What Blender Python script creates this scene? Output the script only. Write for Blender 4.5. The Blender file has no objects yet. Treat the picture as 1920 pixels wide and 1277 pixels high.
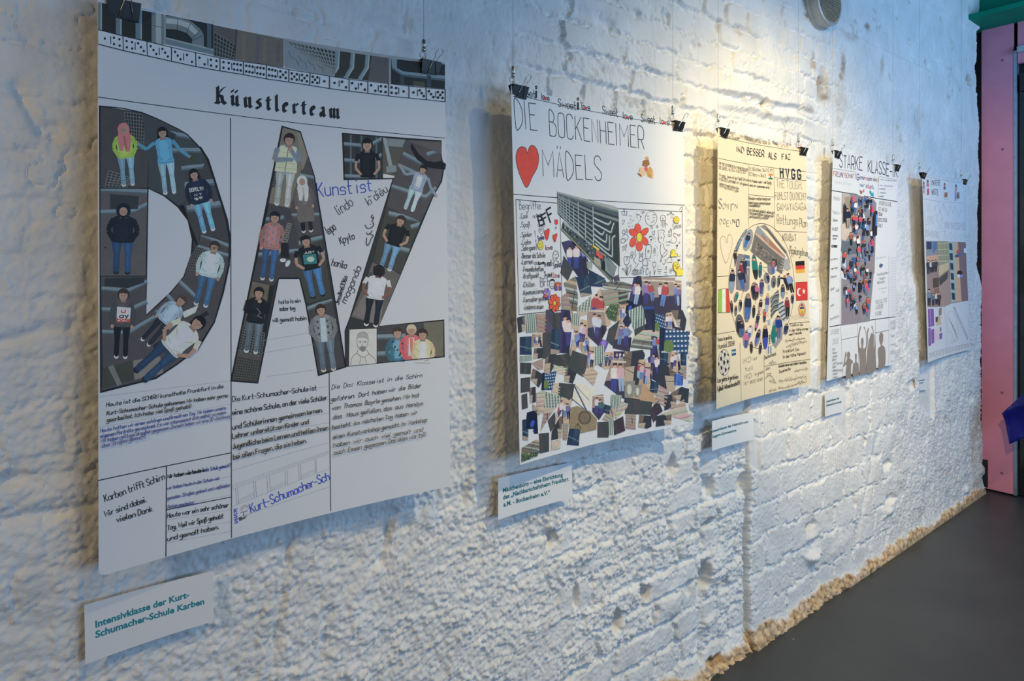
import bpy, bmesh, math, random
import numpy as np
from mathutils import Vector, Matrix

# ---------------------------------------------------------------- camera, light, exposure
C = bpy.context.scene.collection
SC = bpy.context.scene
F, CX, HOR = 1200.0, 960.0, 495.0            # focal length and horizon, pixels of the 1920x1277 frame
PHI = math.pi / 2 - math.atan(1510.0 / F)     # turn of the camera from the wall's normal
D, EYE = 1.31, 1.41                           # distance to the wall, height of the lens
RIGHT = np.array([math.cos(PHI), -math.sin(PHI), 0.0])
FWD = np.array([math.sin(PHI), math.cos(PHI), 0.0])
CAM = np.array([0.0, -D, EYE])

cam = bpy.data.cameras.new('camera')
cam.sensor_width = 36.0
cam.lens = 36.0 * F / 1920.0
cam.shift_y = (HOR - 638.5) / 1920.0
cam.clip_start = 0.02
cam_ob = bpy.data.objects.new('camera', cam)
C.objects.link(cam_ob)
cam_ob.location = CAM
cam_ob.rotation_euler = (math.pi / 2, 0, -PHI)
SC.camera = cam_ob

SC.view_settings.view_transform = 'Standard'
SC.view_settings.look = 'None'
SC.view_settings.exposure = 0.12
SC.view_settings.gamma = 1.0
SC.view_settings.use_curve_mapping = False

world = bpy.data.worlds.new('world')
SC.world = world
world.use_nodes = True
bg = world.node_tree.nodes['Background']
bg.inputs[0].default_value = (0.42, 0.50, 0.62, 1)
bg.inputs[1].default_value = 0.125


def look_at(ob, target):
    d = Vector(target) - ob.location
    ob.rotation_euler = d.to_track_quat('-Z', 'Y').to_euler()


def spot(name, loc, target, power, color, angle, blend, radius):
    l = bpy.data.lights.new(name, 'SPOT')
    l.energy = power; l.color = color; l.spot_size = math.radians(angle); l.spot_blend = blend
    l.shadow_soft_size = radius
    o = bpy.data.objects.new(name, l); C.objects.link(o)
    o.location = loc; look_at(o, target)
    return o


def area(name, loc, target, power, color, sx, sy):
    l = bpy.data.lights.new(name, 'AREA')
    l.energy = power; l.color = color; l.shape = 'RECTANGLE'; l.size = sx; l.size_y = sy
    o = bpy.data.objects.new(name, l); C.objects.link(o)
    o.location = loc; look_at(o, target)
    return o


# warm ceiling spot over the middle of the wall, cool daylight from the window side opposite the wall
spot('ceiling_spot', (2.12, -1.60, 2.95), (2.25, 0.0, 0.40), 150, (1.0, 0.80, 0.41), 90, 0.9, 0.035)
spot('added_spot_far', (3.4, -1.4, 3.2), (3.5, 0.0, 0.25), 60, (1.0, 0.68, 0.28), 58, 0.8, 0.04)  # added to warm the lower right of the wall
spot('ceiling_spot_near', (0.60, -1.3, 2.9), (0.78, 0, 0.10), 40, (1.0, 0.72, 0.30), 54, 1.0, 0.05)
spot('ceiling_spot_side', (-1.4, -1.0, 2.0), (0.10, 0, 1.0), 38, (1.0, 0.72, 0.35), 70, 0.9, 0.05)
spot('added_low_spot', (0.20, -1.50, 2.25), (3.2, 0, 1.35), 150, (1.0, 0.74, 0.34), 44, 0.6, 0.04)  # low warm light added to brighten the wall behind the posters' near edges
area('window_daylight', (1.95, -3.4, 1.25), (1.95, 0, 1.35), 45, (0.388, 0.635, 1.0), 2.6, 0.9)
area('added_blue_area', (3.9, -2.4, 2.6), (3.9, 0, 2.2), 34, (0.26, 0.563, 1.0), 0.9, 0.6)  # unseen source added to make the upper right of the wall bluer

# ---------------------------------------------------------------- geometry of the picture and back


def depth_px(P):
    d = P - CAM
    dep = d @ FWD
    return CX + F * (d @ RIGHT) / dep, HOR - F * d[..., 2] / dep, dep


def wall_pt(u, v, off=0.0):
    """Point of the plane y = -off seen at a pixel."""
    b = PHI + math.atan((u - CX) / F)
    x = (D - off) * math.tan(b)
    dep = (D - off) / math.cos(b) * math.cos(b - PHI)
    return np.array([x, -off, EYE - (v - HOR) / F * dep])


def link(name, me, parent=None):
    o = bpy.data.objects.new(name, me)
    C.objects.link(o)
    if parent is not None:
        o.parent = parent
        o.matrix_parent_inverse = parent.matrix_world.inverted() if False else Matrix()
    return o


def empty(name, loc, label, cat, group=None):
    o = bpy.data.objects.new(name, None)
    C.objects.link(o)
    o.empty_display_size = 0.02
    o.location = loc
    tag(o, label, cat, group)
    return o


def tag(o, label, cat, group=None):
    o['label'] = label
    o['category'] = cat
    if group:
        o['group'] = group
    return o


def structure(o):
    o['kind'] = 'structure'
    return o


def bm_obj(name, bm, mat, parent=None, origin=None, smooth=False):
    me = bpy.data.meshes.new(name)
    if origin is not None:
        bmesh.ops.translate(bm, verts=bm.verts, vec=-Vector(origin))
    bm.normal_update()
    bm.to_mesh(me); bm.free()
    for m in (mat if isinstance(mat, (list, tuple)) else [mat]):
        me.materials.append(m)
    if smooth:
        for p in me.polygons:
            p.use_smooth = True
    return link(name, me, parent)


def add_box(bm, lo, hi, bevel=0.0):
    r = bmesh.ops.create_cube(bm, size=1.0)
    vs = r['verts']
    lo = Vector(lo); hi = Vector(hi)
    for v in vs:
        v.co = Vector((lo[i] + (v.co[i] + 0.5) * (hi[i] - lo[i]) for i in range(3)))
    if bevel:
        es = list({e for v in vs for e in v.link_edges})
        bmesh.ops.bevel(bm, geom=es, offset=bevel, segments=2, affect='EDGES', profile=0.5)


def add_tube(bm, pts, r, n=8, cap=True):
    pts = [Vector(p) for p in pts]
    rings = []
    up = Vector((0.31, 0.77, 0.55))
    for i, p in enumerate(pts):
        t = (pts[min(i + 1, len(pts) - 1)] - pts[max(i - 1, 0)]).normalized()
        a = t.cross(up)
        if a.length < 1e-4:
            a = t.cross(Vector((1, 0, 0)))
        a.normalize(); b = t.cross(a)
        rr = r[i] if isinstance(r, (list, tuple)) else r
        rings.append([bm.verts.new(p + (a * math.cos(2 * math.pi * k / n) + b * math.sin(2 * math.pi * k / n)) * rr) for k in range(n)])
    for A, B in zip(rings, rings[1:]):
        for k in range(n):
            bm.faces.new((A[k], A[(k + 1) % n], B[(k + 1) % n], B[k]))
    if cap:
        bm.faces.new(list(reversed(rings[0]))); bm.faces.new(rings[-1])


def add_lathe(bm, prof, centre, axis, n=48):
    """Profile of (radius, height) turned about an axis through centre."""
    ax = Vector(axis).normalized()
    a = ax.orthogonal().normalized(); b = ax.cross(a)
    c = Vector(centre)
    rings = []
    for r, h in prof:
        if r < 1e-6:
            rings.append([bm.verts.new(c + ax * h)])
        else:
            rings.append([bm.verts.new(c + ax * h + (a * math.cos(2 * math.pi * k / n) + b * math.sin(2 * math.pi * k / n)) * r) for k in range(n)])
    for A, B in zip(rings, rings[1:]):
        for k in range(n):
            if len(A) == 1 and len(B) > 1:
                bm.faces.new((A[0], B[k], B[(k + 1) % n]))
            elif len(B) == 1 and len(A) > 1:
                bm.faces.new((A[k], A[(k + 1) % n], B[0]))
            elif len(A) > 1:
                bm.faces.new((A[k], A[(k + 1) % n], B[(k + 1) % n], B[k]))


# ---------------------------------------------------------------- materials
def lin(c):
    c = c / 255.0
    return c / 12.92 if c <= 0.04045 else ((c + 0.055) / 1.055) ** 2.4


def rgb(h):
    return tuple(lin(int(h[i:i + 2], 16)) for i in (0, 2, 4))


def new_mat(name):
    m = bpy.data.materials.new(name)
    m.use_nodes = True
    nt = m.node_tree
    return m, nt, nt.nodes['Principled BSDF']


def simple(name, col, rough=0.6, metal=0.0, var=0.12, scale=30.0, bump=0.0, spec=0.5):
    """A colour broken up by noise, in object coordinates."""
    m, nt, p = new_mat(name)
    tc = nt.nodes.new('ShaderNodeTexCoord')
    nz = nt.nodes.new('ShaderNodeTexNoise')
    nz.inputs['Scale'].default_value = scale; nz.inputs['Detail'].default_value = 4
    nt.links.new(tc.outputs['Object'], nz.inputs['Vector'])
    r = nt.nodes.new('ShaderNodeValToRGB')
    r.color_ramp.elements[0].position = 0.3; r.color_ramp.elements[1].position = 0.7
    r.color_ramp.elements[0].color = tuple(c * (1 - var) for c in col) + (1,)
    r.color_ramp.elements[1].color = tuple(min(1, c * (1 + var)) for c in col) + (1,)
    nt.links.new(nz.outputs['Fac'], r.inputs['Fac'])
    nt.links.new(r.outputs['Color'], p.inputs['Base Color'])
    p.inputs['Roughness'].default_value = rough
    p.inputs['Metallic'].default_value = metal
    p.inputs['Specular IOR Level'].default_value = spec
    if bump:
        b = nt.nodes.new('ShaderNodeBump')
        b.inputs['Strength'].default_value = bump; b.inputs['Distance'].default_value = 0.002
        nt.links.new(nz.outputs['Fac'], b.inputs['Height'])
        nt.links.new(b.outputs['Normal'], p.inputs['Normal'])
    return m


M_STEEL = simple('steel_wire', (0.55, 0.55, 0.52), 0.25, 1.0)
M_BLACK = simple('black_lacquer', (0.012, 0.012, 0.013), 0.42)
# ---------------------------------------------------------------- noise on arrays
def hash2(ix, iz, seed):
    n = (ix.astype(np.int64) * 374761393 + iz.astype(np.int64) * 668265263 + seed * 974634777) & 0xFFFFFFFF
    n = ((n ^ (n >> 13)) * 1274126177) & 0xFFFFFFFF
    n = ((n ^ (n >> 16)) * 2246822519) & 0xFFFFFFFF
    return ((n ^ (n >> 15)) & 0xFFFFFF) / float(0xFFFFFF)


def vnoise(x, z, seed=0):
    ix = np.floor(x); iz = np.floor(z)
    fx = x - ix; fz = z - iz
    fx = fx * fx * fx * (fx * (fx * 6 - 15) + 10); fz = fz * fz * fz * (fz * (fz * 6 - 15) + 10)
    a = hash2(ix, iz, seed); b = hash2(ix + 1, iz, seed); c = hash2(ix, iz + 1, seed); d = hash2(ix + 1, iz + 1, seed)
    return (a * (1 - fx) + b * fx) * (1 - fz) + (c * (1 - fx) + d * fx) * fz * 1.0


def fbm(x, z, f, octv, seed=0, gain=0.5, lac=2.03):
    s = np.zeros_like(x); amp = 1.0; tot = 0.0
    for o in range(octv):
        ang = 0.6 * o + seed
        xr = x * math.cos(ang) - z * math.sin(ang); zr = x * math.sin(ang) + z * math.cos(ang)
        s += amp * (vnoise(xr * f + 17.3 * o, zr * f - 9.1 * o, seed + o) - 0.5)
        tot += amp; amp *= gain; f *= lac
    return s / tot * 2.0            # about -1..1


def ridged(x, z, f, octv, seed=0):
    return 1.0 - 2.0 * np.abs(fbm(x, z, f, octv, seed))


def sstep(a, b, x):
    t = np.clip((x - a) / (b - a), 0, 1)
    return t * t * (3 - 2 * t)


def spot_mask(X, Z, u, v, ru, rv, warp=None, p=2.0):
    """Soft blob around the wall point at pixel (u, v); ru, rv are its radii in pixels."""
    c = wall_pt(u, v); a = wall_pt(u + ru, v); b = wall_pt(u, v + rv)
    rx = abs(a[0] - c[0]); rz = abs(b[2] - c[2])
    q = ((X - c[0]) / rx) ** 2 + ((Z - c[2]) / rz) ** 2
    if warp is not None:
        q = q * (1 + 0.9 * warp)
    return np.exp(-np.clip(q, 0, 40) ** (p / 2) * 1.2)


CORNER = 4.80


def brick_field(X, Z, row, wid, seed, warp, joint, stretch=0.0):
    """Height of single stones (per-stone offset) and how deep in a joint each point lies."""
    zr = Z / row + 0.10 * fbm(X, Z, 1.7, 2, seed + 3) + warp * 0.16
    r = np.floor(zr); fz = zr - r
    w = wid * np.where(hash2(r, r * 0 + 3, seed + 9) < stretch, 2.0, 1.0)
    xc = X / w + hash2(r, r * 0 + 7, seed) * 1.0 + 0.10 * fbm(X, Z, 3.0, 2, seed + 5) + warp * 0.10
    k = np.floor(xc); fx = xc - k
    ez = np.minimum(fz, 1 - fz) * row
    ex = np.minimum(fx, 1 - fx) * w
    e = np.minimum(ex, ez)
    j = 1 - sstep(joint * 0.45, joint * 0.85, e + 0.0022 * fbm(X, Z, 70.0, 2, seed + 8))
    h1 = hash2(k, r, seed + 21); h2 = hash2(k, r, seed + 33)
    return h1, h2, j, e, k, r


def build_wall():
    def axis(a, b, fn):
        out = [a]
        while out[-1] < b:
            out.append(out[-1] + fn(out[-1]))
        out[-1] = b
        return np.array(out)
    xs = axis(-1.60, CORNER, lambda x: 0.0090 if x < -0.12 else 0.0028 if x < 1.0 else 0.0028 + (x - 1.0) * 0.00085)
    zs = axis(-0.02, 3.9, lambda z: 0.0036 if z < 2.1 else 0.0036 + (z - 2.1) * 0.010)
    X, Z = np.meshgrid(xs, zs)
    # broad unevenness and plaster
    h = 0.010 * fbm(X, Z, 0.9, 2, 1) + 0.007 * fbm(X, Z, 4.0, 3, 2)
    wp = fbm(X, Z, 28.0, 3, 11)
    rough = 0.30 + 0.70 * sstep(1.15, 0.55, Z + 0.25 * fbm(X, Z, 2.5, 2, 5))
    rough = np.where(X > 2.2, rough * 0.55, rough)
    rough *= 1 - 0.65 * sstep(2.5, 3.3, X) * sstep(1.2, 1.5, Z)
    lump = fbm(X * 0.8, Z * 1.25, 30.0, 4, 7, 0.58)
    fine = rough * 0.0048 * np.sign(lump) * np.abs(lump) ** 0.85
    crumbs = np.clip(fbm(X, Z, 62.0, 3, 19, 0.6) - 0.12, 0, 1)
    fine += rough * 0.0075 * crumbs
    grain = np.clip(fbm(X, Z, 105.0, 2, 31, 0.7) - 0.05, 0, 1)
    fine += 0.0095 * grain * (0.25 + 0.75 * rough) + 0.0028 * fbm(X, Z, 150.0, 2, 23) * (0.35 + rough)
    fine += 0.0022 * fbm(X, Z, 48.0, 3, 37, 0.6)
    cr = np.abs(fbm(X, Z, 5.5, 4, 39, 0.55))
    h -= 0.0045 * (1 - sstep(0.004, 0.016, cr)) * sstep(0.0, 0.25, fbm(X, Z, 2.2, 2, 38))
    # long trowel marks on the left half
    h += 0.0030 * sstep(1.2, 0.2, X) * fbm(X * 0.5 - Z * 0.2, Z * 1.6 + X * 0.45, 16.0, 3, 29)

    # headers and stretchers in the middle
    h1, h2, j, e, k, r = brick_field(X, Z, 0.084, 0.132, 40, wp, 0.013, 0.3)
    mid = sstep(0.95, 1.30, X + 0.10 * fbm(X, Z, 3, 2, 41)) * (1 - sstep(2.55, 3.1, X + 0.25 * fbm(X, Z, 2, 2, 43)))
    mid = mid * np.where(Z > 1.35, 1.0, 1 - sstep(2.10, 2.16, X)) * (0.85 + 0.15 * sstep(1.3, 1.8, Z))
    mid += 0.20 * (1 - sstep(0.7, 1.2, X))
    filled = sstep(-0.15, 0.45, fbm(X, Z, 4.2, 2, 47))
    jt = j * (1 - 0.75 * filled) * (0.55 + 0.6 * vnoise(X * 40, Z * 40, 49))
    h += mid * (0.0095 * (h1 - 0.5) * (1 - j) - 0.0150 * jt + 0.009 * j * fbm(X, Z, 75, 3, 51, 0.65))
    h += mid * np.where(h2 > 0.62, (Z - (r + 0.5) * 0.084) * (h1 - 0.5) * 0.16, 0) * (1 - j)
    # flat faces of the stones lose the plaster's roughness
    flat = np.clip(mid, 0, 1) * (1 - j) * (h2 < 0.70) * sstep(-0.35, 0.05, fbm(X, Z, 6.0, 3, 57))
    # hollow blocks with ribs at the lower right
    h1b, h2b, jb, eb, kb, rb = brick_field(X, Z, 0.125, 0.185, 70, wp, 0.012)
    low = sstep(2.15, 2.19, X) * (1 - sstep(3.2, 3.45, X + 0.2 * fbm(X, Z, 3, 2, 71))) * (1 - sstep(1.25, 1.5, Z))
    ribs = np.sin(X * 2 * math.pi / 0.0165) * (h2b > 0.30) * (1 - jb)
    h += low * (0.006 * (h1b - 0.5) - 0.010 * jb * vnoise(X * 30, Z * 30, 77) + 0.0018 * ribs + 0.005 * jb * fbm(X, Z, 45, 3, 73))
    h += 0.014 * sstep(2.142, 2.152, X + 0.004 * wp) * (1 - sstep(1.25, 1.4, Z))
    h -= 0.030 * np.exp(-((X - 2.140 - 0.0015 * wp) / 0.0075) ** 4) * (1 - sstep(0.95, 1.1, Z))
    flat = np.maximum(flat, low * (1 - jb) * 0.75)
    calm = 1 - 0.50 * sstep(1.1, 1.45, Z + 0.12 * fbm(X, Z, 3, 2, 59)) * (1 - sstep(0.95, 1.25, X))
    h += fine * (1 - 0.82 * flat) * calm
    # trowelled plaster with slanting strokes by the far corner
    far = sstep(3.2, 3.5, X) * (1 - sstep(1.2, 1.5, Z))
    h += far * 0.006 * ridged(X * 0.9 + Z * 0.5, Z * 0.5 - X * 0.4, 11.0, 3, 81)
    # ledge line at the upper right, pitted band above it, plaster edge near the top
    a = wall_pt(1560, 48); b = wall_pt(1812, 166)
    zl = a[2] + (b[2] - a[2]) * (X - a[0]) / (b[0] - a[0])
    on = sstep(a[0] - 0.1, a[0] + 0.1, X)
    h += on * 0.007 * (1 - sstep(-0.006, 0.004, Z - zl))
    band = on * sstep(0.0, 0.03, Z - zl) * (1 - sstep(0.22, 0.30, Z - zl))
    h -= band * 0.012 * np.clip(fbm(X, Z, 17, 3, 83) - 0.05, 0, 1)
    a2 = wall_pt(1729, 0); b2 = wall_pt(1806, 43)
    zl2 = a2[2] + (b2[2] - a2[2]) * (X - a2[0]) / (b2[0] - a2[0])
    h += sstep(a2[0] - 0.3, a2[0], X) * 0.016 * sstep(-0.004, 0.004, Z - zl2)
    # overhanging ledge above the cream poster
    a3 = wall_pt(1345, 166); b3 = wall_pt(1525, 204)
    zl3 = a3[2] + (b3[2] - a3[2]) * (X - a3[0]) / (b3[0] - a3[0]) + 0.018 * fbm(X, Z * 0, 9, 2, 85)
    win = sstep(a3[0] - 0.06, a3[0] + 0.05, X) * (1 - sstep(b3[0] - 0.15, b3[0] + 0.1, X))
    h += win * 0.020 * sstep(-0.012, 0.004, Z - zl3) * (1 - sstep(0.10, 0.22, Z - zl3))
    h += win * 0.016 * (1 - sstep(0.0, 0.03, zl3 - Z - 0.045)) * sstep(0.03, 0.05, zl3 - Z)
    # long dents and cracks
    for (u0, v0, u1, v1, w, dep) in [
            (0, 640, 180, 600, 0.010, 0.007), (0, 905, 190, 885, 0.008, 0.008), (0, 980, 180, 950, 0.008, 0.009),
            (30, 165, 75, 245, 0.010, 0.008), (0, 900, 40, 890, 0.012, 0.006),
            (503, 1277, 545, 990, 0.010, 0.010), (600, 1260, 615, 1150, 0.012, 0.012), (715, 1050, 735, 960, 0.013, 0.014),
            (865, 960, 880, 890, 0.012, 0.010), (905, 250, 960, 90, 0.012, 0.006), (700, 10, 760, 40, 0.016, 0.008),
            (1300, 520, 1330, 760, 0.018, 0.012), (1318, 860, 1312, 1230, 0.014, 0.016), (1600, 1010, 1640, 800, 0.02, 0.010),
            (1090, 20, 1140, 45, 0.02, 0.012), (1105, 95, 1130, 128, 0.012, 0.012)]:
        p = wall_pt(u0, v0); q = wall_pt(u1, v1)
        dx, dz = q[0] - p[0], q[2] - p[2]
        L2 = dx * dx + dz * dz
        t = np.clip(((X - p[0]) * dx + (Z - p[2]) * dz) / L2, 0, 1)
        dist = np.sqrt((X - p[0] - t * dx) ** 2 + (Z - p[2] - t * dz) ** 2) + 0.006 * wp
        h -= dep * np.exp(-((dist + 0.005 * fbm(X, Z, 60, 2, 87)) / w) ** 2) * (0.35 + 1.0 * vnoise(X * 26, Z * 26, 88))
    # single holes and lumps
    for (u, v, ru, rv, dep) in [
            (1330, 980, 9, 8, -0.030), (1262, 875, 8, 16, -0.022), (1209, 957, 6, 10, -0.020), (1155, 1165, 8, 20, -0.030),
            (1212, 1115, 7, 13, -0.026), (1035, 1005, 8, 14, -0.020), (1080, 1120, 6, 22, -0.016), (1340, 1060, 16, 26, 0.018),
            (1322, 1075, 7, 26, -0.028), (1355, 1100, 7, 14, -0.024), (1330, 1165, 16, 12, 0.016), (1340, 1235, 9, 9, -0.035),
            (1326, 1240, 8, 8, -0.02), (1517, 985, 8, 8, -0.024), (1516, 1003, 9, 7, 0.018), (1516, 1040, 13, 9, 0.034),
            (1390, 910, 8, 20, -0.016), (1330, 915, 10, 18, -0.018), (1290, 1105, 6, 14, -0.014),
            (1432, 192, 5, 8, -0.030), (1446, 195, 9, 10, 0.014), (1660, 935, 8, 10, -0.02), (1655, 955, 7, 9, 0.02),
            (1656, 870, 6, 9, -0.018), (1543, 165, 9, 26, -0.012), (1537, 150, 6, 8, -0.014), (1707, 78, 4, 5, -0.016),
            (1740, 120, 5, 7, -0.012), (1762, 112, 6, 7, -0.010), (1817, 150, 5, 8, -0.02), (1600, 24, 9, 22, -0.010),
            (1718, 218, 9, 22, -0.005), (1195, 25, 9, 10, -0.012), (1246, 30, 6, 16, -0.014), (1300, 85, 6, 9, -0.010),
            (1310, 745, 12, 22, -0.014), (1298, 660, 10, 40, 0.012), (1310, 560, 9, 30, 0.010), (1545, 700, 10, 14, 0.014),
            (1700, 720, 8, 10, -0.014), (1810, 745, 6, 9, -0.012), (1800, 915, 5, 8, 0.02), (1828, 880, 6, 10, 0.016),
            (735, 985, 14, 20, 0.010), (800, 970, 16, 18, 0.008), (1180, 970, 20, 16, 0.010), (1100, 1030, 24, 20, 0.010),
            (95, 245, 26, 16, -0.006), (1570, 1020, 14, 20, 0.008), (1260, 1130, 16, 24, 0.010)]:
        h += dep * (2.0 if dep < -0.015 else 1.0) * spot_mask(X, Z, u, v, ru, rv, wp, 4.5 if dep < 0 else 2.4)
    # the plaster is knocked flat where the caption cards are stuck on
    for (u0, v0, u1, v1) in ((158, 1103, 401, 1205), (934, 882, 1074, 954), (1335, 782, 1414, 835), (1546, 734, 1582, 777), (1715, 706, 1740, 733)):
        a = wall_pt(u0, v0); b = wall_pt(u1, v1)
        zc = a[2] + (b[2] - a[2]) * (X - a[0]) / (b[0] - a[0])
        hh = abs(wall_pt(u0, (v0 + v1) / 2 - 60)[2] - wall_pt(u0, (v0 + v1) / 2 + 60)[2]) * 0.42
        mk = sstep(a[0] - .03, a[0], X) * (1 - sstep(b[0], b[0] + .03, X)) * (1 - sstep(hh * .9, hh * 1.3, np.abs(Z - zc)))
        h = np.where(mk > 0, np.minimum(h, 0.010 * mk + (1 - mk) * 0.045 + 0.002 * wp), h)
    # rubble of bare mortar along the floor
    basez = 0.050 + 0.035 * fbm(X, Z * 0, 5.0, 3, 91) + 0.02 * wp
    base = 1 - sstep(-0.006, 0.006, Z - basez)
    h += base * (0.006 + 0.007 * fbm(X, Z, 55, 4, 93)) + 0.026 * np.exp(-(np.maximum(Z, 0) / 0.032) ** 1.5)
    # crumbling end at the far corner
    h -= 0.10 * sstep(CORNER - 0.10, CORNER + 0.02, X + 0.03 * fbm(X, Z, 9, 3, 95))
    h = np.clip(h, -0.10, 0.045)

    # bare or stained spots: paint missing, its own outline
    st = np.zeros_like(h)
    for (u, v, ru, rv, s) in [
            (1543, 163, 11, 28, .9), (1548, 178, 9, 12, .9), (1578, 120, 4, 22, .9), (1575, 143, 4, 7, 1.0), (1525, 112, 3, 20, .6),
            (1625, 50, 6, 6, 1.0), (1518, 205, 9, 7, .6), (1575, 190, 10, 40, .35), (1573, 225, 7, 16, .4), (1653, 125, 3, 18, .5),
            (1720, 225, 9, 26, .30), (1350, 40, 6, 8, .5), (1383, 60, 12, 6, .4), (1705, 77, 4, 5, .8), (1738, 118, 4, 6, .8),
            (1818, 150, 5, 9, .8), (1430, 192, 5, 9, .8), (1435, 210, 8, 9, .5), (1312, 83, 4, 4, .7), (540, 1010, 6, 45, .35),
            (728, 985, 6, 24, .25), (875, 920, 5, 26, .35), (1335, 1240, 8, 10, .7), (1322, 1075, 5, 16, .5), (1330, 980, 6, 5, .9),
            (1818, 905, 6, 12, .5), (1830, 860, 4, 40, .5), (1590, 70, 12, 10, .3), (1810, 960, 14, 20, .5), (1030, 205, 3, 5, .4)]:
        st = np.maximum(st, s * spot_mask(X, Z, u, v, ru, rv, wp, 3.0))
    st = np.maximum(st, 0.42 * sstep(0.40, 0.55, fbm(X, Z, 7.0, 4, 97)) * sstep(0.15, 0.4, fbm(X, Z, 36, 3, 98)) * sstep(1.0, 1.6, X))
    st *= 0.6 + 0.5 * vnoise(X * 55, Z * 55, 99)
    base_c = base * (0.75 + 0.25 * vnoise(X * 30, Z * 30, 96))

    nz, nx = X.shape
    co = np.stack([X, -h, Z], -1).reshape(-1, 3).astype(np.float32)
    idx = np.arange(nz * nx).reshape(nz, nx)
    q = np.stack([idx[:-1, :-1], idx[:-1, 1:], idx[1:, 1:], idx[1:, :-1]], -1).reshape(-1, 4)
    me = bpy.data.meshes.new('wall_back')
    me.vertices.add(len(co)); me.vertices.foreach_set('co', co.ravel())
    me.loops.add(q.size); me.loops.foreach_set('vertex_index', q.ravel().astype(np.int32))
    me.polygons.add(len(q)); me.polygons.foreach_set('loop_start', np.arange(0, q.size, 4, dtype=np.int32))
    me.polygons.foreach_set('use_smooth', np.ones(len(q), dtype=bool))
    me.update(calc_edges=True)
    for nm, arr in (('stain', st), ('rubble', base_c)):
        at = me.attributes.new(nm, 'FLOAT', 'POINT')
        at.data.foreach_set('value', np.clip(arr, 0, 1).reshape(-1).astype(np.float32))

    m, nt, p = new_mat('painted_rubble_wall')
    N = nt.nodes.new; L = nt.links.new
    tc = N('ShaderNodeTexCoord')
    n1 = N('ShaderNodeTexNoise'); n1.inputs['Scale'].default_value = 9; n1.inputs['Detail'].default_value = 6
    n2 = N('ShaderNodeTexNoise'); n2.inputs['Scale'].default_value = 210; n2.inputs['Detail'].default_value = 5; n2.inputs['Roughness'].default_value = 0.65
    n3 = N('ShaderNodeTexNoise'); n3.inputs['Scale'].default_value = 46; n3.inputs['Detail'].default_value = 5
    for n in (n1, n2, n3):
        L(tc.outputs['Object'], n.inputs['Vector'])
    paint = N('ShaderNodeValToRGB')
    paint.color_ramp.elements[0].color = (0.70, 0.69, 0.66, 1); paint.color_ramp.elements[0].position = 0.25
    paint.color_ramp.elements[1].color = (0.84, 0.835, 0.82, 1); paint.color_ramp.elements[1].position = 0.75
    L(n1.outputs['Fac'], paint.inputs['Fac'])
    dirt = N('ShaderNodeValToRGB')
    dirt.color_ramp.elements[0].color = (0.16, 0.12, 0.08, 1); dirt.color_ramp.elements[0].position = 0.35
    dirt.color_ramp.elements[1].color = (0.50, 0.34, 0.19, 1); dirt.color_ramp.elements[1].position = 0.65
    L(n3.outputs['Fac'], dirt.inputs['Fac'])
    sand = N('ShaderNodeValToRGB')
    sand.color_ramp.elements[0].color = (0.30, 0.14, 0.05, 1); sand.color_ramp.elements[0].position = 0.34
    sand.color_ramp.elements[1].color = (0.74, 0.52, 0.27, 1); sand.color_ramp.elements[1].position = 0.60
    L(n3.outputs['Fac'], sand.inputs['Fac'])
    a1 = N('ShaderNodeAttribute'); a1.attribute_name = 'stain'
    a2 = N('ShaderNodeAttribute'); a2.attribute_name = 'rubble'
    m1 = N('ShaderNodeMix'); m1.data_type = 'RGBA'
    L(a1.outputs['Fac'], m1.inputs['Factor']); L(paint.outputs['Color'], m1.inputs['A']); L(dirt.outputs['Color'], m1.inputs['B'])
    m2 = N('ShaderNodeMix'); m2.data_type = 'RGBA'
    L(a2.outputs['Fac'], m2.inputs['Factor']); L(m1.outputs['Result'], m2.inputs['A']); L(sand.outputs['Color'], m2.inputs['B'])
    L(m2.outputs['Result'], p.inputs['Base Color'])
    p.inputs['Roughness'].default_value = 0.72
    p.inputs['Specular IOR Level'].default_value = 0.25
    b1 = N('ShaderNodeBump'); b1.inputs['Strength'].default_value = 0.25; b1.inputs['Distance'].default_value = 0.004
    L(n3.outputs['Fac'], b1.inputs['Height'])
    b2 = N('ShaderNodeBump'); b2.inputs['Strength'].default_value = 0.55; b2.inputs['Distance'].default_value = 0.0022
    L(n2.outputs['Fac'], b2.inputs['Height']); L(b1.outputs['Normal'], b2.inputs['Normal'])
    L(b2.outputs['Normal'], p.inputs['Normal'])
    me.materials.append(m)
    return structure(link('wall_back', me))


build_wall()

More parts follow.
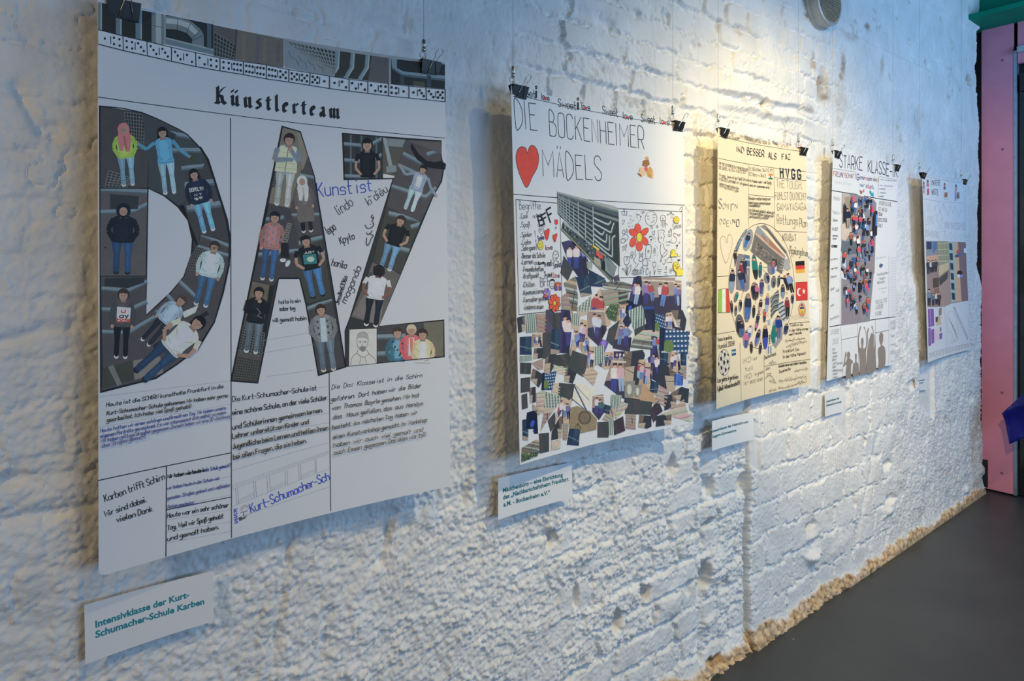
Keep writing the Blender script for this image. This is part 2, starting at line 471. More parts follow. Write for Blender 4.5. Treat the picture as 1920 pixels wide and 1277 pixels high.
# ---------------------------------------------------------------- floor, ceiling, end wall
def floor_mat():
    m, nt, p = new_mat('dark_coated_floor')
    N = nt.nodes.new; L = nt.links.new
    tc = N('ShaderNodeTexCoord')
    n1 = N('ShaderNodeTexNoise'); n1.inputs['Scale'].default_value = 3.0; n1.inputs['Detail'].default_value = 7; n1.inputs['Roughness'].default_value = 0.6
    L(tc.outputs['Object'], n1.inputs['Vector'])
    r = N('ShaderNodeValToRGB')
    r.color_ramp.elements[0].color = (0.042, 0.045, 0.046, 1); r.color_ramp.elements[0].position = 0.3
    r.color_ramp.elements[1].color = (0.058, 0.061, 0.061, 1); r.color_ramp.elements[1].position = 0.7
    L(n1.outputs['Fac'], r.inputs['Fac'])
    v = N('ShaderNodeTexVoronoi'); v.inputs['Scale'].default_value = 9.0
    L(tc.outputs['Object'], v.inputs['Vector'])
    c = N('ShaderNodeMath'); c.operation = 'LESS_THAN'; c.inputs[1].default_value = 0.035
    L(v.outputs['Distance'], c.inputs[0])
    s = N('ShaderNodeSeparateColor'); L(v.outputs['Color'], s.inputs['Color'])
    g = N('ShaderNodeMath'); g.operation = 'GREATER_THAN'; g.inputs[1].default_value = 0.72
    L(s.outputs[0], g.inputs[0])
    mm = N('ShaderNodeMath'); mm.operation = 'MULTIPLY'; L(c.outputs[0], mm.inputs[0]); L(g.outputs[0], mm.inputs[1])
    mix = N('ShaderNodeMix'); mix.data_type = 'RGBA'
    L(mm.outputs[0], mix.inputs['Factor']); L(r.outputs['Color'], mix.inputs['A']); mix.inputs['B'].default_value = (0.30, 0.26, 0.20, 1)
    L(mix.outputs['Result'], p.inputs['Base Color'])
    p.inputs['Roughness'].default_value = 0.42
    b = N('ShaderNodeBump'); b.inputs['Strength'].default_value = 0.15; b.inputs['Distance'].default_value = 0.003
    L(n1.outputs['Fac'], b.inputs['Height']); L(b.outputs['Normal'], p.inputs['Normal'])
    return m


bm = bmesh.new(); add_box(bm, (-2.5, -5.0, -0.10), (7.0, 0.15, 0.0))
structure(bm_obj('floor', bm, floor_mat()))
bm = bmesh.new(); add_box(bm, (-2.5, -5.0, 3.9), (7.0, 0.15, 4.0))
structure(bm_obj('ceiling', bm, simple('grey_ceiling', (0.22, 0.23, 0.24), 0.8)))

EX = 4.79                                    # plane of the end wall


def end_pt(u, v, x=EX):
    """Point of the plane at this x seen at a pixel."""
    b = PHI + math.atan((u - CX) / F)
    y = -D + x / math.tan(b)
    dep = x / math.sin(b) * math.cos(b - PHI)
    return np.array([x, y, EYE - (v - HOR) / F * dep])


def end_box(bm, u0, u1, v0, v1, x, thick, bevel=0.0, z0=None, z1=None, y1=None):
    a = end_pt(u0, v1, x); b = end_pt(u1, v0, x)
    lo = [x, min(a[1], b[1]) if y1 is None else y1, min(a[2], b[2]) if z0 is None else z0]
    hi = [x + thick, max(a[1], b[1]), max(a[2], b[2]) if z1 is None else z1]
    add_box(bm, lo, hi, bevel)


PINK = simple('pink_painted_panel', (0.74, 0.27, 0.36), 0.5, var=0.05, scale=8)
GREEN = simple('green_painted_steel', (0.0, 0.25, 0.15), 0.6, var=0.08, scale=6, spec=0.15)
DARK = simple('dark_gap', (0.012, 0.012, 0.014), 0.7)
GLASSY = simple('dark_door_glass', (0.012, 0.016, 0.014), 0.12)
ALU = simple('brushed_aluminium', (0.34, 0.42, 0.52), 0.35, 0.7)
GREY = simple('grey_closer_paint', (0.42, 0.48, 0.50), 0.45)

ZB = 2.87                                    # underside of the green beam
yp = end_pt(1900, 700)[1]
bm = bmesh.new()
add_box(bm, (EX + 0.05, -5.0, 0.0), (EX + 0.15, 0.12, 3.9))
structure(bm_obj('wall_right', bm, DARK))
# pink door lining with its screws and a plate painted dark as a notch at the foot
bm = bmesh.new()
yl = end_pt(1840, 700)[1]
add_box(bm, (EX, yp, 0.012), (EX + 0.03, yl, ZB), 0.002)
door = empty('door_surround', (EX, yp, 0.0), 'pink panelled door surround with a dark glass door beside the white wall', 'door')
door['kind'] = 'structure'
door.name = 'door_1'
del door['label']; del door['category']


def kid(name, bm, mat, par, smooth=False):
    o = bm_obj(name, bm, mat, par, origin=par.location, smooth=smooth)
    return o


pp = kid('pink_panel', bm, PINK, door)
for (u, v) in ((1880, 113), (1880, 280), (1879, 736), (1879, 887)):
    q = end_pt(u, v)
    bm = bmesh.new()
    add_lathe(bm, [(0.0, 0.0035), (0.004, 0.003), (0.008, 0.0005), (0.008, -0.001)], (q[0], q[1], q[2]), (-1, 0, 0), 16)
    s = kid('screw', bm, simple('screw_head', (0.30, 0.16, 0.20), 0.35, 0.3) if 'screw_head' not in bpy.data.materials else bpy.data.materials['screw_head'], door)
bm = bmesh.new(); end_box(bm, 1837, 1852, 863, 911, EX - 0.004, 0.006)
kid('recess_shade_plate', bm, DARK, door)  # the notch's shade put in as a flat near-black plate
bm = bmesh.new(); end_box(bm, 1900, 1906.5, 50, 920, EX - 0.002, 0.05, 0.001, z0=0.01, z1=2.70)
kid('door_frame', bm, ALU, door)
bm = bmesh.new(); add_box(bm, (EX, -1.35, 2.62), (EX + 0.03, yp - 0.02, ZB), 0.002)
kid('lintel_panel', bm, PINK, door)
bm = bmesh.new(); end_box(bm, 1906, 1960, 75, 98, EX - 0.03, 0.06, 0.004, y1=-0.75)
kid('door_closer', bm, GREY, door)
bm = bmesh.new(); add_box(bm, (EX + 0.02, -1.35, 0.012), (EX + 0.045, yp - 0.025, 2.5), 0.002)
kid('door_leaf', bm, GLASSY, door)
bm = bmesh.new(); add_box(bm, (EX, -1.62, 0.012), (EX + 0.03, -1.36, ZB), 0.002)
kid('pink_panel', bm, PINK, door)
bm = bmesh.new(); add_box(bm, (EX + 0.0, -1.35, 2.45), (EX + 0.03, yp - 0.03, 2.56), 0.002)
kid('top_rail', bm, M_BLACK, door)
# green steel beam across the top of the end wall
g = wall_pt(1808, 36)[0]
bm = bmesh.new()
zt = ZB + 0.028
add_box(bm, (g + 0.02, -2.6, ZB), (EX + 0.04, 0.03, zt), 0.004)
beam = bm_obj('steel_beam', bm, GREEN)
bm = bmesh.new(); add_box(bm, (EX - 0.10, -2.6, zt), (EX - 0.08, 0.03, 3.32))
structure(beam)
beam.name = 'trim_1'
b2 = bm_obj('beam_web', bm, GREEN, beam)
bm = bmesh.new(); add_box(bm, (g + 0.02, -2.6, 3.32), (EX + 0.04, 0.03, 3.35), 0.004)
b3 = bm_obj('upper_flange', bm, GREEN, beam)
# ---------------------------------------------------------------- printed and drawn surfaces
INKS = {}


def ink(alb, rough=0.6, var=0.06):
    key = tuple(int(round(c * 40)) if c > 0.06 else int(round(c * 160)) / 4 for c in alb) + (rough,)
    if key not in INKS:
        INKS[key] = simple('ink_%03d' % len(INKS), alb, rough, var=var, scale=70, spec=0.3)
    return INKS[key]


def catmull(pts, sub=4):
    if len(pts) < 3:
        return pts
    out = []
    n = len(pts)
    closed = pts[0] == pts[-1]
    for i in range(n - 1):
        p1 = np.array(pts[i]); p2 = np.array(pts[i + 1])
        p0 = np.array(pts[i - 1]) if i > 0 else (np.array(pts[-2]) if closed else 2 * p1 - p2)
        p3 = np.array(pts[i + 2]) if i + 2 < n else (np.array(pts[1]) if closed else 2 * p2 - p1)
        for k in range(sub):
            t = k / sub
            out.append(tuple(0.5 * ((2 * p1) + (-p0 + p2) * t + (2 * p0 - 5 * p1 + 4 * p2 - p3) * t * t + (-p0 + 3 * p1 - 3 * p2 + p3) * t ** 3)))
    out.append(tuple(pts[-1]))
    return out


def clip_convex(sub, con):
    """Sutherland-Hodgman: sub clipped by the convex polygon con."""
    area2 = sum(con[i][0] * con[(i + 1) % len(con)][1] - con[(i + 1) % len(con)][0] * con[i][1] for i in range(len(con)))
    s = 1 if area2 > 0 else -1
    out = list(sub)
    for i in range(len(con)):
        a = con[i]; b = con[(i + 1) % len(con)]
        inp, out = out, []
        if not inp:
            return []
        def side(p):
            return s * ((b[0] - a[0]) * (p[1] - a[1]) - (b[1] - a[1]) * (p[0] - a[0]))
        for k in range(len(inp)):
            p = inp[k]; q = inp[(k + 1) % len(inp)]
            sp, sq = side(p), side(q)
            if sp >= 0:
                out.append(p)
            if sp * sq < 0:
                t = sp / (sp - sq)
                out.append((p[0] + (q[0] - p[0]) * t, p[1] + (q[1] - p[1]) * t))
    return out


def hull(pts):
    pts = sorted(set(pts))
    if len(pts) < 3:
        return pts
    def half(ps):
        h = []
        for p in ps:
            while len(h) >= 2 and (h[-1][0] - h[-2][0]) * (p[1] - h[-2][1]) - (h[-1][1] - h[-2][1]) * (p[0] - h[-2][0]) <= 0:
                h.pop()
            h.append(p)
        return h
    lo = half(pts); up = half(reversed(pts))
    return lo[:-1] + up[:-1]


# single-stroke handwriting: points are two hex digits (x, y); base line y=3, small letters to 7, capitals to A
GL = {
    'a': (4, '463717060413334 4|474443'), 'b': (4, '0A03|0517374644331304'), 'c': (4, '4637170604133344'), 'd': (4, '4A43|4637170604133344'),
    'e': (4, '0545463717060413334 4'), 'f': (3, '4A2A1913|0737'), 'g': (4, '4637170605143445|4741301001'), 'h': (4, '0A03|0617374643'),
    'i': (1, '0703|090A'), 'j': (2, '27211000|292A'), 'k': (3, '0A03|370533'), 'l': (1, '0A0413'), 'm': (6, '0703|0617273633|364757 6663'),
    'n': (4, '0703|0617374643'), 'o': (4, '170604133344463717'), 'p': (4, '0700|0617374644331304'), 'q': (4, '4740|4637170604133344'),
    'r': (3, '0703|051737'), 's': (4, '463717061535443303'), 't': (3, '1A142333|0737'), 'u': (4, '0704133344|4743'), 'v': (4, '072347'),
    'w': (6, '0713365367'), 'x': (4, '0743|4703'), 'y': (4, '0724|4710'), 'z': (4, '07470343'), 'ß': (4, '00091A2A392736454 43323'),
    'A': (4, '032A43|1535'), 'B': (4, '030A2A39382707|274644330 3'), 'C': (4, '493A1A0904133344'), 'D': (4, '0A032345482A0A'),
    'E': (4, '4A0A0343|0737'), 'F': (4, '4A0A03|0737'), 'G': (4, '493A1A09041333444626'), 'H': (4, '0A03|4A43|0747'), 'I': (1, '0A03'),
    'J': (3, '3A34231304'), 'K': (4, '0A03|4A06|1743'), 'L': (4, '0A0343'), 'M': (6, '030A366A63'), 'N': (4, '030A434A'),
    'O': (4, '1A09041333444 93A1A'), 'P': (4, '030A2A3A49473606'), 'Q': (4, '1A09041333444 93A1A|2543'), 'R': (4, '030A3A49473606|2643'),
    'S': (4, '493A1A0908173645443 31304'), 'T': (4, '0A4A|2A23'), 'U': (4, '0A041333444A'), 'V': (4, '0A234A'), 'W': (6, '0A1338536A'),
    'X': (4, '0A43|4A03'), 'Y': (4, '0A27|4A2723'), 'Z': (4, '0A4A0343'),
    '0': (4, '1A09041333444 93A1A'), '1': (2, '082A23'), '2': (4, '091A3A480343'), '3': (4, '093A4827 46441303'), '4': (4, '3A05 45|3A33'),
    '5': (4, '4A0A07374644331 3'), '6': (4, '3A0704133344463606'), '7': (4, '0A4A13'), '8': (4, '27093A4827 04134445 27'), '9': (4, '4917083A4943'),
    '.': (1, '0304'), ',': (1, '1402'), '!': (1, '0A05|0304'), '?': (4, '093A482625|2324'), '-': (3, '0636'), ':': (1, '0304|0607'),
    '(': (2, '2A0803 22'), ')': (2, '0A2823 02'), "'": (1, '0A08'), '"': (2, '0A08|2A28'), '/': (3, '033A'), '+': (4, '0646|2824'),
}
SHARP = set('kvwxzAEFHIKLMNTVWXYZil147.,!-:/')
GLY = {}
for ch, (w, s) in GL.items():
    st = []
    for part in s.replace(' ', '').split('|'):
        pts = [(int(part[i], 16), int(part[i + 1], 16) - 3.0) for i in range(0, len(part) - 1, 2)]
        st.append(pts if ch in SHARP else catmull(pts, 3))
    GLY[ch] = (w, st)
for ch, base in (('ä', 'a'), ('ö', 'o'), ('ü', 'u'), ('Ä', 'A'), ('Ü', 'U'), ('Ö', 'O'), ('ì', 'i'), ('ệ', 'e')):
    w, st = GLY[base]
    y = 5.6 if ch.islower() else 8.0
    GLY[ch] = (w, list(st) + [[(1.0, y), (1.0, y + .6)], [(2.8, y), (2.8, y + .6)]])


class Sheet:
    """A hanging sheet: corners given as picture points, distances from the wall in metres."""

    def __init__(self, name, tl, tr, br, bl, off, slope=0.0, tilt=0.0, curl=0.0, ref=(255, 255, 255)):
        self.name = name
        self.off0, self.slope, self.tilt, self.curl = off, slope, tilt, curl
        self.ref = [lin(c) for c in ref]
        self.W = None
        c = {}
        for (s, t, px) in ((0, 1, tl), (1, 1, tr), (1, 0, br), (0, 0, bl)):
            c[(s, t)] = wall_pt(px[0], px[1], self.off(s, t))
        self.c = c
        self.W = 0.5 * (np.linalg.norm(c[(1, 0)] - c[(0, 0)]) + np.linalg.norm(c[(1, 1)] - c[(0, 1)]))
        self.H = 0.5 * (np.linalg.norm(c[(0, 1)] - c[(0, 0)]) + np.linalg.norm(c[(1, 1)] - c[(1, 0)]))
        self.step = 0.035 if self.W > 0.4 else self.W / 10.0
        self.zt = (0, 0, 1.0)
        self.root = None
        self.layer = 0.0003
        self.gain = 1.0
        self.cur = None

    def off(self, s, t):
        c2 = (2 * s - 1) ** 2
        if self.W:                            # straight between the creases at which every layer is cut
            q = self.step / self.W
            k = np.floor(np.asarray(s, float) / q + 1e-9)
            a = np.maximum(k * q, 0.0); b = np.minimum((k + 1) * q, 1.0)
            f = np.clip((s - a) / np.maximum(b - a, 1e-9), 0, 1)
            c2 = (2 * a - 1) ** 2 * (1 - f) + (2 * b - 1) ** 2 * f
        return self.off0 + self.slope * (s - 0.5) + self.tilt * (0.5 - t) + self.curl * c2

    def P(self, s, t, n=0.0):
        s = np.asarray(s, float); t = np.asarray(t, float)
        c = self.c
        out = np.empty(s.shape + (3,))
        for k in (0, 2):
            out[..., k] = ((c[(0, 0)][k] * (1 - s) + c[(1, 0)][k] * s) * (1 - t) + (c[(0, 1)][k] * (1 - s) + c[(1, 1)][k] * s) * t)
        out[..., 1] = -self.off(s, t)
        dy = -(self.slope + self.curl * 4 * (2 * s - 1)) / self.W
        ln = np.sqrt(1 + dy * dy)
        out[..., 0] += n * dy / ln
        out[..., 1] -= n / ln
        return out

    # picture -> sheet coordinates in metres
    def st(self, pts):
        ox, oy, k = self.zt
        px = np.array([(ox + p[0] / k, oy + p[1] / k) for p in pts], float)
        s = np.full(len(px), 0.5); t = np.full(len(px), 0.5)
        for _ in range(7):
            u, v, d = depth_px(self.P(s, t))
            e = 1e-4
            us, vs, _a = depth_px(self.P(s + e, t)); ut, vt, _b = depth_px(self.P(s, t + e))
            a, b, c_, dd = (us - u) / e, (ut - u) / e, (vs - v) / e, (vt - v) / e
            ru, rv = px[:, 0] - u, px[:, 1] - v
            det = a * dd - b * c_
            s = s + np.clip((dd * ru - b * rv) / det, -.5, .5); t = t + np.clip((-c_ * ru + a * rv) / det, -.5, .5)
        return [(float(x) * self.W, float(y) * self.H) for x, y in zip(s, t)]

    def scale(self, p):
        """Metres on the sheet per authoring pixel, measured upright, near an authored point."""
        a, b = self.st([p, (p[0], p[1] + 4)])
        return math.dist(a, b) / 4

    def use(self, ox=0, oy=0, k=1.0):
        self.zt = (ox, oy, k)

    def col(self, c):
        """Printed colour from its look under the light that falls on this sheet."""
        if isinstance(c, str):
            c = tuple(int(c[i:i + 2], 16) for i in (0, 2, 4))
        a = [lin(v) / r * 0.80 * self.gain for v, r in zip(c, self.ref)]
        g = sum(a) / 3
        return tuple(min(0.88, max(0.006, v * 0.90 + g * 0.10)) for v in a)

    # building a part
    def begin(self, name, layer=None, label=None):
        self.cur = dict(name=name, v=[], f=[], m=[], mats=[], z=self.layer if layer is None else layer, label=label)

    def _mat(self, c):
        m = ink(self.col(c))
        if m not in self.cur['mats']:
            self.cur['mats'].append(m)
        return self.cur['mats'].index(m)

    def _poly_m(self, pts, c):
        q = self.cur
        n0 = len(q['v'])
        q['z'] += 0.000012
        q['v'] += [(x, y, q['z']) for x, y in pts]
        q['f'].append(list(range(n0, n0 + len(pts)))); q['m'].append(self._mat(c))

    def poly(self, pts, c, clip=None):
        if clip is not None:
            pts = clip_convex(pts, clip)
        if len(pts) < 3:
            return
        self._poly_m(self.st(pts), c)

    def ell(self, x, y, rx, ry, c, n=18, rot=0.0, clip=None):
        cs, sn = math.cos(rot), math.sin(rot)
        self.poly([(x + rx * math.cos(a) * cs - ry * math.sin(a) * sn, y + rx * math.cos(a) * sn + ry * math.sin(a) * cs)
                   for a in [2 * math.pi * i / n for i in range(n)]], c, clip)

    def _strip(self, pts, w, c):
        """A ribbon of one width along a line, in metres."""
        q = self.cur
        q['z'] += 0.000012
        P = [Vector(p) for p in pts]
        P = [p for i, p in enumerate(P) if i == 0 or (p - P[i - 1]).length > 1e-6]
        if len(P) < 2:
            return
        wl = w if isinstance(w, (list, tuple)) else None
        n0 = len(q['v'])
        for i, p in enumerate(P):
            d1 = (p - P[i - 1]).normalized() if i else None
            d2 = (P[i + 1] - p).normalized() if i < len(P) - 1 else None
            d = (d1 or d2) if (d1 is None or d2 is None) else (d1 + d2)
            if d.length < 1e-4:
                d = d1
            d = d.normalized()
            nrm = Vector((-d.y, d.x))
            k = 1.0
            if d1 is not None and d2 is not None:
                k = min(1.5, 1 / max(0.5, abs(nrm.dot(Vector((-d1.y, d1.x))))))
            hw = w * 0.5 * k
            ext = d * (-w * 0.3 if d1 is None else (w * 0.3 if d2 is None else 0))
            a = p + nrm * hw + ext; b = p - nrm * hw + ext
            q['v'] += [(a.x, a.y, q['z']), (b.x, b.y, q['z'])]
        mi = self._mat(c)
        for i in range(len(P) - 1):
            a = n0 + 2 * i
            q['f'].append([a, a + 1, a + 3, a + 2]); q['m'].append(mi)

    def line(self, pts, w, c, smooth=0):
        if smooth:
            pts = catmull([tuple(p) for p in pts], smooth)
        m = self.st(pts)
        self._strip(m, w * self.scale(pts[0]), c)

    def loop(self, pts, w, c, smooth=0):
        self.line(list(pts) + [pts[0]], w, c, smooth)

    def _nib(self, pts, w, c, ang=0.7):
        """Broad-nib stroke, metres."""
        q = self.cur
        q['z'] += 0.000012
        dx, dy = 0.5 * w * math.cos(ang), 0.5 * w * math.sin(ang)
        mi = self._mat(c)
        for (a, b) in zip(pts, pts[1:]):
            n0 = len(q['v'])
            q['v'] += [(a[0] - dx, a[1] - dy, q['z']), (a[0] + dx, a[1] + dy, q['z']), (b[0] + dx, b[1] + dy, q['z']), (b[0] - dx, b[1] - dy, q['z'])]
            q['f'].append([n0, n0 + 1, n0 + 2, n0 + 3]); q['m'].append(mi)

    def text(self, s, a, b, h, w, c, slant=0.0, nib=None, glyphs=None, jit=0.25, cols=None, track=1.6, upright=False):
        """Write s from picture point a to b (ends of the base line); h is the capital height there, w the pen width, both in authoring pixels."""
        ga = glyphs or GLY
        (ax, ay), (bx, by) = self.st([a, b])
        k = self.scale(a)
        hm = h * 0.86 * k / 7.0
        L = math.hypot(bx - ax, by - ay)
        if upright:
            ex, ey, nx, ny = (bx - ax) / L, (by - ay) / L, 0.0, 1.0
        else:
            ex, ey = (bx - ax) / L, (by - ay) / L
            nx, ny = -ey, ex
        tot = 0.0
        for ch in s:
            tot += 2.6 if ch == ' ' else (ga.get(ch, ga.get(ch.lower(), (3, [])))[0] + track)
        tot -= track
        kx = L / max(tot, 1)
        rnd = random.Random(len(s) * 7 + int(h * 10) + ord(s[0]))
        x = 0.0
        for i, ch in enumerate(s):
            if ch == ' ':
                x += 2.6; continue
            gw, st = ga.get(ch, ga.get(ch.lower(), (3, [])))
            jy = rnd.uniform(-jit, jit); js = rnd.uniform(1 - jit * .2, 1 + jit * .2)
            cc = cols[i % len(cols)] if cols else c
            for pts in st:
                m = []
                for (gx, gy) in pts:
                    yy = (gy * js + jy) * hm
                    xx = (x + gx) * kx + slant * yy
                    m.append((ax + ex * xx + nx * yy, ay + ey * xx + ny * yy))
                if nib:
                    self._nib(m, nib * k, cc)
                else:
                    self._strip(m, w * k, cc)
            x += gw + track

    def end(self, parent=None):
        q = self.cur
        self.cur = None
        if not q['f']:
            return None
        bm = bmesh.new()
        vs = [bm.verts.new(v) for v in q['v']]
        for f, mi in zip(q['f'], q['m']):
            try:
                fc = bm.faces.new([vs[i] for i in f]); fc.material_index = mi
            except ValueError:
                pass
        return self.finish(bm, q['name'], q['mats'], parent or self.root, q['label'])

    def finish(self, bm, name, mats, parent, label=None, thick=0.0):
        step = self.step
        bm.normal_update()
        ng = [f for f in bm.faces if len(f.verts) > 4]
        if ng:
            bmesh.ops.triangulate(bm, faces=ng)
        xs = [v.co.x for v in bm.verts]
        if self.curl or thick:
            k = math.ceil(min(xs) / step + 1e-6)
            while k * step < max(xs) - 1e-6:
                bmesh.ops.bisect_plane(bm, geom=bm.verts[:] + bm.edges[:] + bm.faces[:], plane_co=(k * step, 0, 0), plane_no=(1, 0, 0), dist=1e-6)
                k += 1
        bm.normal_update()
        for f in bm.faces:
            if f.normal.z < 0:
                f.normal_flip()
        if thick:
            r = bmesh.ops.extrude_face_region(bm, geom=bm.faces[:])
            for e in r['geom']:
                if isinstance(e, bmesh.types.BMVert):
                    e.co.z -= thick
            # the copy is the back: turn it over
            for e in r['geom']:
                if isinstance(e, bmesh.types.BMFace):
                    e.normal_flip()
        vs = bm.verts[:]
        if vs:
            co = np.array([v.co[:] for v in vs])
            w = self.P(co[:, 0] / self.W, co[:, 1] / self.H, co[:, 2])
            org = np.zeros(3)
            up = parent
            while up is not None:
                org = org + np.array(up.location)
                up = up.parent
            for v, p in zip(vs, w):
                v.co = Vector(p - org)
        if thick:
            bmesh.ops.recalc_face_normals(bm, faces=bm.faces[:])
        me = bpy.data.meshes.new(name)
        bm.to_mesh(me); bm.free()
        for m in mats:
            me.materials.append(m)
        o = link(name, me, parent)
        if label:
            o['label'] = label
        return o

    def paper(self, name, mat, parent, outline=None, thick=0.0006):
        bm = bmesh.new()
        o = outline or [(0, 0), (self.W, 0), (self.W, self.H), (0, self.H)]
        bm.faces.new([bm.verts.new((x, y, 0)) for x, y in o])
        return self.finish(bm, name, [mat], parent, thick=thick)

    def print_text(self, s, a, b, h, c, parent, name='printed_text', bold=0.03):
        """Printed sans-serif lines; s may hold several (text, a, b) rows."""
        self.begin(name, 0.0003)
        mi = self._mat(c)
        q = self.cur
        for (tx, pa, pb) in s:
            cu = bpy.data.curves.new('t', 'FONT'); cu.body = tx; cu.size = 1.0; cu.offset = bold; cu.resolution_u = 3
            ob = bpy.data.objects.new('t', cu); C.objects.link(ob)
            dg = bpy.context.evaluated_depsgraph_get()
            me = ob.evaluated_get(dg).to_mesh()
            vx = [v.co.x for v in me.vertices]; x0, x1 = min(vx), max(vx)
            (ax, ay), (bx, by) = self.st([pa, pb])
            k = math.hypot(bx - ax, by - ay) / (x1 - x0)
            kh = h * self.scale(pa) / 0.73
            ex, ey = (bx - ax) / (k * (x1 - x0)), (by - ay) / (k * (x1 - x0))
            n0 = len(q['v'])
            for v in me.vertices:
                xx = (v.co.x - x0) * k; yy = v.co.y * kh
                q['v'].append((ax + ex * xx - ey * yy, ay + ey * xx + ex * yy, q['z']))
            for p in me.polygons:
                q['f'].append([n0 + i for i in p.vertices]); q['m'].append(mi)
            ob.evaluated_get(dg).to_mesh_clear()
            bpy.data.objects.remove(ob); bpy.data.curves.remove(cu)
        return self.end(parent)

    # ------------------------------------------------ figures in the glued photographs
    def person(self, h, f, top, pants, hair=(30, 26, 24), shoe=(190, 190, 195), skin=(148, 122, 112), w=1.0, arms='down', long=False,
               hijab=None, hood=None, legs=True, vest=None, pattern=None, dress=None, hr=0.078, face=True, clip=None):
        hx, hy = h; fx, fy = f
        L = math.hypot(fx - hx, fy - hy)
        ax, ay = (fx - hx) / L, (fy - hy) / L
        px, py = -ay * -1, ax * -1
        px, py = (ay, -ax)                      # to the right of the figure as seen in the picture
        def Q(a, b):
            return (hx + ax * a * L + px * b * L * w, hy + ay * a * L + py * b * L * w)
        rot = math.atan2(ay, ax) - math.pi / 2
        P = lambda pts, c: self.poly(pts, c, clip)
        E = lambda x, y, rx, ry, c: self.ell(x, y, rx, ry, c, 14, rot, clip)
        def limb(a, wd, c):
            for (p, q_) in zip(a, a[1:]):
                dx, dy = q_[0] - p[0], q_[1] - p[1]
                l = math.hypot(dx, dy) or 1
                ox, oy = -dy / l * wd / 2, dx / l * wd / 2
                P([(p[0] - ox, p[1] - oy), (p[0] + ox, p[1] + oy), (q_[0] + ox * .85, q_[1] + oy * .85), (q_[0] - ox * .85, q_[1] - oy * .85)], c)
            E(a[-1][0], a[-1][1], wd * .45, wd * .45, c)
        dk = lambda c, k=0.72: tuple(v * k for v in c)
        sm = lambda pts: catmull(pts + [pts[0]], 3)[:-1]
        lt = lambda c, k=1.13: tuple(min(250, v * k) for v in c)
        if legs:
            for s in (-1, 1):
                E(*Q(0.985, s * .078), L * .040 * w, L * .040, shoe)
                E(*Q(0.972, s * .076), L * .026 * w, L * .020, dk(shoe, .8))
                c = pants if s > 0 else dk(pants, .88)
                P(sm([Q(.43, s * -.01), Q(.45, s * .135), Q(.58, s * .140), Q(.72, s * .118), Q(.96, s * .118), Q(.968, s * .042), Q(.72, s * .034), Q(.55, s * .012)]), c)
                P(sm([Q(.50, s * .055), Q(.52, s * .10), Q(.74, s * .088), Q(.92, s * .082), Q(.90, s * .064), Q(.72, s * .060)]), lt(c))
                for (aa, bb) in ((.70, .74), (.90, .92)):
                    self.line([Q(aa, s * .045), Q(bb, s * .108)], L * .007, dk(c, .75))
        if long:
            P(sm([Q(-.06, -.06), Q(-.075, 0), Q(-.06, .06), Q(.04, .095), Q(.16, .115), Q(.25, .095), Q(.26, 0), Q(.25, -.095), Q(.16, -.115), Q(.04, -.095)]), hair)
        body = sm([Q(.080, -.055), Q(.105, -.115), Q(.145, -.152), Q(.26, -.142), Q(.38, -.135), Q(.50, -.142), Q(.515, 0), Q(.50, .142), Q(.38, .135), Q(.26, .142), Q(.145, .152), Q(.105, .115), Q(.080, .055)])
        if dress:
            body = sm([Q(.085, -.06), Q(.12, -.14), Q(.40, -.155), Q(.78, -.175), Q(.80, 0), Q(.78, .175), Q(.40, .155), Q(.12, .14), Q(.085, .06)])
        P(body, top)
        if not vest:
            P(sm([Q(.15, -.07), Q(.14, .05), Q(.30, .075), Q(.46, .06), Q(.47, -.05), Q(.32, -.085)]), lt(top, 1.09))
            for (a0, b0, a1, b1) in ((.40, -.12, .44, -.04), (.43, .12, .46, .03), (.22, .13, .28, .07), (.24, -.13, .30, -.07), (.485, -.13, .495, .13)):
                self.line([Q(a0, b0), Q(a1, b1)], L * .008, dk(top, .78))
        if pattern:
            for i in range(7):
                for jx in range(5):
                    a = .14 + i * .05; b = -.15 + jx * .075
                    if (i + jx) % 2 == 0:
                        P([Q(a, b - .02), Q(a + .028, b), Q(a, b + .02), Q(a - .028, b)], pattern)
        if vest:
            P([Q(.10, -.12), Q(.20, -.15), Q(.50, -.17), Q(.50, .17), Q(.20, .15), Q(.10, .12)], vest)
            self.line([Q(.12, 0), Q(.50, -.01)], L * .012, dk(vest, .5))
            for a in (.2, .28, .36, .44):
                self.line([Q(a, -.15), Q(a, .15)], L * .007, dk(vest, .8))
        ac = dk(top, .9)
        aw = L * .072 * w
        if arms in ('down', 'pocket'):
            for s in (-1, 1):
                e = .19 if arms == 'down' else .14
                limb([Q(.145, s * .130), Q(.22, s * .175), Q(.33, s * .195), Q(.47, s * e * .9)], aw, ac)
                if arms == 'down':
                    E(*Q(.51, s * e * .9), L * .028, L * .034, skin)
        elif arms == 'chin':
            limb([Q(.15, -.16), Q(.33, -.19), Q(.30, .07)], aw, ac)
            limb([Q(.15, .16), Q(.32, .18), Q(.16, .05)], aw, ac); E(*Q(.135, .03), L * .035, L * .035, skin)
        elif arms == 'bare':
            for s in (-1, 1):
                limb([Q(.14, s * .165), Q(.25, s * .21)], aw, ac)
                limb([Q(.25, s * .21), Q(.37, s * .22), Q(.46, s * .13)], aw * .7, skin)
        elif arms == 'out':
            limb([Q(.145, -.16), Q(.24, -.32), Q(.13, -.46)], aw * .9, ac); E(*Q(.11, -.48), L * .03, L * .03, skin)
            limb([Q(.145, .16), Q(.32, .28), Q(.44, .42)], aw * .9, ac); E(*Q(.46, .45), L * .03, L * .03, skin)
        P([Q(.05, -.035), Q(.05, .035), Q(.12, .05), Q(.12, -.05)], dk(skin, .85))
        r = hr * L
        if hood:
            E(*Q(0, 0), r * 1.35, r * 1.45, hood)
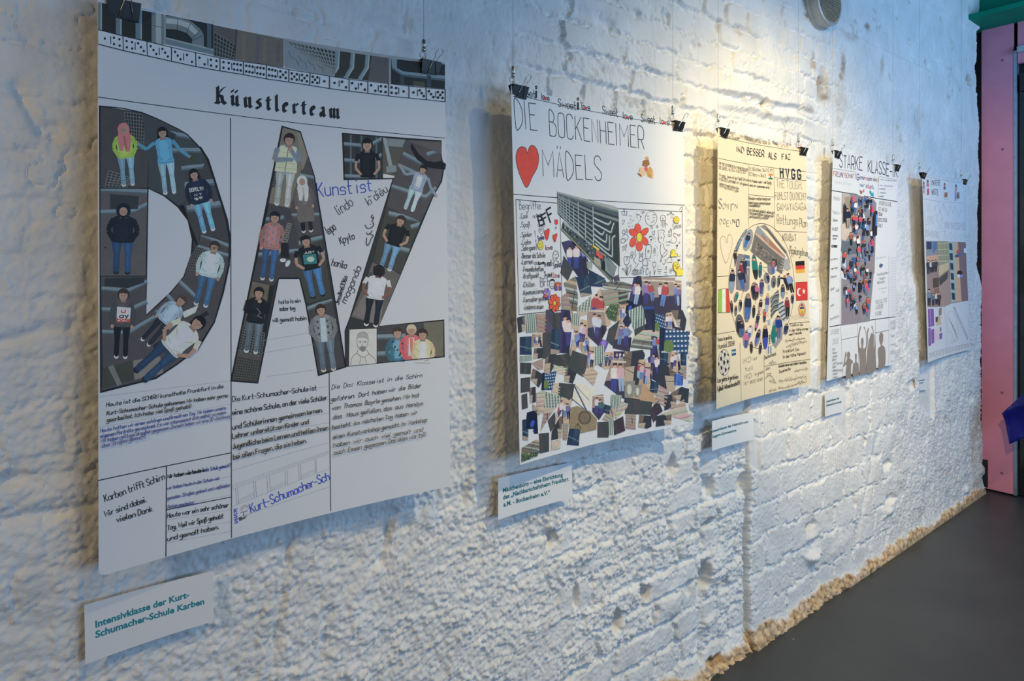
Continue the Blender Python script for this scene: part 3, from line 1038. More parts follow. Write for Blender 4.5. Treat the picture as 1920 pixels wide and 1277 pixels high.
        if hijab:
            E(*Q(0.0, 0), r * 1.25, r * 1.4, hijab)
            P([Q(.05, -.10), Q(.05, .10), Q(.14, .12), Q(.30, .10), Q(.40, .07), Q(.40, .01), Q(.22, .0), Q(.38, -.04), Q(.38, -.10), Q(.14, -.12)], hijab)
            P([Q(.12, -.02), Q(.12, .02), Q(.36, .03), Q(.36, -.0)], dk(hijab, .8))
            E(*Q(.012, 0), r * .72, r * .85, skin)
        elif hood:
            E(*Q(.015, 0), r * .78, r * .82, skin)
        else:
            E(*Q(-.012, 0), r * 1.08, r * 1.14, hair)
            E(*Q(.012, 0), r * .82, r * .92, skin)
            P([Q(-.055, -.062), Q(-.085, 0), Q(-.055, .062), Q(-.018, .05), Q(-.032, 0), Q(-.018, -.05)], hair)
        if face and L > 40:
            for s in (-1, 1):
                E(*Q(.008, s * .024), L * .008, L * .005, (30, 25, 25))
            P([Q(.042, -.018), Q(.042, .018), Q(.05, .0)], (110, 60, 60))
            P([Q(.012, -.004), Q(.03, -.008), Q(.03, .008), Q(.012, .004)], dk(skin, .8))


def hang_clip(sheet, s, group, label, wire_label, back_off=0.0, turn=0.0, wire=True, width=0.050, gap=0.016):
    """Binder clip over the top edge of a sheet, with its cable above."""
    p = sheet.P(np.array(s), np.array(1.0))
    root = empty('binder_clip', (p[0], p[1], p[2]), label, 'clip', group)
    top, hgt, dp = 0.004, 0.025, 0.011
    w2, w1 = width / 2, width / 2 * 0.90
    bm = bmesh.new()
    prof = [(-0.0012, -hgt), (-dp, top - 0.001), (-dp * .8, top), (dp * .8, top), (dp, top - 0.001), (0.0016, -hgt), (0.0012, -hgt + 0.002), (dp - .0015, top - .002), (-dp + .0015, top - .002), (-0.0008, -hgt + .002)]
    rows = []
    for sx in (-1, 1):
        rows.append([bm.verts.new((sx * (w2 if z > 0 else w1), y, z)) for y, z in prof])
    n = len(prof)
    for i in range(n):
        bm.faces.new((rows[0][i], rows[0][(i + 1) % n], rows[1][(i + 1) % n], rows[1][i]))
    bm.faces.new(rows[0][::-1]); bm.faces.new(rows[1])
    bmesh.ops.recalc_face_normals(bm, faces=bm.faces[:])
    for sy in (-1, 1):
        add_tube(bm, [(-w1, sy * 0.0012, -hgt), (w1, sy * 0.0012, -hgt)], 0.0018, 8)
    bm_obj('clip_body', bm, M_BLACK, root)
    for sy in (-1, 1):
        lean = 0.55 if sy < 0 else 0.12
        path = [(-.011, -hgt), (-.008, -.012), (-.0045, .002), (-.0042, .010), (-.0075, .017), (-.0075, .022), (-.004, .0265), (0, .0275), (.004, .0265), (.0075, .022), (.0075, .017), (.0042, .010), (.0045, .002), (.008, -.012), (.011, -hgt)]
        pts = []
        for x, z in path:
            y = sy * (0.0025 + (z + hgt) * 0.40) if z <= top else sy * (0.0025 + (top + hgt) * .40) + sy * (z - top) * lean
            if sy < 0:
                x = x + 0.004 + max(0, z) * 0.35
            else:
                x = x - 0.009
            pts.append((x, y, z))
        bm = bmesh.new(); add_tube(bm, pts, 0.0009, 8)
        bm_obj('wire_handle', bm, M_STEEL, root, smooth=True)
    root.rotation_euler = (0, 0, 0)
    if wire:
        w = empty('hanging_cable', (p[0] - 0.009, p[1] + 0.012, p[2]), wire_label, 'cable', group.replace('clips', 'cables'))
        z0 = 0.026
        bm = bmesh.new(); add_tube(bm, [(0, 0, z0 + gap), (0, 0, 3.9 - p[2])], 0.00055, 6)
        bm_obj('cable', bm, simple('cable_wire', (0.35, 0.36, 0.37), 0.5, 0.2) if 'cable_wire' not in bpy.data.materials else bpy.data.materials['cable_wire'], w)
        bm = bmesh.new()
        add_lathe(bm, [(0, gap + .022), (.0035, gap + .022), (.0048, gap + .020), (.0048, gap + .006), (.0038, gap + .004), (.0052, gap + .003), (.0052, gap - .003), (.003, gap - .005), (0, gap - .005)], (0, 0, z0 - .010), (0, 0, 1), 16)
        bm_obj('gripper', bm, M_STEEL, w, smooth=True)
        bm = bmesh.new()
        add_tube(bm, [(0, 0, z0 - .012 + gap), (.003, 0, z0 - .017 + gap), (.004, 0, z0 - .025 + gap), (0, 0, z0 - .030 + gap), (-.0035, 0, z0 - .026 + gap)], 0.0011, 8)
        bm_obj('hook', bm, M_STEEL, w, smooth=True)
    return root


def paper_mat(name, col, rough=0.55):
    return simple(name, col, rough, var=0.015, scale=12, spec=0.3)


WHITE_PAPER = paper_mat('white_card', (0.80, 0.80, 0.80))
CREAM_PAPER = paper_mat('cream_card', (0.80, 0.69, 0.49))


def poster(sh, label, mat, outline=None, group='student posters hung along the wall'):
    b = sh.P(np.array(0.5), np.array(0.0))
    sh.root = empty('poster', (b[0], b[1], b[2]), label, 'poster', group)
    sh.paper('paper_sheet', mat, sh.root, outline)
    return sh
# ---------------------------------------------------------------- the five posters
S1 = Sheet('daz', (183, -4), (834, 122), (845, 912), (185, 1082), 0.045, 0.0, 0.0, 0.022, (140, 146, 162))
ro = 0.010
poster(S1, 'largest poster, with the photo collage letters D A Z and the heading in blackletter', WHITE_PAPER,
       [(ro, 0), (S1.W, 0), (S1.W, S1.H), (0, S1.H), (0, ro), (ro * .3, ro * .3)])
S2 = Sheet('maedels', (958, 160), (1281, 232), (1292, 795), (975, 872), 0.060, -0.01, 0.01, 0.020, (198, 199, 203))
poster(S2, 'poster with a red heart and cut snapshots under the heading DIE BOCKENHEIMER MÄDELS', WHITE_PAPER)
S3 = Sheet('ikd', (1346, 240), (1511, 280), (1520, 722), (1343, 767), 0.058, -0.015, 0.0, 0.018, (244, 243, 235))
poster(S3, 'cream poster with a round photo collage, a football and small flags', CREAM_PAPER)
S4 = Sheet('starke', (1562, 283), (1683, 311), (1678, 683), (1550, 715), 0.035, -0.010, 0.0, 0.012, (205, 212, 218))
poster(S4, 'poster headed STARKE KLASSE with grey silhouettes of people along the bottom', WHITE_PAPER)
S5 = Sheet('kompass', (1729, 325), (1812, 338), (1822, 655), (1740, 680), 0.045, -0.02, 0.0, 0.012, (152, 174, 212))
poster(S5, 'poster nearest the pink door, with pencil writing and a large street photo', WHITE_PAPER)
CG = 'binder clips holding the posters'
CLIPS = [
    (S1, 0.055, 'black binder clip on the near top corner of the DAZ poster', 'thin cable running up from the near clip of the DAZ poster'),
    (S1, 0.945, 'black binder clip on the far top corner of the DAZ poster', 'thin cable with a brass and steel gripper above the far clip of the DAZ poster'),
    (S2, 0.040, 'black binder clip on the near top corner of the poster with the red heart', 'thin cable running up from the near clip of the red heart poster'),
    (S2, 0.965, 'black binder clip on the far top corner of the poster with the red heart', 'thin cable running up from the far clip of the red heart poster'),
    (S3, 0.060, 'black binder clip on the near top corner of the cream poster', 'thin cable running up from the near clip of the cream poster'),
    (S3, 0.965, 'black binder clip on the far top corner of the cream poster', 'thin cable running up from the far clip of the cream poster'),
    (S4, 0.055, 'black binder clip on the near top corner of the STARKE KLASSE poster', 'thin cable in front of the round vent above the STARKE KLASSE poster'),
    (S4, 0.985, 'black binder clip on the far top corner of the STARKE KLASSE poster', 'thin cable running up from the far clip of the STARKE KLASSE poster'),
    (S5, 0.020, 'black binder clip on the near top corner of the pencil written poster', 'thin cable running up from the near clip of the pencil written poster'),
    (S5, 0.960, 'black binder clip on the pencil written poster, closest to the pink door', 'thin cable nearest the pink door, above the pencil written poster')]
for (sh, s, lb, wl) in CLIPS:
    hang_clip(sh, s, CG, lb, wl)

# ---------------------------------------------------------------- caption cards on the wall
TEAL = (0, 92, 108)


def card(tl, tr, br, bl, off, slope, tilt, curl, label, rows, h, ref=(205, 205, 212)):
    sh = Sheet('card', tl, tr, br, bl, off, slope, tilt, curl, ref)
    b = sh.P(np.array(0.5), np.array(0.0))
    root = empty('caption_card', (b[0], b[1], b[2]), label, 'caption card', 'caption cards under the posters')
    sh.paper('card_sheet', WHITE_PAPER, root, thick=0.0004)
    if rows:
        sh.print_text(rows, None, None, h, TEAL, root)
    return sh


K = lambda ox, oy, k: (lambda x, y: (ox + x / k, oy + y / k))
z = K(140, 1060, 5.883)
card((158, 1135), (400, 1071), (401, 1165), (160, 1246), 0.015, 0.0, 0.003, 0.005,
     'caption card reading Intensivklasse der Kurt-Schumacher-Schule Karben, below the DAZ poster',
     [('Intensivklasse der Kurt-', z(230, 688), z(1265, 350)), ('Schumacher-Schule Karben', z(230, 802), z(1430, 425))], 13.2, (150, 150, 160))
z = K(910, 840, 7.98)
card((934, 897), (1072, 867), (1074, 933), (934, 975), 0.022, -0.004, 0.004, 0.004,
     'caption card reading Mädchenbüro, below the poster with the red heart',
     [('Mädchenbüro – eine Einrichtung', z(262, 668), z(1160, 425)), ('des „Nachbarschaftsheim Frankfurt', z(265, 772), z(1245, 487)), ('a.M. - Bockenheim e.V.“', z(270, 880), z(965, 690))], 8.6, (185, 185, 195))
z = K(1310, 600, 4.913)
card((1335, 790), (1412, 773), (1414, 824), (1335, 846), 0.030, -0.012, 0.006, 0.006,
     'caption card for the Heinrich-von-Gagern-Gymnasium, below the cream poster',
     [('Intensivklasse des Heinrich-von-', z(120, 1040), z(462, 945)), ('Gagern-Gymnasiums', z(123, 1090), z(347, 1025))], 5.4, (200, 200, 210))
z = K(1530, 480, 3.99)
card((1546, 738), (1581, 731), (1582, 772), (1547, 782), 0.020, -0.004, 0.002, 0.003,
     'caption card for the Michael-Ende-Schule, below the STARKE KLASSE poster',
     [('Intensivklasse der', z(78, 1098), z(175, 1070)), ('Michael-Ende-Schule', z(78, 1128), z(190, 1097))], 4.4, (190, 195, 205))
card((1715, 709), (1740, 703), (1738, 731), (1716, 734), 0.020, -0.004, 0.002, 0.003,
     'small grey caption card low on the wall below the pencil written poster',
     [('Intensivklasse', (1719, 716), (1734, 713)), ('der Schule', (1719, 721), (1731, 718.5))], 2.6)
# ---------------------------------------------------------------- poster with the letters D A Z
K1 = (24, 26, 32)                 # black pen
BL = (32, 48, 120)                # blue pen
ASPH = (66, 65, 70)
RAIL = (104, 124, 142)
S = S1


def rails(S, clip, segs, w, c=RAIL):
    """Galvanised rails seen from above: bright top edge and darker side."""
    for (a, b) in segs:
        dx, dy = b[0] - a[0], b[1] - a[1]
        l = math.hypot(dx, dy); ox, oy = -dy / l * w / 2, dx / l * w / 2
        S.poly([(a[0] - ox, a[1] - oy), (b[0] - ox, b[1] - oy), (b[0] + ox, b[1] + oy), (a[0] + ox, a[1] + oy)], c, clip)
        S.poly([(a[0] + ox * .3, a[1] + oy * .3), (b[0] + ox * .3, b[1] + oy * .3), (b[0] + ox, b[1] + oy), (a[0] + ox, a[1] + oy)], tuple(v * .72 for v in c), clip)


def grate(S, quad, clip, nx=7, ny=9, c=(92, 94, 98), bgc=(40, 42, 46)):
    S.poly(quad, bgc, clip)
    a, b, c_, d = quad
    L = lambda p, q, t: (p[0] + (q[0] - p[0]) * t, p[1] + (q[1] - p[1]) * t)
    def bar(p, q, w):
        dx, dy = q[0] - p[0], q[1] - p[1]
        l = math.hypot(dx, dy) or 1; ox, oy = -dy / l * w / 2, dx / l * w / 2
        S.poly([(p[0] - ox, p[1] - oy), (q[0] - ox, q[1] - oy), (q[0] + ox, q[1] + oy), (p[0] + ox, p[1] + oy)], c, clip)
    w = math.dist(a, b) / nx * .28
    for i in range(nx + 1):
        bar(L(a, b, i / nx), L(d, c_, i / nx), w)
    for i in range(ny + 1):
        bar(L(a, d, i / ny), L(b, c_, i / ny), w)


# strip of six photographs along the top edge
def strip_photo(quad, draw, base=(38, 42, 46)):
    S.begin('photo'); S.poly(quad, base); draw(quad); return S.end(strip)


S.use()
S.gain = 0.70
S.begin('photo_strip')
S.poly([(184, 3), (834, 118), (834, 168), (184, 58)], (128, 134, 146))
strip = S.end()
S.layer = 0.0007


def d1(q):
    for (a, b) in ((184, 191), (217, 228), (254, 266)):
        S.poly([(a, 0), (b, 2), (b, 90), (a, 88)], (88, 108, 128), q); S.poly([(b - 3, 0), (b, 2), (b, 90), (b - 3, 90)], (128, 140, 150), q)
    S.poly([(284, 15), (307, 20), (307, 90), (284, 86)], (100, 112, 122), q); S.poly([(292, 15), (302, 20), (302, 90), (292, 86)], (140, 152, 160), q)
    S.line([(285, 48), (306, 52)], 1, (60, 66, 72))


strip_photo([(184, 5), (307, 27), (307, 84), (184, 56)], d1, (40, 42, 40))


def d2(q):
    S.poly([(311, 30), (336, 33), (358, 40), (376, 55), (382, 66), (382, 90), (360, 88), (360, 73), (350, 62), (332, 56), (311, 54)], (98, 112, 124), q)
    S.poly([(311, 34), (336, 37), (356, 44), (372, 60), (366, 66), (350, 52), (332, 46), (311, 44)], (146, 158, 166), q)
    for a, b in (((333, 35), (332, 56)), ((358, 41), (350, 62)), ((376, 56), (360, 72)), ((382, 66), (360, 76))):
        S.line([a, b], 0.9, (50, 58, 64))
    S.poly([(311, 70), (400, 92), (400, 103), (311, 82)], (92, 112, 130), q); S.poly([(311, 70), (400, 92), (400, 95), (311, 73)], (130, 142, 150), q)
    S.poly([(388, 40), (396, 44), (396, 92), (388, 90)], (70, 84, 98), q)


strip_photo([(311, 28), (400, 46), (400, 103), (311, 82)], d2)


def d3(q):
    grate(S, [(401, 60), (443, 86), (437, 114), (401, 104)], q, 7, 5)
    S.poly([(446, 54), (531, 74), (531, 127), (440, 112)], (96, 92, 88), q)
    for i in range(6):
        S.poly([(455 + i * 13, 62 + i * 3), (461 + i * 13, 64 + i * 3), (459 + i * 13, 118), (452 + i * 13, 116)], (104 - i % 3 * 8, 100 - i % 3 * 8, 94), q)
    S.line([(443, 55), (440, 111)], 1.2, (50, 50, 54))


strip_photo([(401, 47), (531, 74), (531, 127), (401, 105)], d3, (82, 80, 84))


def d4(q):
    grate(S, [(537, 77), (629, 96), (627, 140), (600, 128)], q, 12, 6, (116, 122, 128), (48, 52, 56))
    for a in range(4):
        S.line([(540 + a * 18, 96 + a * 8), (546 + a * 18, 108 + a * 6), (556 + a * 16, 112 + a * 5), (560 + a * 15, 124 + a * 4)], .7, (74, 80, 90))


strip_photo([(535, 75), (629, 95), (627, 144), (535, 127)], d4, (116, 126, 142))


def d5(q):
    for x in (634, 662, 690):
        w = 7
        S.poly([(x - w / 2, 90), (x + w / 2, 92), (x + w / 2 - 2, 128), (x - 14, 152), (x - 22, 152), (x - w / 2 - 3, 126)], (104, 124, 140), q)
        S.poly([(x + w / 2 - 2, 92), (x + w / 2, 92), (x + w / 2 - 2, 128), (x - 14, 152), (x - 16, 152), (x + w / 2 - 5, 126)], (140, 150, 158), q)
    S.poly([(697, 100), (729, 108), (729, 156), (690, 152)], (84, 80, 88), q)


strip_photo([(630, 95), (729, 109), (729, 156), (628, 144)], d5, (52, 54, 52))


def d6(q):
    S.poly([(733, 104), (744, 110), (744, 128), (756, 134), (834, 142), (834, 152), (754, 143), (735, 130)], (104, 124, 140), q)
    S.poly([(735, 126), (754, 139), (834, 148), (834, 152), (754, 143), (735, 130)], (70, 86, 100), q)
    for x in (750, 800):
        S.poly([(x, 140), (x + 8, 142), (x + 8, 166), (x, 165)], (52, 64, 74), q)
    S.poly([(775, 152), (796, 154), (796, 164), (775, 162)], (70, 72, 60), q)


strip_photo([(733, 110), (834, 121), (834, 167), (733, 157)], d6)
S.layer = 0.0003
S.gain = 1.0

# row of dominoes
S.use()
tops = [(184, 56), (230, 68), (275, 78), (321, 89), (366, 99), (412, 109), (456, 116), (499, 122), (541, 131), (581, 137), (617, 143), (654, 149), (689, 153), (728, 157), (766, 162), (798, 165), (834, 168)]
bots = [(184, 83), (231, 95), (276, 105), (321, 115), (367, 125), (412, 133), (456, 140), (499, 148), (541, 154), (580, 160), (617, 166), (654, 171), (689, 175), (728, 180), (766, 184), (799, 187), (834, 191)]
S.begin('domino_border', 0.0013)
S.poly([(184, 57)] + tops[1:] + bots[::-1], (140, 150, 168))
S.line(tops, 1.6, K1); S.line(bots, 1.6, K1)
PIP = {1: [(.5, .5)], 2: [(.25, .25), (.75, .8)], 3: [(.22, .2), (.5, .5), (.78, .8)], 4: [(.22, .22), (.78, .22), (.22, .8), (.78, .8)],
       5: [(.2, .2), (.8, .2), (.5, .5), (.2, .8), (.8, .8)], 6: [(.15, .22), (.5, .22), (.85, .22), (.15, .8), (.5, .8), (.85, .8)]}
vals = [(1, 4), (4, 3), (3, 3), (3, 2), (2, 4), (4, 6), (6, 6), (6, 5), (5, 5), (5, 1), (1, 2), (2, 2), (2, 4), (4, 1), (1, 3), (3, 5)]
for i, (a, b) in enumerate(vals):
    t0, t1, b0, b1 = tops[i], tops[i + 1], bots[i], bots[i + 1]
    S.line([t1, b1], 1.5, K1)
    B = lambda x, y: ((t0[0] * (1 - x) + t1[0] * x) * (1 - y) + (b0[0] * (1 - x) + b1[0] * x) * y, (t0[1] * (1 - x) + t1[1] * x) * (1 - y) + (b0[1] * (1 - x) + b1[1] * x) * y)
    S.line([B(.5, .25), B(.5, .75)], 1.3, K1)
    for n, o in ((a, .06), (b, .54)):
        for (x, y) in PIP[n]:
            p = B(o + x * .40, .12 + y * .76)
            S.ell(p[0], p[1], 2.1, 2.5, K1, 10)
S.end()

# blackletter heading
BLK = {
    'K': (5.2, [[(.2, 6.3), (1.2, 7)], [(1.2, 7), (1.2, .6), (2, 0)], [(1.3, 3.6), (2.6, 5.2), (3.2, 6.5), (4.6, 7.1)], [(1.3, 3.5), (3.0, 3.0), (3.3, 1), (4.6, .1)], [(.1, .4), (1.2, .1)]]),
    'n': (4.0, [[(.4, 3.6), (.9, 4.1), (1.1, .6), (1.7, 0)], [(1.2, 3.4), (2.6, 4.2), (3.0, 3.7), (3.0, .6), (3.7, 0)]]),
    'ü': (4.0, [[(.4, 4.0), (.9, 3.6), (.9, .8), (1.5, .1), (2.8, .9)], [(2.8, 4.2), (2.8, .6), (3.5, 0)], [(.8, 5.5), (.9, 6.4)], [(2.5, 5.5), (2.6, 6.4)]]),
    's': (3.2, [[(2.6, 4.0), (1.4, 4.1), (.7, 3.2), (2.2, 2.0), (2.3, .7), (1.2, 0), (.4, .6)]]),
    't': (2.6, [[(1.1, 5.6), (1.1, .7), (1.9, 0)], [(.2, 4.1), (2.2, 4.1)]]),
    'l': (2.0, [[(.5, 6.6), (.9, 7), (.9, .7), (1.6, 0)]]),
    'e': (3.2, [[(.7, 2.2), (2.4, 2.8), (2.2, 3.8), (1.3, 4.1), (.7, 3.2), (.7, .8), (1.5, 0), (2.6, .7)]]),
    'r': (3.0, [[(.4, 3.6), (.9, 4.1), (1.0, .6), (1.6, 0)], [(1.2, 3.5), (2.2, 4.2), (2.7, 3.6)]]),
    'a': (3.4, [[(.6, 3.6), (1.7, 4.1), (2.3, 3.5), (2.3, .7), (3.0, 0)], [(2.3, 2.3), (.9, 1.9), (.8, .6), (1.5, 0), (2.3, .8)]]),
    'm': (5.8, [[(.4, 3.6), (.9, 4.1), (1.1, .6), (1.7, 0)], [(1.2, 3.4), (2.4, 4.2), (2.8, 3.7), (2.8, .6), (3.4, 0)], [(2.9, 3.4), (4.3, 4.2), (4.7, 3.7), (4.7, .6), (5.4, 0)]]),
}
S.begin('heading_lettering')
S.text('Künstlerteam', (403, 193), (637, 222), 37, 2, K1, nib=7.4, glyphs=BLK, jit=0.06)
S.end()

# ruled lines
S.begin('ruled_lines', 0.00028)
S.line([(184, 182), (835, 259)], 1.5, K1)
S.line([(432, 222), (434, 1008)], 1.5, K1)
S.line([(617, 694), (620, 958)], 1.4, K1)
S.line([(184, 901), (433, 849)], 1.8, K1)
S.line([(312, 873), (311, 1043)], 1.6, K1)
S.line([(312, 956), (433, 932)], 1.6, K1)
for a, b in (((186, 744), (432, 714)), ((184, 802), (432, 758)), ((312, 919), (432, 893)), ((312, 938), (432, 912)), ((312, 952), (432, 928)), ((312, 975), (433, 955)),
             ((312, 998), (433, 978)), ((312, 1018), (433, 996)), ((486, 640), (580, 624)), ((485, 663), (590, 645)), ((500, 706), (600, 692)), ((437, 754), (617, 724)),
             ((437, 778), (617, 748)), ((437, 806), (617, 774)), ((437, 824), (617, 792)), ((437, 842), (617, 806)), ((434, 882), (618, 829)), ((434, 975), (619, 912))):
    S.line([a, b], 0.5, (112, 120, 136))
S.end()

# ---- letter D
S.gain = 0.70
S.begin('photo_letter')
D_OUT = [(187, 199), (229, 203), (266, 211), (293, 222), (334, 242), (351, 252), (375, 277), (389, 299), (399, 330), (414, 378), (425, 413), (431, 452), (428, 497), (417, 548), (400, 604), (369, 655), (330, 684), (292, 709), (244, 721), (189, 735)]
D_IN = [(277, 352), (308, 367), (334, 388), (353, 413), (361, 449), (359, 478), (345, 519), (321, 548), (292, 575), (273, 592), (274, 519)]
bm_out = D_OUT + [(189, 735)]
S.poly([(187, 199), (266, 211), (293, 222), (308, 367), (277, 352), (274, 519), (273, 592), (292, 575), (292, 709), (189, 735)], (50, 50, 54))
S.poly([(293, 222), (351, 252), (375, 277), (399, 330), (414, 378), (425, 413), (431, 452), (361, 449), (353, 413), (334, 388), (308, 367)], (30, 30, 34))
S.poly([(361, 449), (431, 452), (428, 497), (417, 548), (400, 604), (369, 655), (330, 684), (292, 709), (292, 575), (321, 548), (345, 519), (359, 478)], (50, 50, 54))
for pts, w in ((D_OUT[:7], 2.2), (D_OUT[6:13], 5.0), (D_OUT[12:16], 5.5), (D_OUT[15:], 3.2), ([D_OUT[-1], D_OUT[0]], 2.4), (D_IN + [D_IN[0]], 2.6)):
    S.line(pts, w, K1)
S.poly([(308, 367), (345, 378), (371, 460), (361, 449), (353, 413), (334, 388)], (22, 22, 26))
letterD = S.end()
S.layer = 0.0009


def photo(par, quad, base=ASPH, draw=None):
    S.begin('photo'); S.poly(quad, base)
    if draw:
        draw(hull(quad))
    return S.end(par)


def f(q):
    grate(S, [(233, 211), (272, 215), (268, 280), (240, 275)], q, 7, 10); grate(S, [(203, 320), (250, 335), (236, 352), (196, 352)], q, 6, 6)
    S.person((231, 243), (240, 347), (150, 186, 72), (112, 152, 178), hijab=(186, 104, 110), w=1.02, hr=.088, shoe=(196, 190, 178), arms='pocket')


photo(letterD, [(188, 201), (266, 213), (278, 300), (276, 352), (188, 352)], ASPH, f)


def f(q):
    rails(S, q, [((308, 248), (362, 258)), ((322, 282), (380, 282)), ((340, 316), (395, 310))], 9)
    S.poly([(306, 240), (330, 252), (322, 275), (305, 268)], (46, 52, 58), q)
    S.person((304, 249), (318, 362), (78, 146, 190), (132, 172, 200), long=True, arms='out', hr=.078, w=.92, hair=(22, 22, 26))
    S.ell(360, 298, 5, 6, (58, 70, 44))


photo(letterD, [(266, 213), (293, 223), (334, 243), (351, 254), (374, 279), (387, 300), (347, 320), (344, 384), (334, 386), (308, 366), (278, 352), (278, 300)], (64, 62, 68), f)


def f(q):
    rails(S, q, [((344, 348), (410, 340)), ((350, 392), (416, 382))], 12)
    S.person((363, 327), (391, 433), (28, 38, 66), (96, 160, 208), long=True, hair=(22, 22, 26), hr=.078, w=1.0)
    S.text('DOPELYN', (356, 360), (381, 356), 7, 1.2, (205, 200, 185), jit=0)
    S.text('N Y', (365, 368), (378, 366), 4.5, 1, (205, 200, 185), jit=0)
    S.text('98-99', (365, 376), (379, 373), 5, 1.1, (205, 200, 185), jit=0)


photo(letterD, [(347, 320), (387, 300), (398, 332), (412, 378), (423, 413), (429, 453), (375, 439), (371, 458), (353, 412), (344, 384)], (60, 60, 66), f)


def f(q):
    rails(S, q, [((188, 356), (277, 360)), ((188, 398), (250, 396)), ((250, 396), (278, 382))], 9)
    S.poly([(206, 364), (260, 368), (258, 392), (206, 392)], (44, 52, 58), q)
    S.person((231, 395), (228, 512), (24, 30, 46), (42, 72, 116), hood=(22, 27, 42), w=1.18, arms='pocket', hr=.085, shoe=(28, 34, 46))
    S.ell(197, 464, 1.6, 1.6, (40, 40, 44))


photo(letterD, [(188, 354), (276, 354), (273, 517), (188, 517)], (82, 80, 88), f)


def f(q):
    rails(S, q, [((190, 541), (240, 545)), ((240, 545), (275, 528)), ((190, 580), (240, 582)), ((240, 582), (275, 566)), ((190, 622), (240, 624)), ((240, 624), (290, 594))], 8)
    S.poly([(196, 522), (270, 520), (270, 530), (240, 540), (196, 536)], (40, 46, 52), q)
    S.person((231, 553), (226, 670), (72, 72, 76), (22, 24, 32), w=.92, hr=.085, shoe=(196, 196, 198), hair=(50, 42, 38))
    S.poly([(219, 575), (245, 577), (243, 604), (218, 603)], (206, 200, 190))
    S.text('u', (227, 586), (234, 586), 10, 2.0, (196, 66, 52), jit=0); S.text('ay', (224, 596), (240, 595), 9, 1.8, (36, 34, 36), jit=0); S.text('bas', (219, 603), (243, 603), 8, 1.8, (196, 66, 52), jit=0)


photo(letterD, [(189, 519), (273, 519), (273, 592), (292, 576), (299, 620), (253, 669), (192, 688)], (70, 68, 74), f)


def f(q):
    rails(S, q, [((376, 440), (430, 462)), ((370, 462), (430, 480))], 7)
    grate(S, [(364, 462), (381, 466), (370, 508), (352, 505)], q, 5, 9)
    S.person((402, 463), (376, 572), (158, 182, 194), (56, 94, 140), w=1.05, hr=.082, shoe=(200, 196, 190), hair=(52, 42, 36))
    for x in (397, 405):
        S.loop([(x - 3, 463), (x + 3, 463), (x + 3, 467), (x - 3, 467)], .8, (40, 30, 34))


photo(letterD, [(371, 460), (376, 440), (429, 454), (427, 497), (416, 548), (401, 602), (369, 580), (338, 528), (345, 519), (358, 479)], (66, 64, 68), f)


def f(q):
    rails(S, q, [((292, 582), (310, 606)), ((312, 552), (336, 580)), ((336, 528), (366, 556))], 8)
    S.poly([(286, 648), (400, 574), (404, 580), (292, 660)], (38, 38, 40), q); S.poly([(340, 586), (372, 572), (366, 586), (346, 596)], (180, 182, 184), q)
    S.poly([(249, 676), (300, 668), (306, 700), (252, 712)], (112, 110, 112), q)
    S.poly([(192, 690), (248, 676), (250, 712), (192, 728)], (58, 60, 56), q); S.poly([(202, 688), (212, 684), (228, 720), (220, 724)], (100, 104, 108), q)
    S.person((340, 564), (272, 642), (136, 160, 188), (36, 40, 52), long=True, hair=(72, 54, 46), w=.95, hr=.085)
    S.person((371, 606), (262, 704), (188, 194, 186), (36, 62, 98), w=1.05, hr=.082, shoe=(26, 30, 36), hair=(20, 20, 24), arms='bare')


photo(letterD, [(292, 576), (321, 549), (344, 520), (338, 528), (369, 580), (401, 602), (368, 653), (330, 682), (292, 707), (244, 719), (190, 732), (192, 688), (253, 669), (299, 620)], (70, 70, 74), f)

# ---- letter A
S.layer = 0.0003
S.begin('photo_letter')
A_OUT = [(529, 237), (563, 247), (589, 330), (623, 533), (648, 688), (597, 704), (574, 572), (562, 522), (522, 522), (483, 718), (433, 714), (499, 387)]
S.poly(A_OUT, (44, 44, 48)); S.loop(A_OUT, 2.4, K1)
S.poly([(503, 381), (486, 480), (472, 526), (500, 388)], K1)
letterA = S.end()
S.layer = 0.0009


def f(q):
    grate(S, [(520, 290), (532, 292), (514, 352), (505, 350)], q, 4, 12); S.poly([(556, 250), (563, 250), (582, 320), (566, 318)], (120, 116, 108), q)
    S.person((542, 262), (528, 384), (118, 134, 156), (156, 164, 168), vest=(190, 184, 160), w=1.0, hr=.08, arms='chin', shoe=(186, 188, 190), hair=(42, 30, 32))


photo(letterA, [(530, 239), (562, 248), (577, 292), (560, 330), (543, 391), (504, 381)], (108, 104, 98), f)


def f(q):
    rails(S, q, [((545, 404), (600, 402)), ((552, 326), (590, 334))], 7)
    S.person((566, 340), (576, 434), (96, 92, 96), (26, 28, 34), hijab=(196, 190, 184), dress=True, w=.95, hr=.085, shoe=(196, 192, 190))


photo(letterA, [(577, 292), (588, 331), (604, 440), (560, 445), (543, 391), (560, 330)], (70, 70, 72), f)


def f(q):
    rails(S, q, [((492, 412), (532, 408)), ((480, 478), (560, 470)), ((478, 448), (520, 440))], 8)
    S.person((515, 408), (500, 524), (150, 104, 104), (46, 82, 136), w=.92, hr=.08, shoe=(170, 176, 184), pattern=(92, 118, 158), hair=(26, 24, 26))
    grate(S, [(538, 418), (546, 420), (538, 455), (529, 452)], q, 4, 8, (150, 150, 150), (30, 30, 34))
    S.poly([(526, 455), (540, 455), (542, 484), (526, 482)], (26, 28, 32), q)
    S.ell(530, 488, 6, 3.5, (190, 190, 192)); S.ell(539, 494, 4, 7, (190, 190, 192), rot=.5)


photo(letterA, [(504, 382), (543, 391), (560, 445), (556, 520), (523, 520), (512, 535), (473, 526)], (62, 60, 64), f)


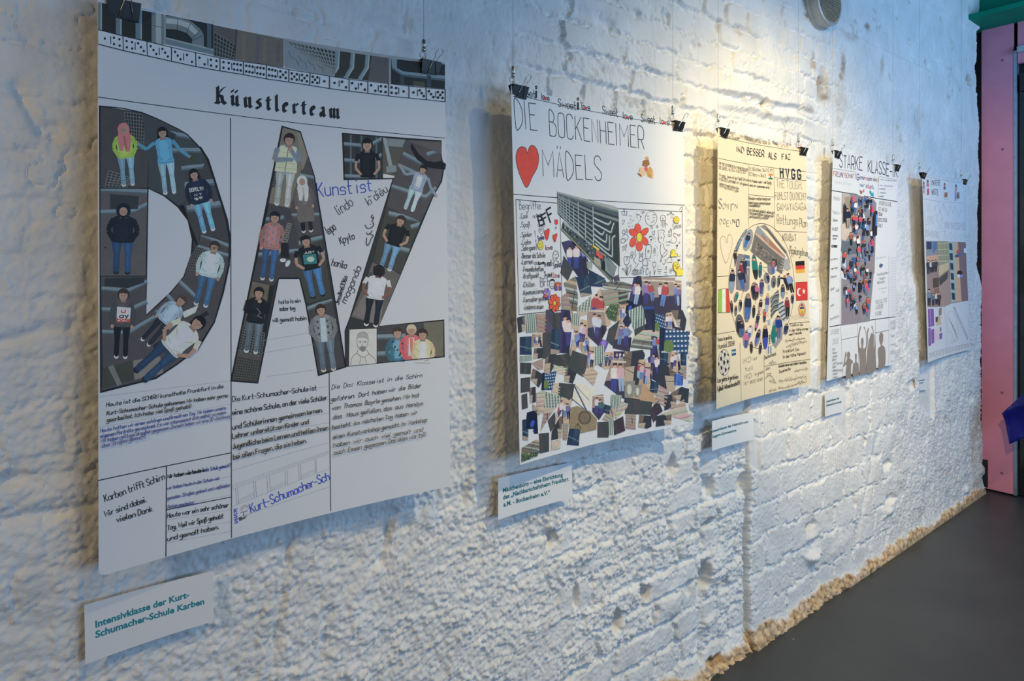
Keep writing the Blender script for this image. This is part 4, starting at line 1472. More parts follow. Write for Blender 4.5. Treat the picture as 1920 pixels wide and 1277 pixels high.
def f(q):
    rails(S, q, [((554, 458), (608, 444)), ((558, 474), (610, 474))], 9)
    S.person((573, 452), (596, 556), (22, 24, 30), (56, 104, 164), w=1.12, hr=.085, arms='bare', shoe=(24, 24, 28), hair=(26, 24, 26))
    S.poly([(567, 478), (592, 476), (594, 494), (570, 496)], (44, 110, 120)); S.ell(582, 486, 7, 5, (150, 178, 168))
    S.text('JUST', (570, 476), (589, 474), 4, 1, (190, 190, 190), jit=0)


photo(letterA, [(560, 446), (604, 441), (622, 558), (575, 570), (563, 522), (556, 520)], (58, 58, 62), f)


def f(q):
    S.poly([(472, 528), (514, 536), (505, 585), (462, 575)], (92, 88, 78), q); S.poly([(505, 535), (514, 536), (495, 640), (489, 640)], (30, 30, 34), q)
    grate(S, [(456, 612), (496, 625), (490, 668), (446, 655)], q, 9, 9); grate(S, [(446, 668), (489, 676), (482, 716), (436, 712)], q, 10, 9, (76, 76, 76), (48, 48, 48))
    S.person((485, 549), (470, 660), (24, 26, 32), (84, 100, 118), w=1.0, hr=.08, arms='chin', hair=(24, 22, 24))
    S.line([(481, 578), (488, 586), (482, 592), (490, 596)], 1, (120, 120, 126))


photo(letterA, [(473, 527), (513, 536), (482, 716), (435, 712)], (74, 72, 72), f)


def f(q):
    rails(S, q, [((574, 580), (626, 560)), ((574, 612), (634, 600))], 8)
    S.person((601, 581), (616, 694), (112, 118, 128), (88, 106, 128), w=1.05, hr=.08, pattern=(60, 66, 78), shoe=(170, 164, 162), hair=(48, 38, 36), arms='pocket')
    S.poly([(599, 596), (609, 596), (614, 640), (602, 642)], (148, 170, 190))


photo(letterA, [(575, 573), (622, 560), (646, 687), (598, 702)], (60, 60, 66), f)

# ---- letter Z
S.layer = 0.0003
S.begin('photo_letter')
Z_OUT = [(642, 250), (827, 264), (827, 290), (832, 317), (828, 340), (812, 368), (749, 519), (710, 612), (832, 600), (833, 669), (648, 687), (647, 620), (657, 594), (737, 335), (645, 337)]
S.poly(Z_OUT, (46, 46, 50)); S.loop(Z_OUT, 2.0, K1)
letterZ = S.end()
S.layer = 0.0009


def f(q):
    for x in (652, 672, 700):
        S.poly([(x, 252), (x + 14, 252), (x + 14, 336), (x, 336)], (46, 52, 58), q); S.poly([(x + 4, 252), (x + 7, 252), (x + 7, 336), (x + 4, 336)], (80, 92, 102), q)
    rails(S, q, [((643, 270), (690, 274)), ((690, 274), (716, 260)), ((643, 300), (690, 304)), ((690, 304), (716, 290)), ((643, 330), (690, 332))], 7)
    S.person((688, 272), (690, 390), (24, 25, 30), (24, 25, 30), legs=False, w=.85, hr=.085, arms='bare', hair=(22, 20, 22), clip=q)


photo(letterZ, [(644, 252), (715, 257), (716, 334), (646, 335)], (44, 46, 44), f)


def f(q):
    S.poly([(717, 258), (724, 259), (736, 312), (730, 318)], (128, 140, 150), q); S.poly([(724, 312), (742, 310), (744, 322), (724, 324)], (112, 124, 134), q)
    S.poly([(724, 260), (760, 262), (754, 276), (728, 274)], (110, 122, 128), q); S.poly([(718, 326), (740, 330), (738, 334), (718, 334)], (176, 182, 190), q)


photo(letterZ, [(717, 258), (761, 262), (739, 334), (717, 334)], (76, 76, 70), f)


def f(q):
    rails(S, q, [((755, 288), (790, 306)), ((738, 306), (790, 330)), ((730, 348), (800, 370)), ((800, 290), (830, 280)), ((800, 368), (818, 352))], 8)
    S.poly([(762, 263), (827, 265), (827, 289), (800, 278)], (80, 80, 84), q)
    S.person((793, 318), (765, 396), (124, 142, 170), (152, 184, 204), w=1.05, hr=.085, arms='out', hair=(26, 24, 28), shoe=(70, 44, 46))
    S.poly([(795, 308), (782, 300), (770, 278), (771, 268), (784, 288), (800, 302), (814, 304), (828, 302), (836, 308), (834, 318), (814, 316), (802, 314)], (24, 22, 26))
    S.poly([(783, 330), (792, 332), (786, 352), (778, 348)], (188, 194, 190))


photo(letterZ, [(761, 263), (826, 266), (826, 290), (830, 317), (826, 339), (811, 367), (789, 414), (765, 406), (724, 388), (738, 333)], (70, 70, 72), f)


def f(q):
    rails(S, q, [((728, 400), (800, 416)), ((735, 462), (772, 472)), ((770, 426), (790, 420))], 9)
    S.person((751, 414), (722, 504), (22, 24, 30), (92, 132, 176), w=1.1, hr=.09, arms='bare', hair=(46, 38, 36))


photo(letterZ, [(724, 389), (765, 407), (788, 415), (751, 513), (738, 506), (698, 491)], (58, 58, 60), f)


def f(q):
    grate(S, [(690, 508), (702, 512), (694, 545), (680, 540)], q, 4, 9); S.poly([(660, 590), (690, 540), (720, 560), (712, 612)], (104, 102, 104), q)
    S.person((710, 509), (695, 610), (184, 196, 206), (28, 32, 42), w=1.12, hr=.10, arms='bare', skin=(112, 76, 66), hair=(30, 24, 24), face=False)
    S.poly([(700, 500), (716, 498), (722, 512), (714, 520), (702, 516)], (28, 24, 24))


photo(letterZ, [(698, 492), (738, 507), (750, 515), (711, 610), (658, 594)], (84, 84, 84), f)
S.begin('pencil_portrait')
S.poly([(655, 618), (706, 616), (706, 681), (654, 686)], (172, 176, 184))
G = (84, 88, 98)
S.loop([(669, 634), (671, 626), (680, 622), (688, 626), (690, 636), (688, 648), (682, 656), (675, 656), (670, 648)], .9, G, 3)
S.line([(669, 634), (679, 632), (690, 635)], 1.1, G); S.poly([(670, 634), (671, 626), (680, 622), (688, 626), (689, 635), (680, 632)], (140, 144, 152))
for x in (675, 684):
    S.line([(x - 3, 640), (x + 3, 640)], 1, G); S.ell(x, 642, 1.2, 1, (60, 62, 70), 8)
S.line([(680, 641), (678, 648), (681, 648)], .8, G); S.poly([(673, 650), (680, 649), (687, 650), (685, 657), (680, 660), (675, 657)], (110, 112, 118))
S.line([(671, 656), (668, 662), (660, 670), (657, 684)], .9, G, 3); S.line([(688, 656), (692, 664), (702, 672), (705, 680)], .9, G, 3)
S.line([(668, 662), (680, 670), (692, 663)], .9, G, 3); S.line([(676, 670), (674, 682)], .7, G); S.line([(684, 670), (687, 681)], .7, G)
S.end(letterZ)


def f(q):
    S.poly([(794, 604), (832, 601), (832, 668), (800, 670)], (92, 92, 84), q)
    rails(S, q, [((707, 632), (760, 630)), ((707, 664), (760, 660))], 9)
    for (x, y, tp, hc, inner) in ((745, 624, (54, 98, 124), (58, 44, 40), (90, 140, 180)), (771, 619, (196, 84, 98), (168, 156, 140), (198, 194, 192)), (792, 627, (186, 172, 148), (50, 36, 34), (176, 186, 196))):
        S.person((x, y), (x, y + 108), tp, (60, 70, 90), legs=False, w=.98, hr=.082, hair=hc, arms='pocket', clip=q)
        S.poly([(x - 5, y + 14), (x + 5, y + 14), (x + 6, y + 48), (x - 6, y + 48)], inner, q)
    S.poly([(768, 634), (774, 634), (772, 664), (769, 656)], (206, 104, 74), q)
    for k in range(12):
        S.ell(736 + (k * 7) % 19, 640 + (k * 11) % 28, 1.8, 1.8, (110, 160, 178) if k % 2 else (30, 52, 72), 8, clip=q)


photo(letterZ, [(707, 612), (831, 602), (831, 668), (707, 680)], (60, 62, 62), f)

# ---- handwriting
S.gain = 1.0
S.layer = 0.0003


def write(name, rows, h, w, c, label=None, **k):
    S.begin(name, label=label)
    for r in rows:
        S.text(r[0], r[1], r[2], r[3] if len(r) > 3 else h, r[4] if len(r) > 4 else w, r[5] if len(r) > 5 else c, **k)
    return S.end()


S.use()
write('handwritten_words', [('Kunst ist', (596, 369), (697, 358), 30, 2.0)], 30, 2.0, (36, 52, 140), 'blue handwritten words', slant=.05)
S.use(580, 240, 2.777)
S.begin('handwritten_words')
for t, a, b, h in (('lindo', (155, 455), (230, 400), 60), ('kì diệu', (310, 405), (410, 330), 50), ('lepo', (100, 556), (140, 526), 52), ('Kpyto', (163, 605), (236, 575), 42),
                   ('harika', (114, 716), (190, 732), 44), ('maganda', (190, 915), (270, 730), 40), ('3mo8m6336o', (152, 920), (198, 775), 26)):
    S.text(t, a, b, h, 3.6, K1, slant=.1)
for pl in ([(330, 452), (322, 460), (328, 470), (334, 462), (330, 480), (322, 486)], [(290, 505), (300, 522), (320, 520), (334, 506), (330, 490)], [(318, 500), (319, 502)],
           [(326, 535), (318, 552), (332, 560), (322, 575)], [(296, 545), (306, 556), (314, 548)], [(322, 575), (312, 600), (302, 612), (296, 600), (298, 572)]):
    S.line(pl, 3.8, K1, 3)
S.end()
S.use()
write('handwritten_note', [('haite is ein', (523, 570), (563, 567)), ('sobar tog', (524, 583), (553, 581)), ('vill gemalt habin', (511, 604), (574, 600))], 8.5, 1.1, K1)
write('handwritten_note', [
    ('Heute ist die SCHIRN kunsthalle Frankfurt in die', (199, 763), (418, 727)), ('Kurt-Schumacher-Schule gekommen Wir haben sehr gerne', (200, 778), (426, 744)),
    ('gearbeitet. Ich habe viel Spaß gehabt!', (200, 791), (358, 764))], 8.5, 1.05, K1, slant=.15)
write('handwritten_note', [
    ('Heute hatten wir einen schönen und kreativen Tag. Wir haben unsere', (188, 811), (423, 767)), ('eigenen Porträts gezeichnet. Es war interessant sich selbst zu malen.', (188, 821), (424, 775)),
    ('Wir haben mittags draußen gegessen. Danach haben wir eine 3D-Zeichnung', (188, 830), (432, 782)), ('über Straßen gemacht.', (190, 839), (274, 820))], 8, .9, BL, 'blue handwriting', slant=.15)
write('handwritten_note', [('Karben trifft Schirn', (197, 941), (309, 898), 15), ('Wir sind dabei.', (197, 969), (275, 940)), ('vielen Dank', (219, 979), (285, 958))], 12, 1.3, K1)
write('handwritten_note', [('Wir haben wie heute in', (314, 897), (384, 884), 8, 1.5), ('der Schule gemacht?', (385, 884), (432, 875), 8, .8, BL),
                           ('wir haben heute in der Schule viel', (313, 918), (410, 899), 7, .8, BL), ('gemalen. Straßen gebaut und weißkleber', (313, 937), (431, 911), 7, .8, BL),
                           ('Pistole gearbeitet.', (314, 953), (364, 944), 7, .8, BL)], 8, 1, K1, 'black and blue handwriting', slant=.1)
write('handwritten_note', [('Heute war ein sehr schöner', (314, 971), (428, 950)), ('Tag, Weil wir Spaß gehabt', (314, 994), (418, 971)), ('und gemalt haben.', (314, 1014), (410, 991))], 10, 1.2, K1)
write('handwritten_note', [
    ('Die Kurt-Schumacher-Schule ist', (436, 753), (593, 731)), ('eine schöne Schule, an der viele Schüler', (436, 778), (613, 749)), ('und Schülerinnen gemeinsam lernen.', (436, 805), (605, 772)),
    ('Lehrer unterstützen Kinder und', (436, 822), (578, 794)), ('Jugendliche beim Lernen und helfem ihnen', (436, 841), (614, 805)), ('bei allen Fragen, die sie haben.', (437, 861), (574, 829))], 11, 1.25, K1)
write('handwritten_note', [
    ('Die  Daz  Klasse ist  in  die  Schirn', (622, 730), (791, 707)), ('gefahren.  Dort  haben wir  die  Bilder', (620, 753), (789, 726)), ('von  Thomas  Bayrle gesehen. Mir hat', (622, 769), (785, 744)),
    ('das   Haus gefallen, das  aus  Handys', (624, 786), (792, 759)), ('besteht. Am  nächsten Tag  haben  wir', (622, 805), (781, 776)), ('einen  Kunstworkshop gemacht. Im  Workshop', (624, 823), (799, 790)),
    ('haben  wir  auch  viel  gemalt  und', (624, 838), (791, 808)), ('auch  Essen  gegessen. Das alles war toll!', (625, 852), (797, 817))], 9.5, .95, K1, slant=.2)
write('handwritten_words', [('Kurt-Schumacher-Sch', (471, 962), (618, 899), 20, 1.8), ('K', (439, 961), (444, 960), 8, 1.5), ('S', (439, 971), (444, 970), 8, 1.5), ('S', (440, 981), (445, 980), 8, 1.5)], 20, 1.8, (36, 52, 150), 'blue handwritten school name')
# printed head and the pencilled facade
S.use(420, 680, 3.756)
S.begin('printed_head')
S.poly([(112, 1040), (125, 1012), (150, 998), (172, 1008), (178, 1030), (160, 1015), (138, 1022), (125, 1040)], (120, 124, 134))
for pl in ([(118, 1055), (135, 1050), (140, 1062)], [(145, 1050), (165, 1042)], [(138, 1062), (136, 1078), (148, 1080)], [(128, 1092), (150, 1088), (160, 1076)]):
    S.line(pl, 4, (44, 46, 54))
S.poly([(102, 1092), (122, 1085), (130, 1106), (108, 1116)], (50, 52, 60)); S.poly([(128, 1094), (158, 1080), (150, 1098), (132, 1104)], (66, 68, 76))
S.end()
S.begin('pencil_drawing', 0.00026)
G2 = (104, 110, 124)
for a, b in (((55, 865), (740, 622)), ((55, 880), (740, 630)), ((55, 895), (740, 640)), ((60, 1012), (745, 745)), ((105, 968), (210, 915)), ((105, 980), (212, 930)), ((325, 885), (430, 838)), ((325, 900), (432, 850)), ((545, 795), (640, 752)), ((545, 806), (640, 766))):
    S.line([a, b], 1.8, G2)
for x0, y0, x1, y1 in ((80, 888, 92, 1000), (96, 884, 104, 994), (208, 838, 214, 950), (222, 834, 228, 944), (303, 804, 308, 912), (320, 798, 326, 905), (430, 760, 434, 862), (443, 756, 448, 856), (524, 722, 530, 828), (538, 716, 543, 822), (640, 678, 645, 782), (648, 676, 652, 778)):
    S.line([(x0, y0), (x1, y1)], 1.8, G2)
S.end()
S.use()
# ---------------------------------------------------------------- poster with the red heart
S = S2
K2 = (34, 36, 40)
S.use(930, 90, 4.403)
S.begin('ruled_lines', 0.00028)
S.line([(127, 377), (1545, 648)], 5, K2); S.line([(140, 1207), (1560, 1298)], 6, K2)
S.use()
S.line([(967, 374), (1044, 381)], 1.3, K2); S.line([(967, 374), (973, 590)], 1.3, K2); S.line([(973, 590), (1053, 582)], 1.3, K2); S.line([(1050, 400), (1054, 582)], 1.2, K2)
S.loop([(1158, 391), (1279, 397), (1280, 517), (1160, 521)], 1.2, K2)
S.end()
S.use(930, 90, 4.403)
for t, a, b in (('Sweet', (175, 382), (325, 412)), ('Sweet', (515, 480), (660, 510)), ('Sweet', (880, 540), (1005, 566)), ('Sweet', (1200, 608), (1312, 624))):
    S.begin('sweet_lettering'); S.text(t, a, b, 74, 7.5, K2); S.end()
for a, b in (((375, 422), (440, 440)), ((708, 502), (775, 518)), ((1050, 582), (1125, 594)), ((1355, 626), (1430, 638))):
    S.begin('love_lettering')
    S.text('love', a, b, 62, 7, K2)
    mx = a[0] + (b[0] - a[0]) * .42; my = a[1] + (b[1] - a[1]) * .42 - 12
    S.poly([(mx, my - 6), (mx + 8, my - 12), (mx + 14, my - 4), (mx, my + 14), (mx - 14, my - 4), (mx - 8, my - 12)], (200, 40, 48))
    S.end()
for x, y in ((331, 382), (676, 478)):
    S.begin('flower_letter')
    S.poly([(x - 8, y - 30), (x + 8, y - 30), (x + 8, y + 32), (x - 8, y + 34)], K2)
    for k in range(5):
        an = k * 1.257
        S.ell(x + 7 * math.cos(an), y - 56 + 10 * math.sin(an), 5, 7, K2, 10)
    S.end()
for wd in (('DIE', (165, 660), (342, 680), 262), ('BOCKENHEIMER', (445, 722), (1222, 832), 232), ('MÄDELS', (390, 1056), (872, 1096), 245)):
    S.begin('heading_lettering'); S.text(*wd, 7, K2, jit=.12); S.end()


def heart(S, pts, fill, ink_, w, hatch=None):
    q = catmull(pts + [pts[0]], 5)[:-1]
    S.poly(q, fill)
    if hatch:
        h = hull(q)
        x0 = min(p[0] for p in q); x1 = max(p[0] for p in q); y0 = min(p[1] for p in q); y1 = max(p[1] for p in q)
        n = 9
        for i in range(1, n):
            x = x0 + (x1 - x0) * i / n
            t = abs(i / n - .5) * 2
            S.line([(x, y0 + (y1 - y0) * (.14 + .06 * t)), (x + (x1 - x0) * .03 * (1 - 2 * i / n), y0 + (y1 - y0) * (.86 - .52 * t))], w * .9, hatch)
    S.loop(q, w, ink_)


S.begin('red_heart')
heart(S, [(258, 868), (248, 832), (215, 815), (180, 838), (164, 905), (180, 1000), (210, 1080), (253, 1152), (300, 1060), (340, 985), (352, 905), (335, 835), (300, 803), (275, 820)], (216, 62, 38), K2, 5, (206, 52, 32))
S.end()
S.begin('hands_drawing')
S.poly([(1225, 905), (1250, 893), (1262, 912), (1240, 925)], (196, 152, 66)); S.poly([(1212, 930), (1258, 918), (1270, 960), (1242, 985), (1205, 972)], (150, 98, 44))
S.poly([(1270, 975), (1290, 1000), (1298, 1045), (1288, 1078), (1250, 1060), (1240, 1020)], (188, 142, 58)); S.poly([(1185, 985), (1225, 985), (1240, 1020), (1232, 1050), (1205, 1062), (1180, 1030)], (238, 172, 136))
S.poly([(1172, 1030), (1200, 1050), (1200, 1068), (1168, 1042)], (126, 74, 36)); S.poly([(1284, 1025), (1300, 1030), (1296, 1080), (1282, 1074)], (240, 160, 120))
heart(S, [(1238, 990), (1232, 984), (1225, 992), (1238, 1020), (1252, 994), (1246, 985)], (222, 52, 96), (120, 40, 50), 2)
for pl in ([(1215, 930), (1258, 940)], [(1210, 948), (1262, 956)], [(1190, 1000), (1180, 1010)], [(1188, 1012), (1178, 1022)], [(1250, 1062), (1262, 1040)], [(1262, 1070), (1274, 1048)], [(1275, 1074), (1284, 1054)]):
    S.line(pl, 2.4, (70, 50, 30))
S.end()

# list of words
S.use(955, 350, 9.823)
S.begin('handwritten_list')
S.text('Begriffe:', (190, 420), (590, 412), 160, 9, K2)
for t, a, b in (('Cool', (205, 585), (335, 578)), ('Spaß', (215, 748), (380, 735)), ('Spielen', (218, 930), (410, 915)), ('Liebe', (228, 1068), (395, 1055)), ('Safe space', (232, 1178), (480, 1160))):
    S.ell(a[0] - 8, a[1] - 8, 8, 10, K2, 8); S.text(t, (a[0] + 14, a[1]), b, 105, 8, K2, slant=.05)
S.use(955, 470, 9.823)
for t, a, b in (('Besser als Schule', (240, 142), (655, 122)), ('Lernen', (240, 252), (430, 240)), ('Freundschaften', (262, 385), (625, 372)), ('Kraftpunkt', (265, 512), (540, 492)), ('Chillen', (268, 672), (460, 658)),
                ('Kommunizieren', (262, 818), (622, 776)), ('Fernseher gucken', (265, 955), (690, 905)), ('Leckeres essen', (280, 1080), (615, 1062))):
    S.ell(a[0] - 14, a[1] - 22, 8, 10, K2, 8); S.text(t, a, b, 105, 9, K2, slant=.05)
S.end()
S.use(955, 350, 9.823)
S.begin('list_doodles')
for x, y in ((445, 555), (480, 555)):
    S.loop([(x - 16, y), (x, y - 26), (x + 16, y), (x, y + 26)], 7, K2, 3)
S.text('love', (515, 575), (600, 540), 90, 13, K2)
# bold BFF
S.text('B', (560, 722), (640, 690), 190, 34, K2, jit=0); S.text('F', (645, 690), (720, 640), 200, 34, K2, jit=0); S.text('F', (755, 660), (835, 610), 285, 36, K2, jit=0)
S.loop([(585, 870), (540, 810), (560, 740), (600, 730), (635, 780), (620, 850)], 7, K2, 3); S.text('e', (566, 820), (606, 812), 120, 7, K2)
for x in (535, 638):
    S.loop([(x - 14, 720), (x, 690), (x + 14, 700), (x + 6, 735)], 6, K2, 3)
heart(S, [(685, 820), (670, 800), (645, 825), (648, 890), (690, 990), (730, 870), (735, 790), (715, 770), (695, 790)], (214, 54, 40), K2, 8)
heart(S, [(835, 900), (820, 880), (798, 905), (802, 960), (838, 1025), (870, 930), (880, 880), (862, 860), (845, 880)], (214, 54, 40), K2, 8)
S.poly([(830, 600), (845, 625), (862, 595), (878, 625), (892, 600), (890, 680), (862, 705), (835, 680)], (206, 56, 46)); S.loop([(830, 600), (845, 625), (862, 595), (878, 625), (892, 600), (890, 680), (862, 705), (835, 680)], 5, K2)
S.loop([(856, 735), (840, 770), (856, 785), (868, 745)], 8, (40, 66, 48))
S.text('s w e e t', (468, 840), (505, 1170), 70, 9, K2, upright=True, track=3); S.text('Smile', (525, 990), (640, 965), 90, 11, (40, 36, 90))
S.ell(570, 1078, 50, 86, (246, 190, 40)); S.loop([(620, 1078), (605, 1140), (570, 1164), (535, 1140), (520, 1078), (535, 1016), (570, 992), (605, 1016)], 8, K2, 3)
for x in (555, 582):
    S.ell(x, 1055, 5, 12, K2, 8)
S.line([(545, 1095), (560, 1125), (580, 1125), (598, 1092)], 9, (196, 60, 30), 3)
S.text('love', (668, 1165), (790, 1158), 105, 11, K2, cols=[K2, (180, 40, 40), K2, K2])
S.use(955, 470, 9.823)
S.loop([(850, 0), (895, 40), (900, 110), (850, 180), (815, 185), (800, 100), (815, 30)], 9, K2, 3)
for pl in ([(830, 80), (842, 66), (850, 76)], [(862, 70), (872, 58), (880, 68)], [(835, 125), (850, 150), (870, 125)]):
    S.line(pl, 7, K2)
for x in (475, 512):
    S.loop([(x - 16, 235), (x, 205), (x + 16, 235), (x, 262)], 8, K2, 3)
S.text('love', (540, 262), (640, 240), 75, 14, K2); S.text('sweet', (640, 292), (782, 275), 140, 11, K2); S.text('Smile', (815, 330), (952, 290), 130, 10, (36, 34, 60)); S.text('Sweet Love', (640, 470), (915, 500), 105, 10, K2, cols=[K2] * 6 + [(170, 30, 40)] * 3 + [K2])
S.text('BFF', (575, 672), (750, 650), 190, 9, K2)
S.loop([(785, 520), (740, 560), (745, 660), (790, 705), (830, 660), (830, 560)], 10, K2, 3); S.poly([(745, 570), (770, 525), (815, 525), (835, 570), (790, 545)], K2); S.line([(775, 650), (790, 670), (815, 640)], 8, K2)
for x in (775, 802):
    S.ell(x, 605, 4, 8, K2, 8)
# butterfly, violet flower, red flower
for s in (-1, 1):
    S.poly(catmull([(890, 620), (890 + s * 20, 590), (890 + s * 52, 595), (890 + s * 48, 640), (890, 655)], 4), (222, 70, 40)); S.poly(catmull([(890, 650), (890 + s * 45, 660), (890 + s * 60, 725), (890 + s * 20, 730), (890, 700)], 4), (98, 68, 160))
    S.line([(890, 620), (890 + s * 20, 590), (890 + s * 52, 595), (890 + s * 48, 640), (890 + s * 58, 690), (890 + s * 50, 730), (890, 715)], 8, K2, 3); S.line([(890, 600), (890 + s * 20, 555)], 6, K2)
S.poly([(882, 610), (898, 610), (898, 730), (882, 730)], (240, 176, 50))


def flower(S, cx, cy, rx, ry, n, rp, fill, mid, ink_, w, a0=0.0):
    for k in range(n):
        a = a0 + 2 * math.pi * k / n
        px, py = cx + rx * .62 * math.cos(a), cy + ry * .62 * math.sin(a)
        L = [(px + math.cos(a) * rx * .42 * math.cos(t) - math.sin(a) * rp * math.sin(t), py + (math.sin(a) * rx * .42 * math.cos(t) + math.cos(a) * rp * math.sin(t)) * ry / rx) for t in [2 * math.pi * j / 14 for j in range(14)]]
        S.poly(L, fill[k % len(fill)]); S.loop(L, w, ink_)
    S.ell(cx, cy, rx * .24, ry * .28, mid); S.loop([(cx + rx * .24 * math.cos(t), cy + ry * .28 * math.sin(t)) for t in [2 * math.pi * j / 14 for j in range(14)]], w, ink_)


flower(S, 686, 800, 66, 112, 8, 17, [(158, 128, 214), (112, 84, 170), (158, 128, 214), (196, 70, 80), (158, 128, 214)], (246, 196, 40), K2, 7, .3)
flower(S, 825, 965, 108, 165, 8, 34, [(232, 78, 34)], (246, 190, 30), K2, 8, .2)
S.end()

# doodle panel
S.use(1155, 380, 8.807)
S.begin('doodle_panel')
W_ = 6
RED = (232, 74, 44); YEL = (240, 196, 30)
for (cx, cy, rx, ry, a) in ((360, 430, 55, 85, -.15), (285, 495, 55, 80, -1.0), (470, 485, 48, 85, .75), (280, 650, 52, 88, .35), (475, 635, 50, 78, -.5), (383, 720, 56, 82, 0.0)):
    S.ell(cx, cy, rx, ry, RED, 20, a)
    S.loop([(cx + rx * math.cos(t) * math.cos(a) - ry * math.sin(t) * math.sin(a), cy + rx * math.cos(t) * math.sin(a) + ry * math.sin(t) * math.cos(a)) for t in [2 * math.pi * j / 18 for j in range(18)]], W_, (90, 30, 24))
S.ell(385, 573, 45, 78, YEL); S.loop([(385 + 45 * math.cos(t), 573 + 78 * math.sin(t)) for t in [2 * math.pi * j / 18 for j in range(18)]], W_, K2)
circ = lambda x, y, rx, ry, w=W_, c=K2: S.loop([(x + rx * math.cos(t), y + ry * math.sin(t)) for t in [2 * math.pi * j / 16 for j in range(16)]], w, c)
circ(578, 262, 98, 120)
for pl in ([(505, 215), (530, 225), (550, 215)], [(600, 205), (625, 195), (648, 205)], [(520, 260), (535, 275), (560, 268)], [(600, 240), (625, 250), (648, 238)], [(570, 320), (590, 325), (612, 300)], [(632, 280), (622, 330)],
           [(350, 270), (345, 215), (375, 195), (400, 225), (405, 275), (375, 305)], [(335, 190), (355, 205), (375, 195)], [(400, 225), (418, 230), (405, 245)], [(375, 305), (370, 330)], [(410, 165), (430, 145), (470, 150), (440, 165), (430, 185), (475, 165)],
           [(100, 320), (110, 290), (140, 295), (115, 355), (100, 345)], [(100, 150), (105, 200), (165, 205), (175, 150)], [(85, 150), (190, 150)], [(120, 105), (130, 150), (150, 100)], [(135, 150), (137, 205)],
           [(735, 290), (735, 230), (775, 205), (815, 230), (815, 290)], [(745, 300), (750, 340), (740, 380)], [(765, 300), (772, 350), (760, 405)], [(790, 300), (795, 360), (785, 410)], [(808, 300), (815, 360), (812, 420)], [(815, 330), (850, 375)], [(740, 295), (815, 295)], [(755, 245), (775, 270), (795, 245)],
           [(690, 470), (700, 455), (780, 450), (795, 480), (785, 510), (800, 560), (780, 600), (785, 640)], [(690, 470), (705, 560), (700, 620), (715, 660), (740, 650)], [(735, 490), (748, 500)], [(735, 580), (755, 585), (745, 560)],
           [(740, 680), (730, 760), (735, 850), (770, 900)], [(770, 670), (800, 760), (840, 790), (830, 860), (770, 900), (725, 960), (745, 975), (740, 920)], [(800, 940), (820, 960), (790, 1025), (770, 1000)], [(740, 905), (830, 790)],
           [(915, 600), (905, 650), (950, 670), (995, 640), (990, 580), (960, 560), (945, 520), (970, 500), (990, 530)], [(1000, 510), (1040, 560), (1060, 510)], [(1010, 540), (1050, 525)], [(820, 648), (890, 650)], [(870, 640), (892, 650), (872, 662)], [(830, 698), (885, 700)],
           [(990, 720), (1005, 690), (1015, 720), (985, 705), (1022, 705), (990, 750), (1012, 748)], [(1030, 660), (1055, 645)], [(1030, 680), (1055, 665)],
           [(140, 1010), (130, 920), (150, 885), (180, 900), (215, 890), (215, 980), (180, 1025), (140, 1010)], [(180, 880), (185, 930), (160, 960)], [(165, 1030), (170, 1200)], [(185, 1030), (180, 1200)], [(170, 1195), (140, 1130), (95, 1090), (150, 1100), (172, 1180)], [(180, 1200), (195, 1100), (245, 1025), (235, 1120), (185, 1205)],
           [(390, 900), (380, 960), (410, 970), (440, 950), (430, 890), (390, 900)], [(390, 895), (380, 840), (395, 830), (408, 890)], [(420, 890), (430, 835), (445, 840), (435, 895)], [(500, 710), (490, 900), (565, 910), (578, 715), (500, 710)], [(520, 800), (535, 785), (545, 800), (530, 830), (520, 800)],
           [(320, 780), (310, 850), (325, 880), (290, 950), (330, 1010)], [(445, 1030), (440, 980), (470, 920), (500, 940), (520, 980), (520, 1035), (445, 1030)], [(420, 1070), (440, 1045), (435, 1080), (405, 1078)], [(505, 1050), (520, 1085), (540, 1100)], [(640, 960), (600, 1010), (620, 1070), (650, 1050), (655, 990), (620, 985)], [(622, 1070), (628, 1200)], [(628, 1190), (650, 1110), (635, 1170)],
           [(680, 1100), (760, 1105)], [(680, 1130), (745, 1135)], [(695, 1165), (730, 1165)], [(805, 1110), (830, 1050), (830, 1110)], [(790, 1150), (845, 1150)], [(800, 1190), (845, 1195)], [(880, 1125), (905, 1090), (925, 1130), (905, 1120), (900, 1160), (890, 1130)], [(110, 760), (105, 740), (120, 720), (140, 740), (165, 690), (170, 730), (150, 760), (120, 765)], [(100, 800), (130, 775)], [(150, 770), (165, 800)],
           [(85, 600), (80, 650), (110, 668), (145, 640), (150, 600), (85, 600)], [(100, 560), (150, 520), (190, 540), (195, 590), (150, 640)], [(105, 510), (110, 460), (130, 450), (150, 500), (105, 510)], [(165, 500), (170, 440), (185, 445), (190, 500)], [(830, 960), (850, 920), (880, 900), (915, 920), (915, 990), (880, 980), (840, 995)],
           [(595, 460), (600, 520), (630, 530), (635, 470), (615, 490)], [(540, 580), (570, 560), (605, 580)], [(545, 555), (600, 550)], [(560, 400), (575, 385), (600, 400), (595, 425), (560, 420)], [(310, 1070), (340, 1050), (365, 1000)], [(310, 1070), (305, 1110), (335, 1110)], [(660, 400), (680, 370), (685, 410), (660, 400)],
           [(1045, 120), (1070, 80), (1095, 70), (1085, 130), (1060, 160)], [(895, 160), (880, 190), (910, 180), (905, 150), (925, 185), (955, 205)], [(840, 210), (855, 185), (860, 215)], [(1040, 890), (1062, 870)], [(1012, 875), (1028, 890)]):
    S.line(pl, W_, K2, 3)
S.poly([(1008, 938), (1060, 938), (1040, 966), (1022, 964)], K2); S.poly([(565, 600), (590, 600), (578, 630)], K2)
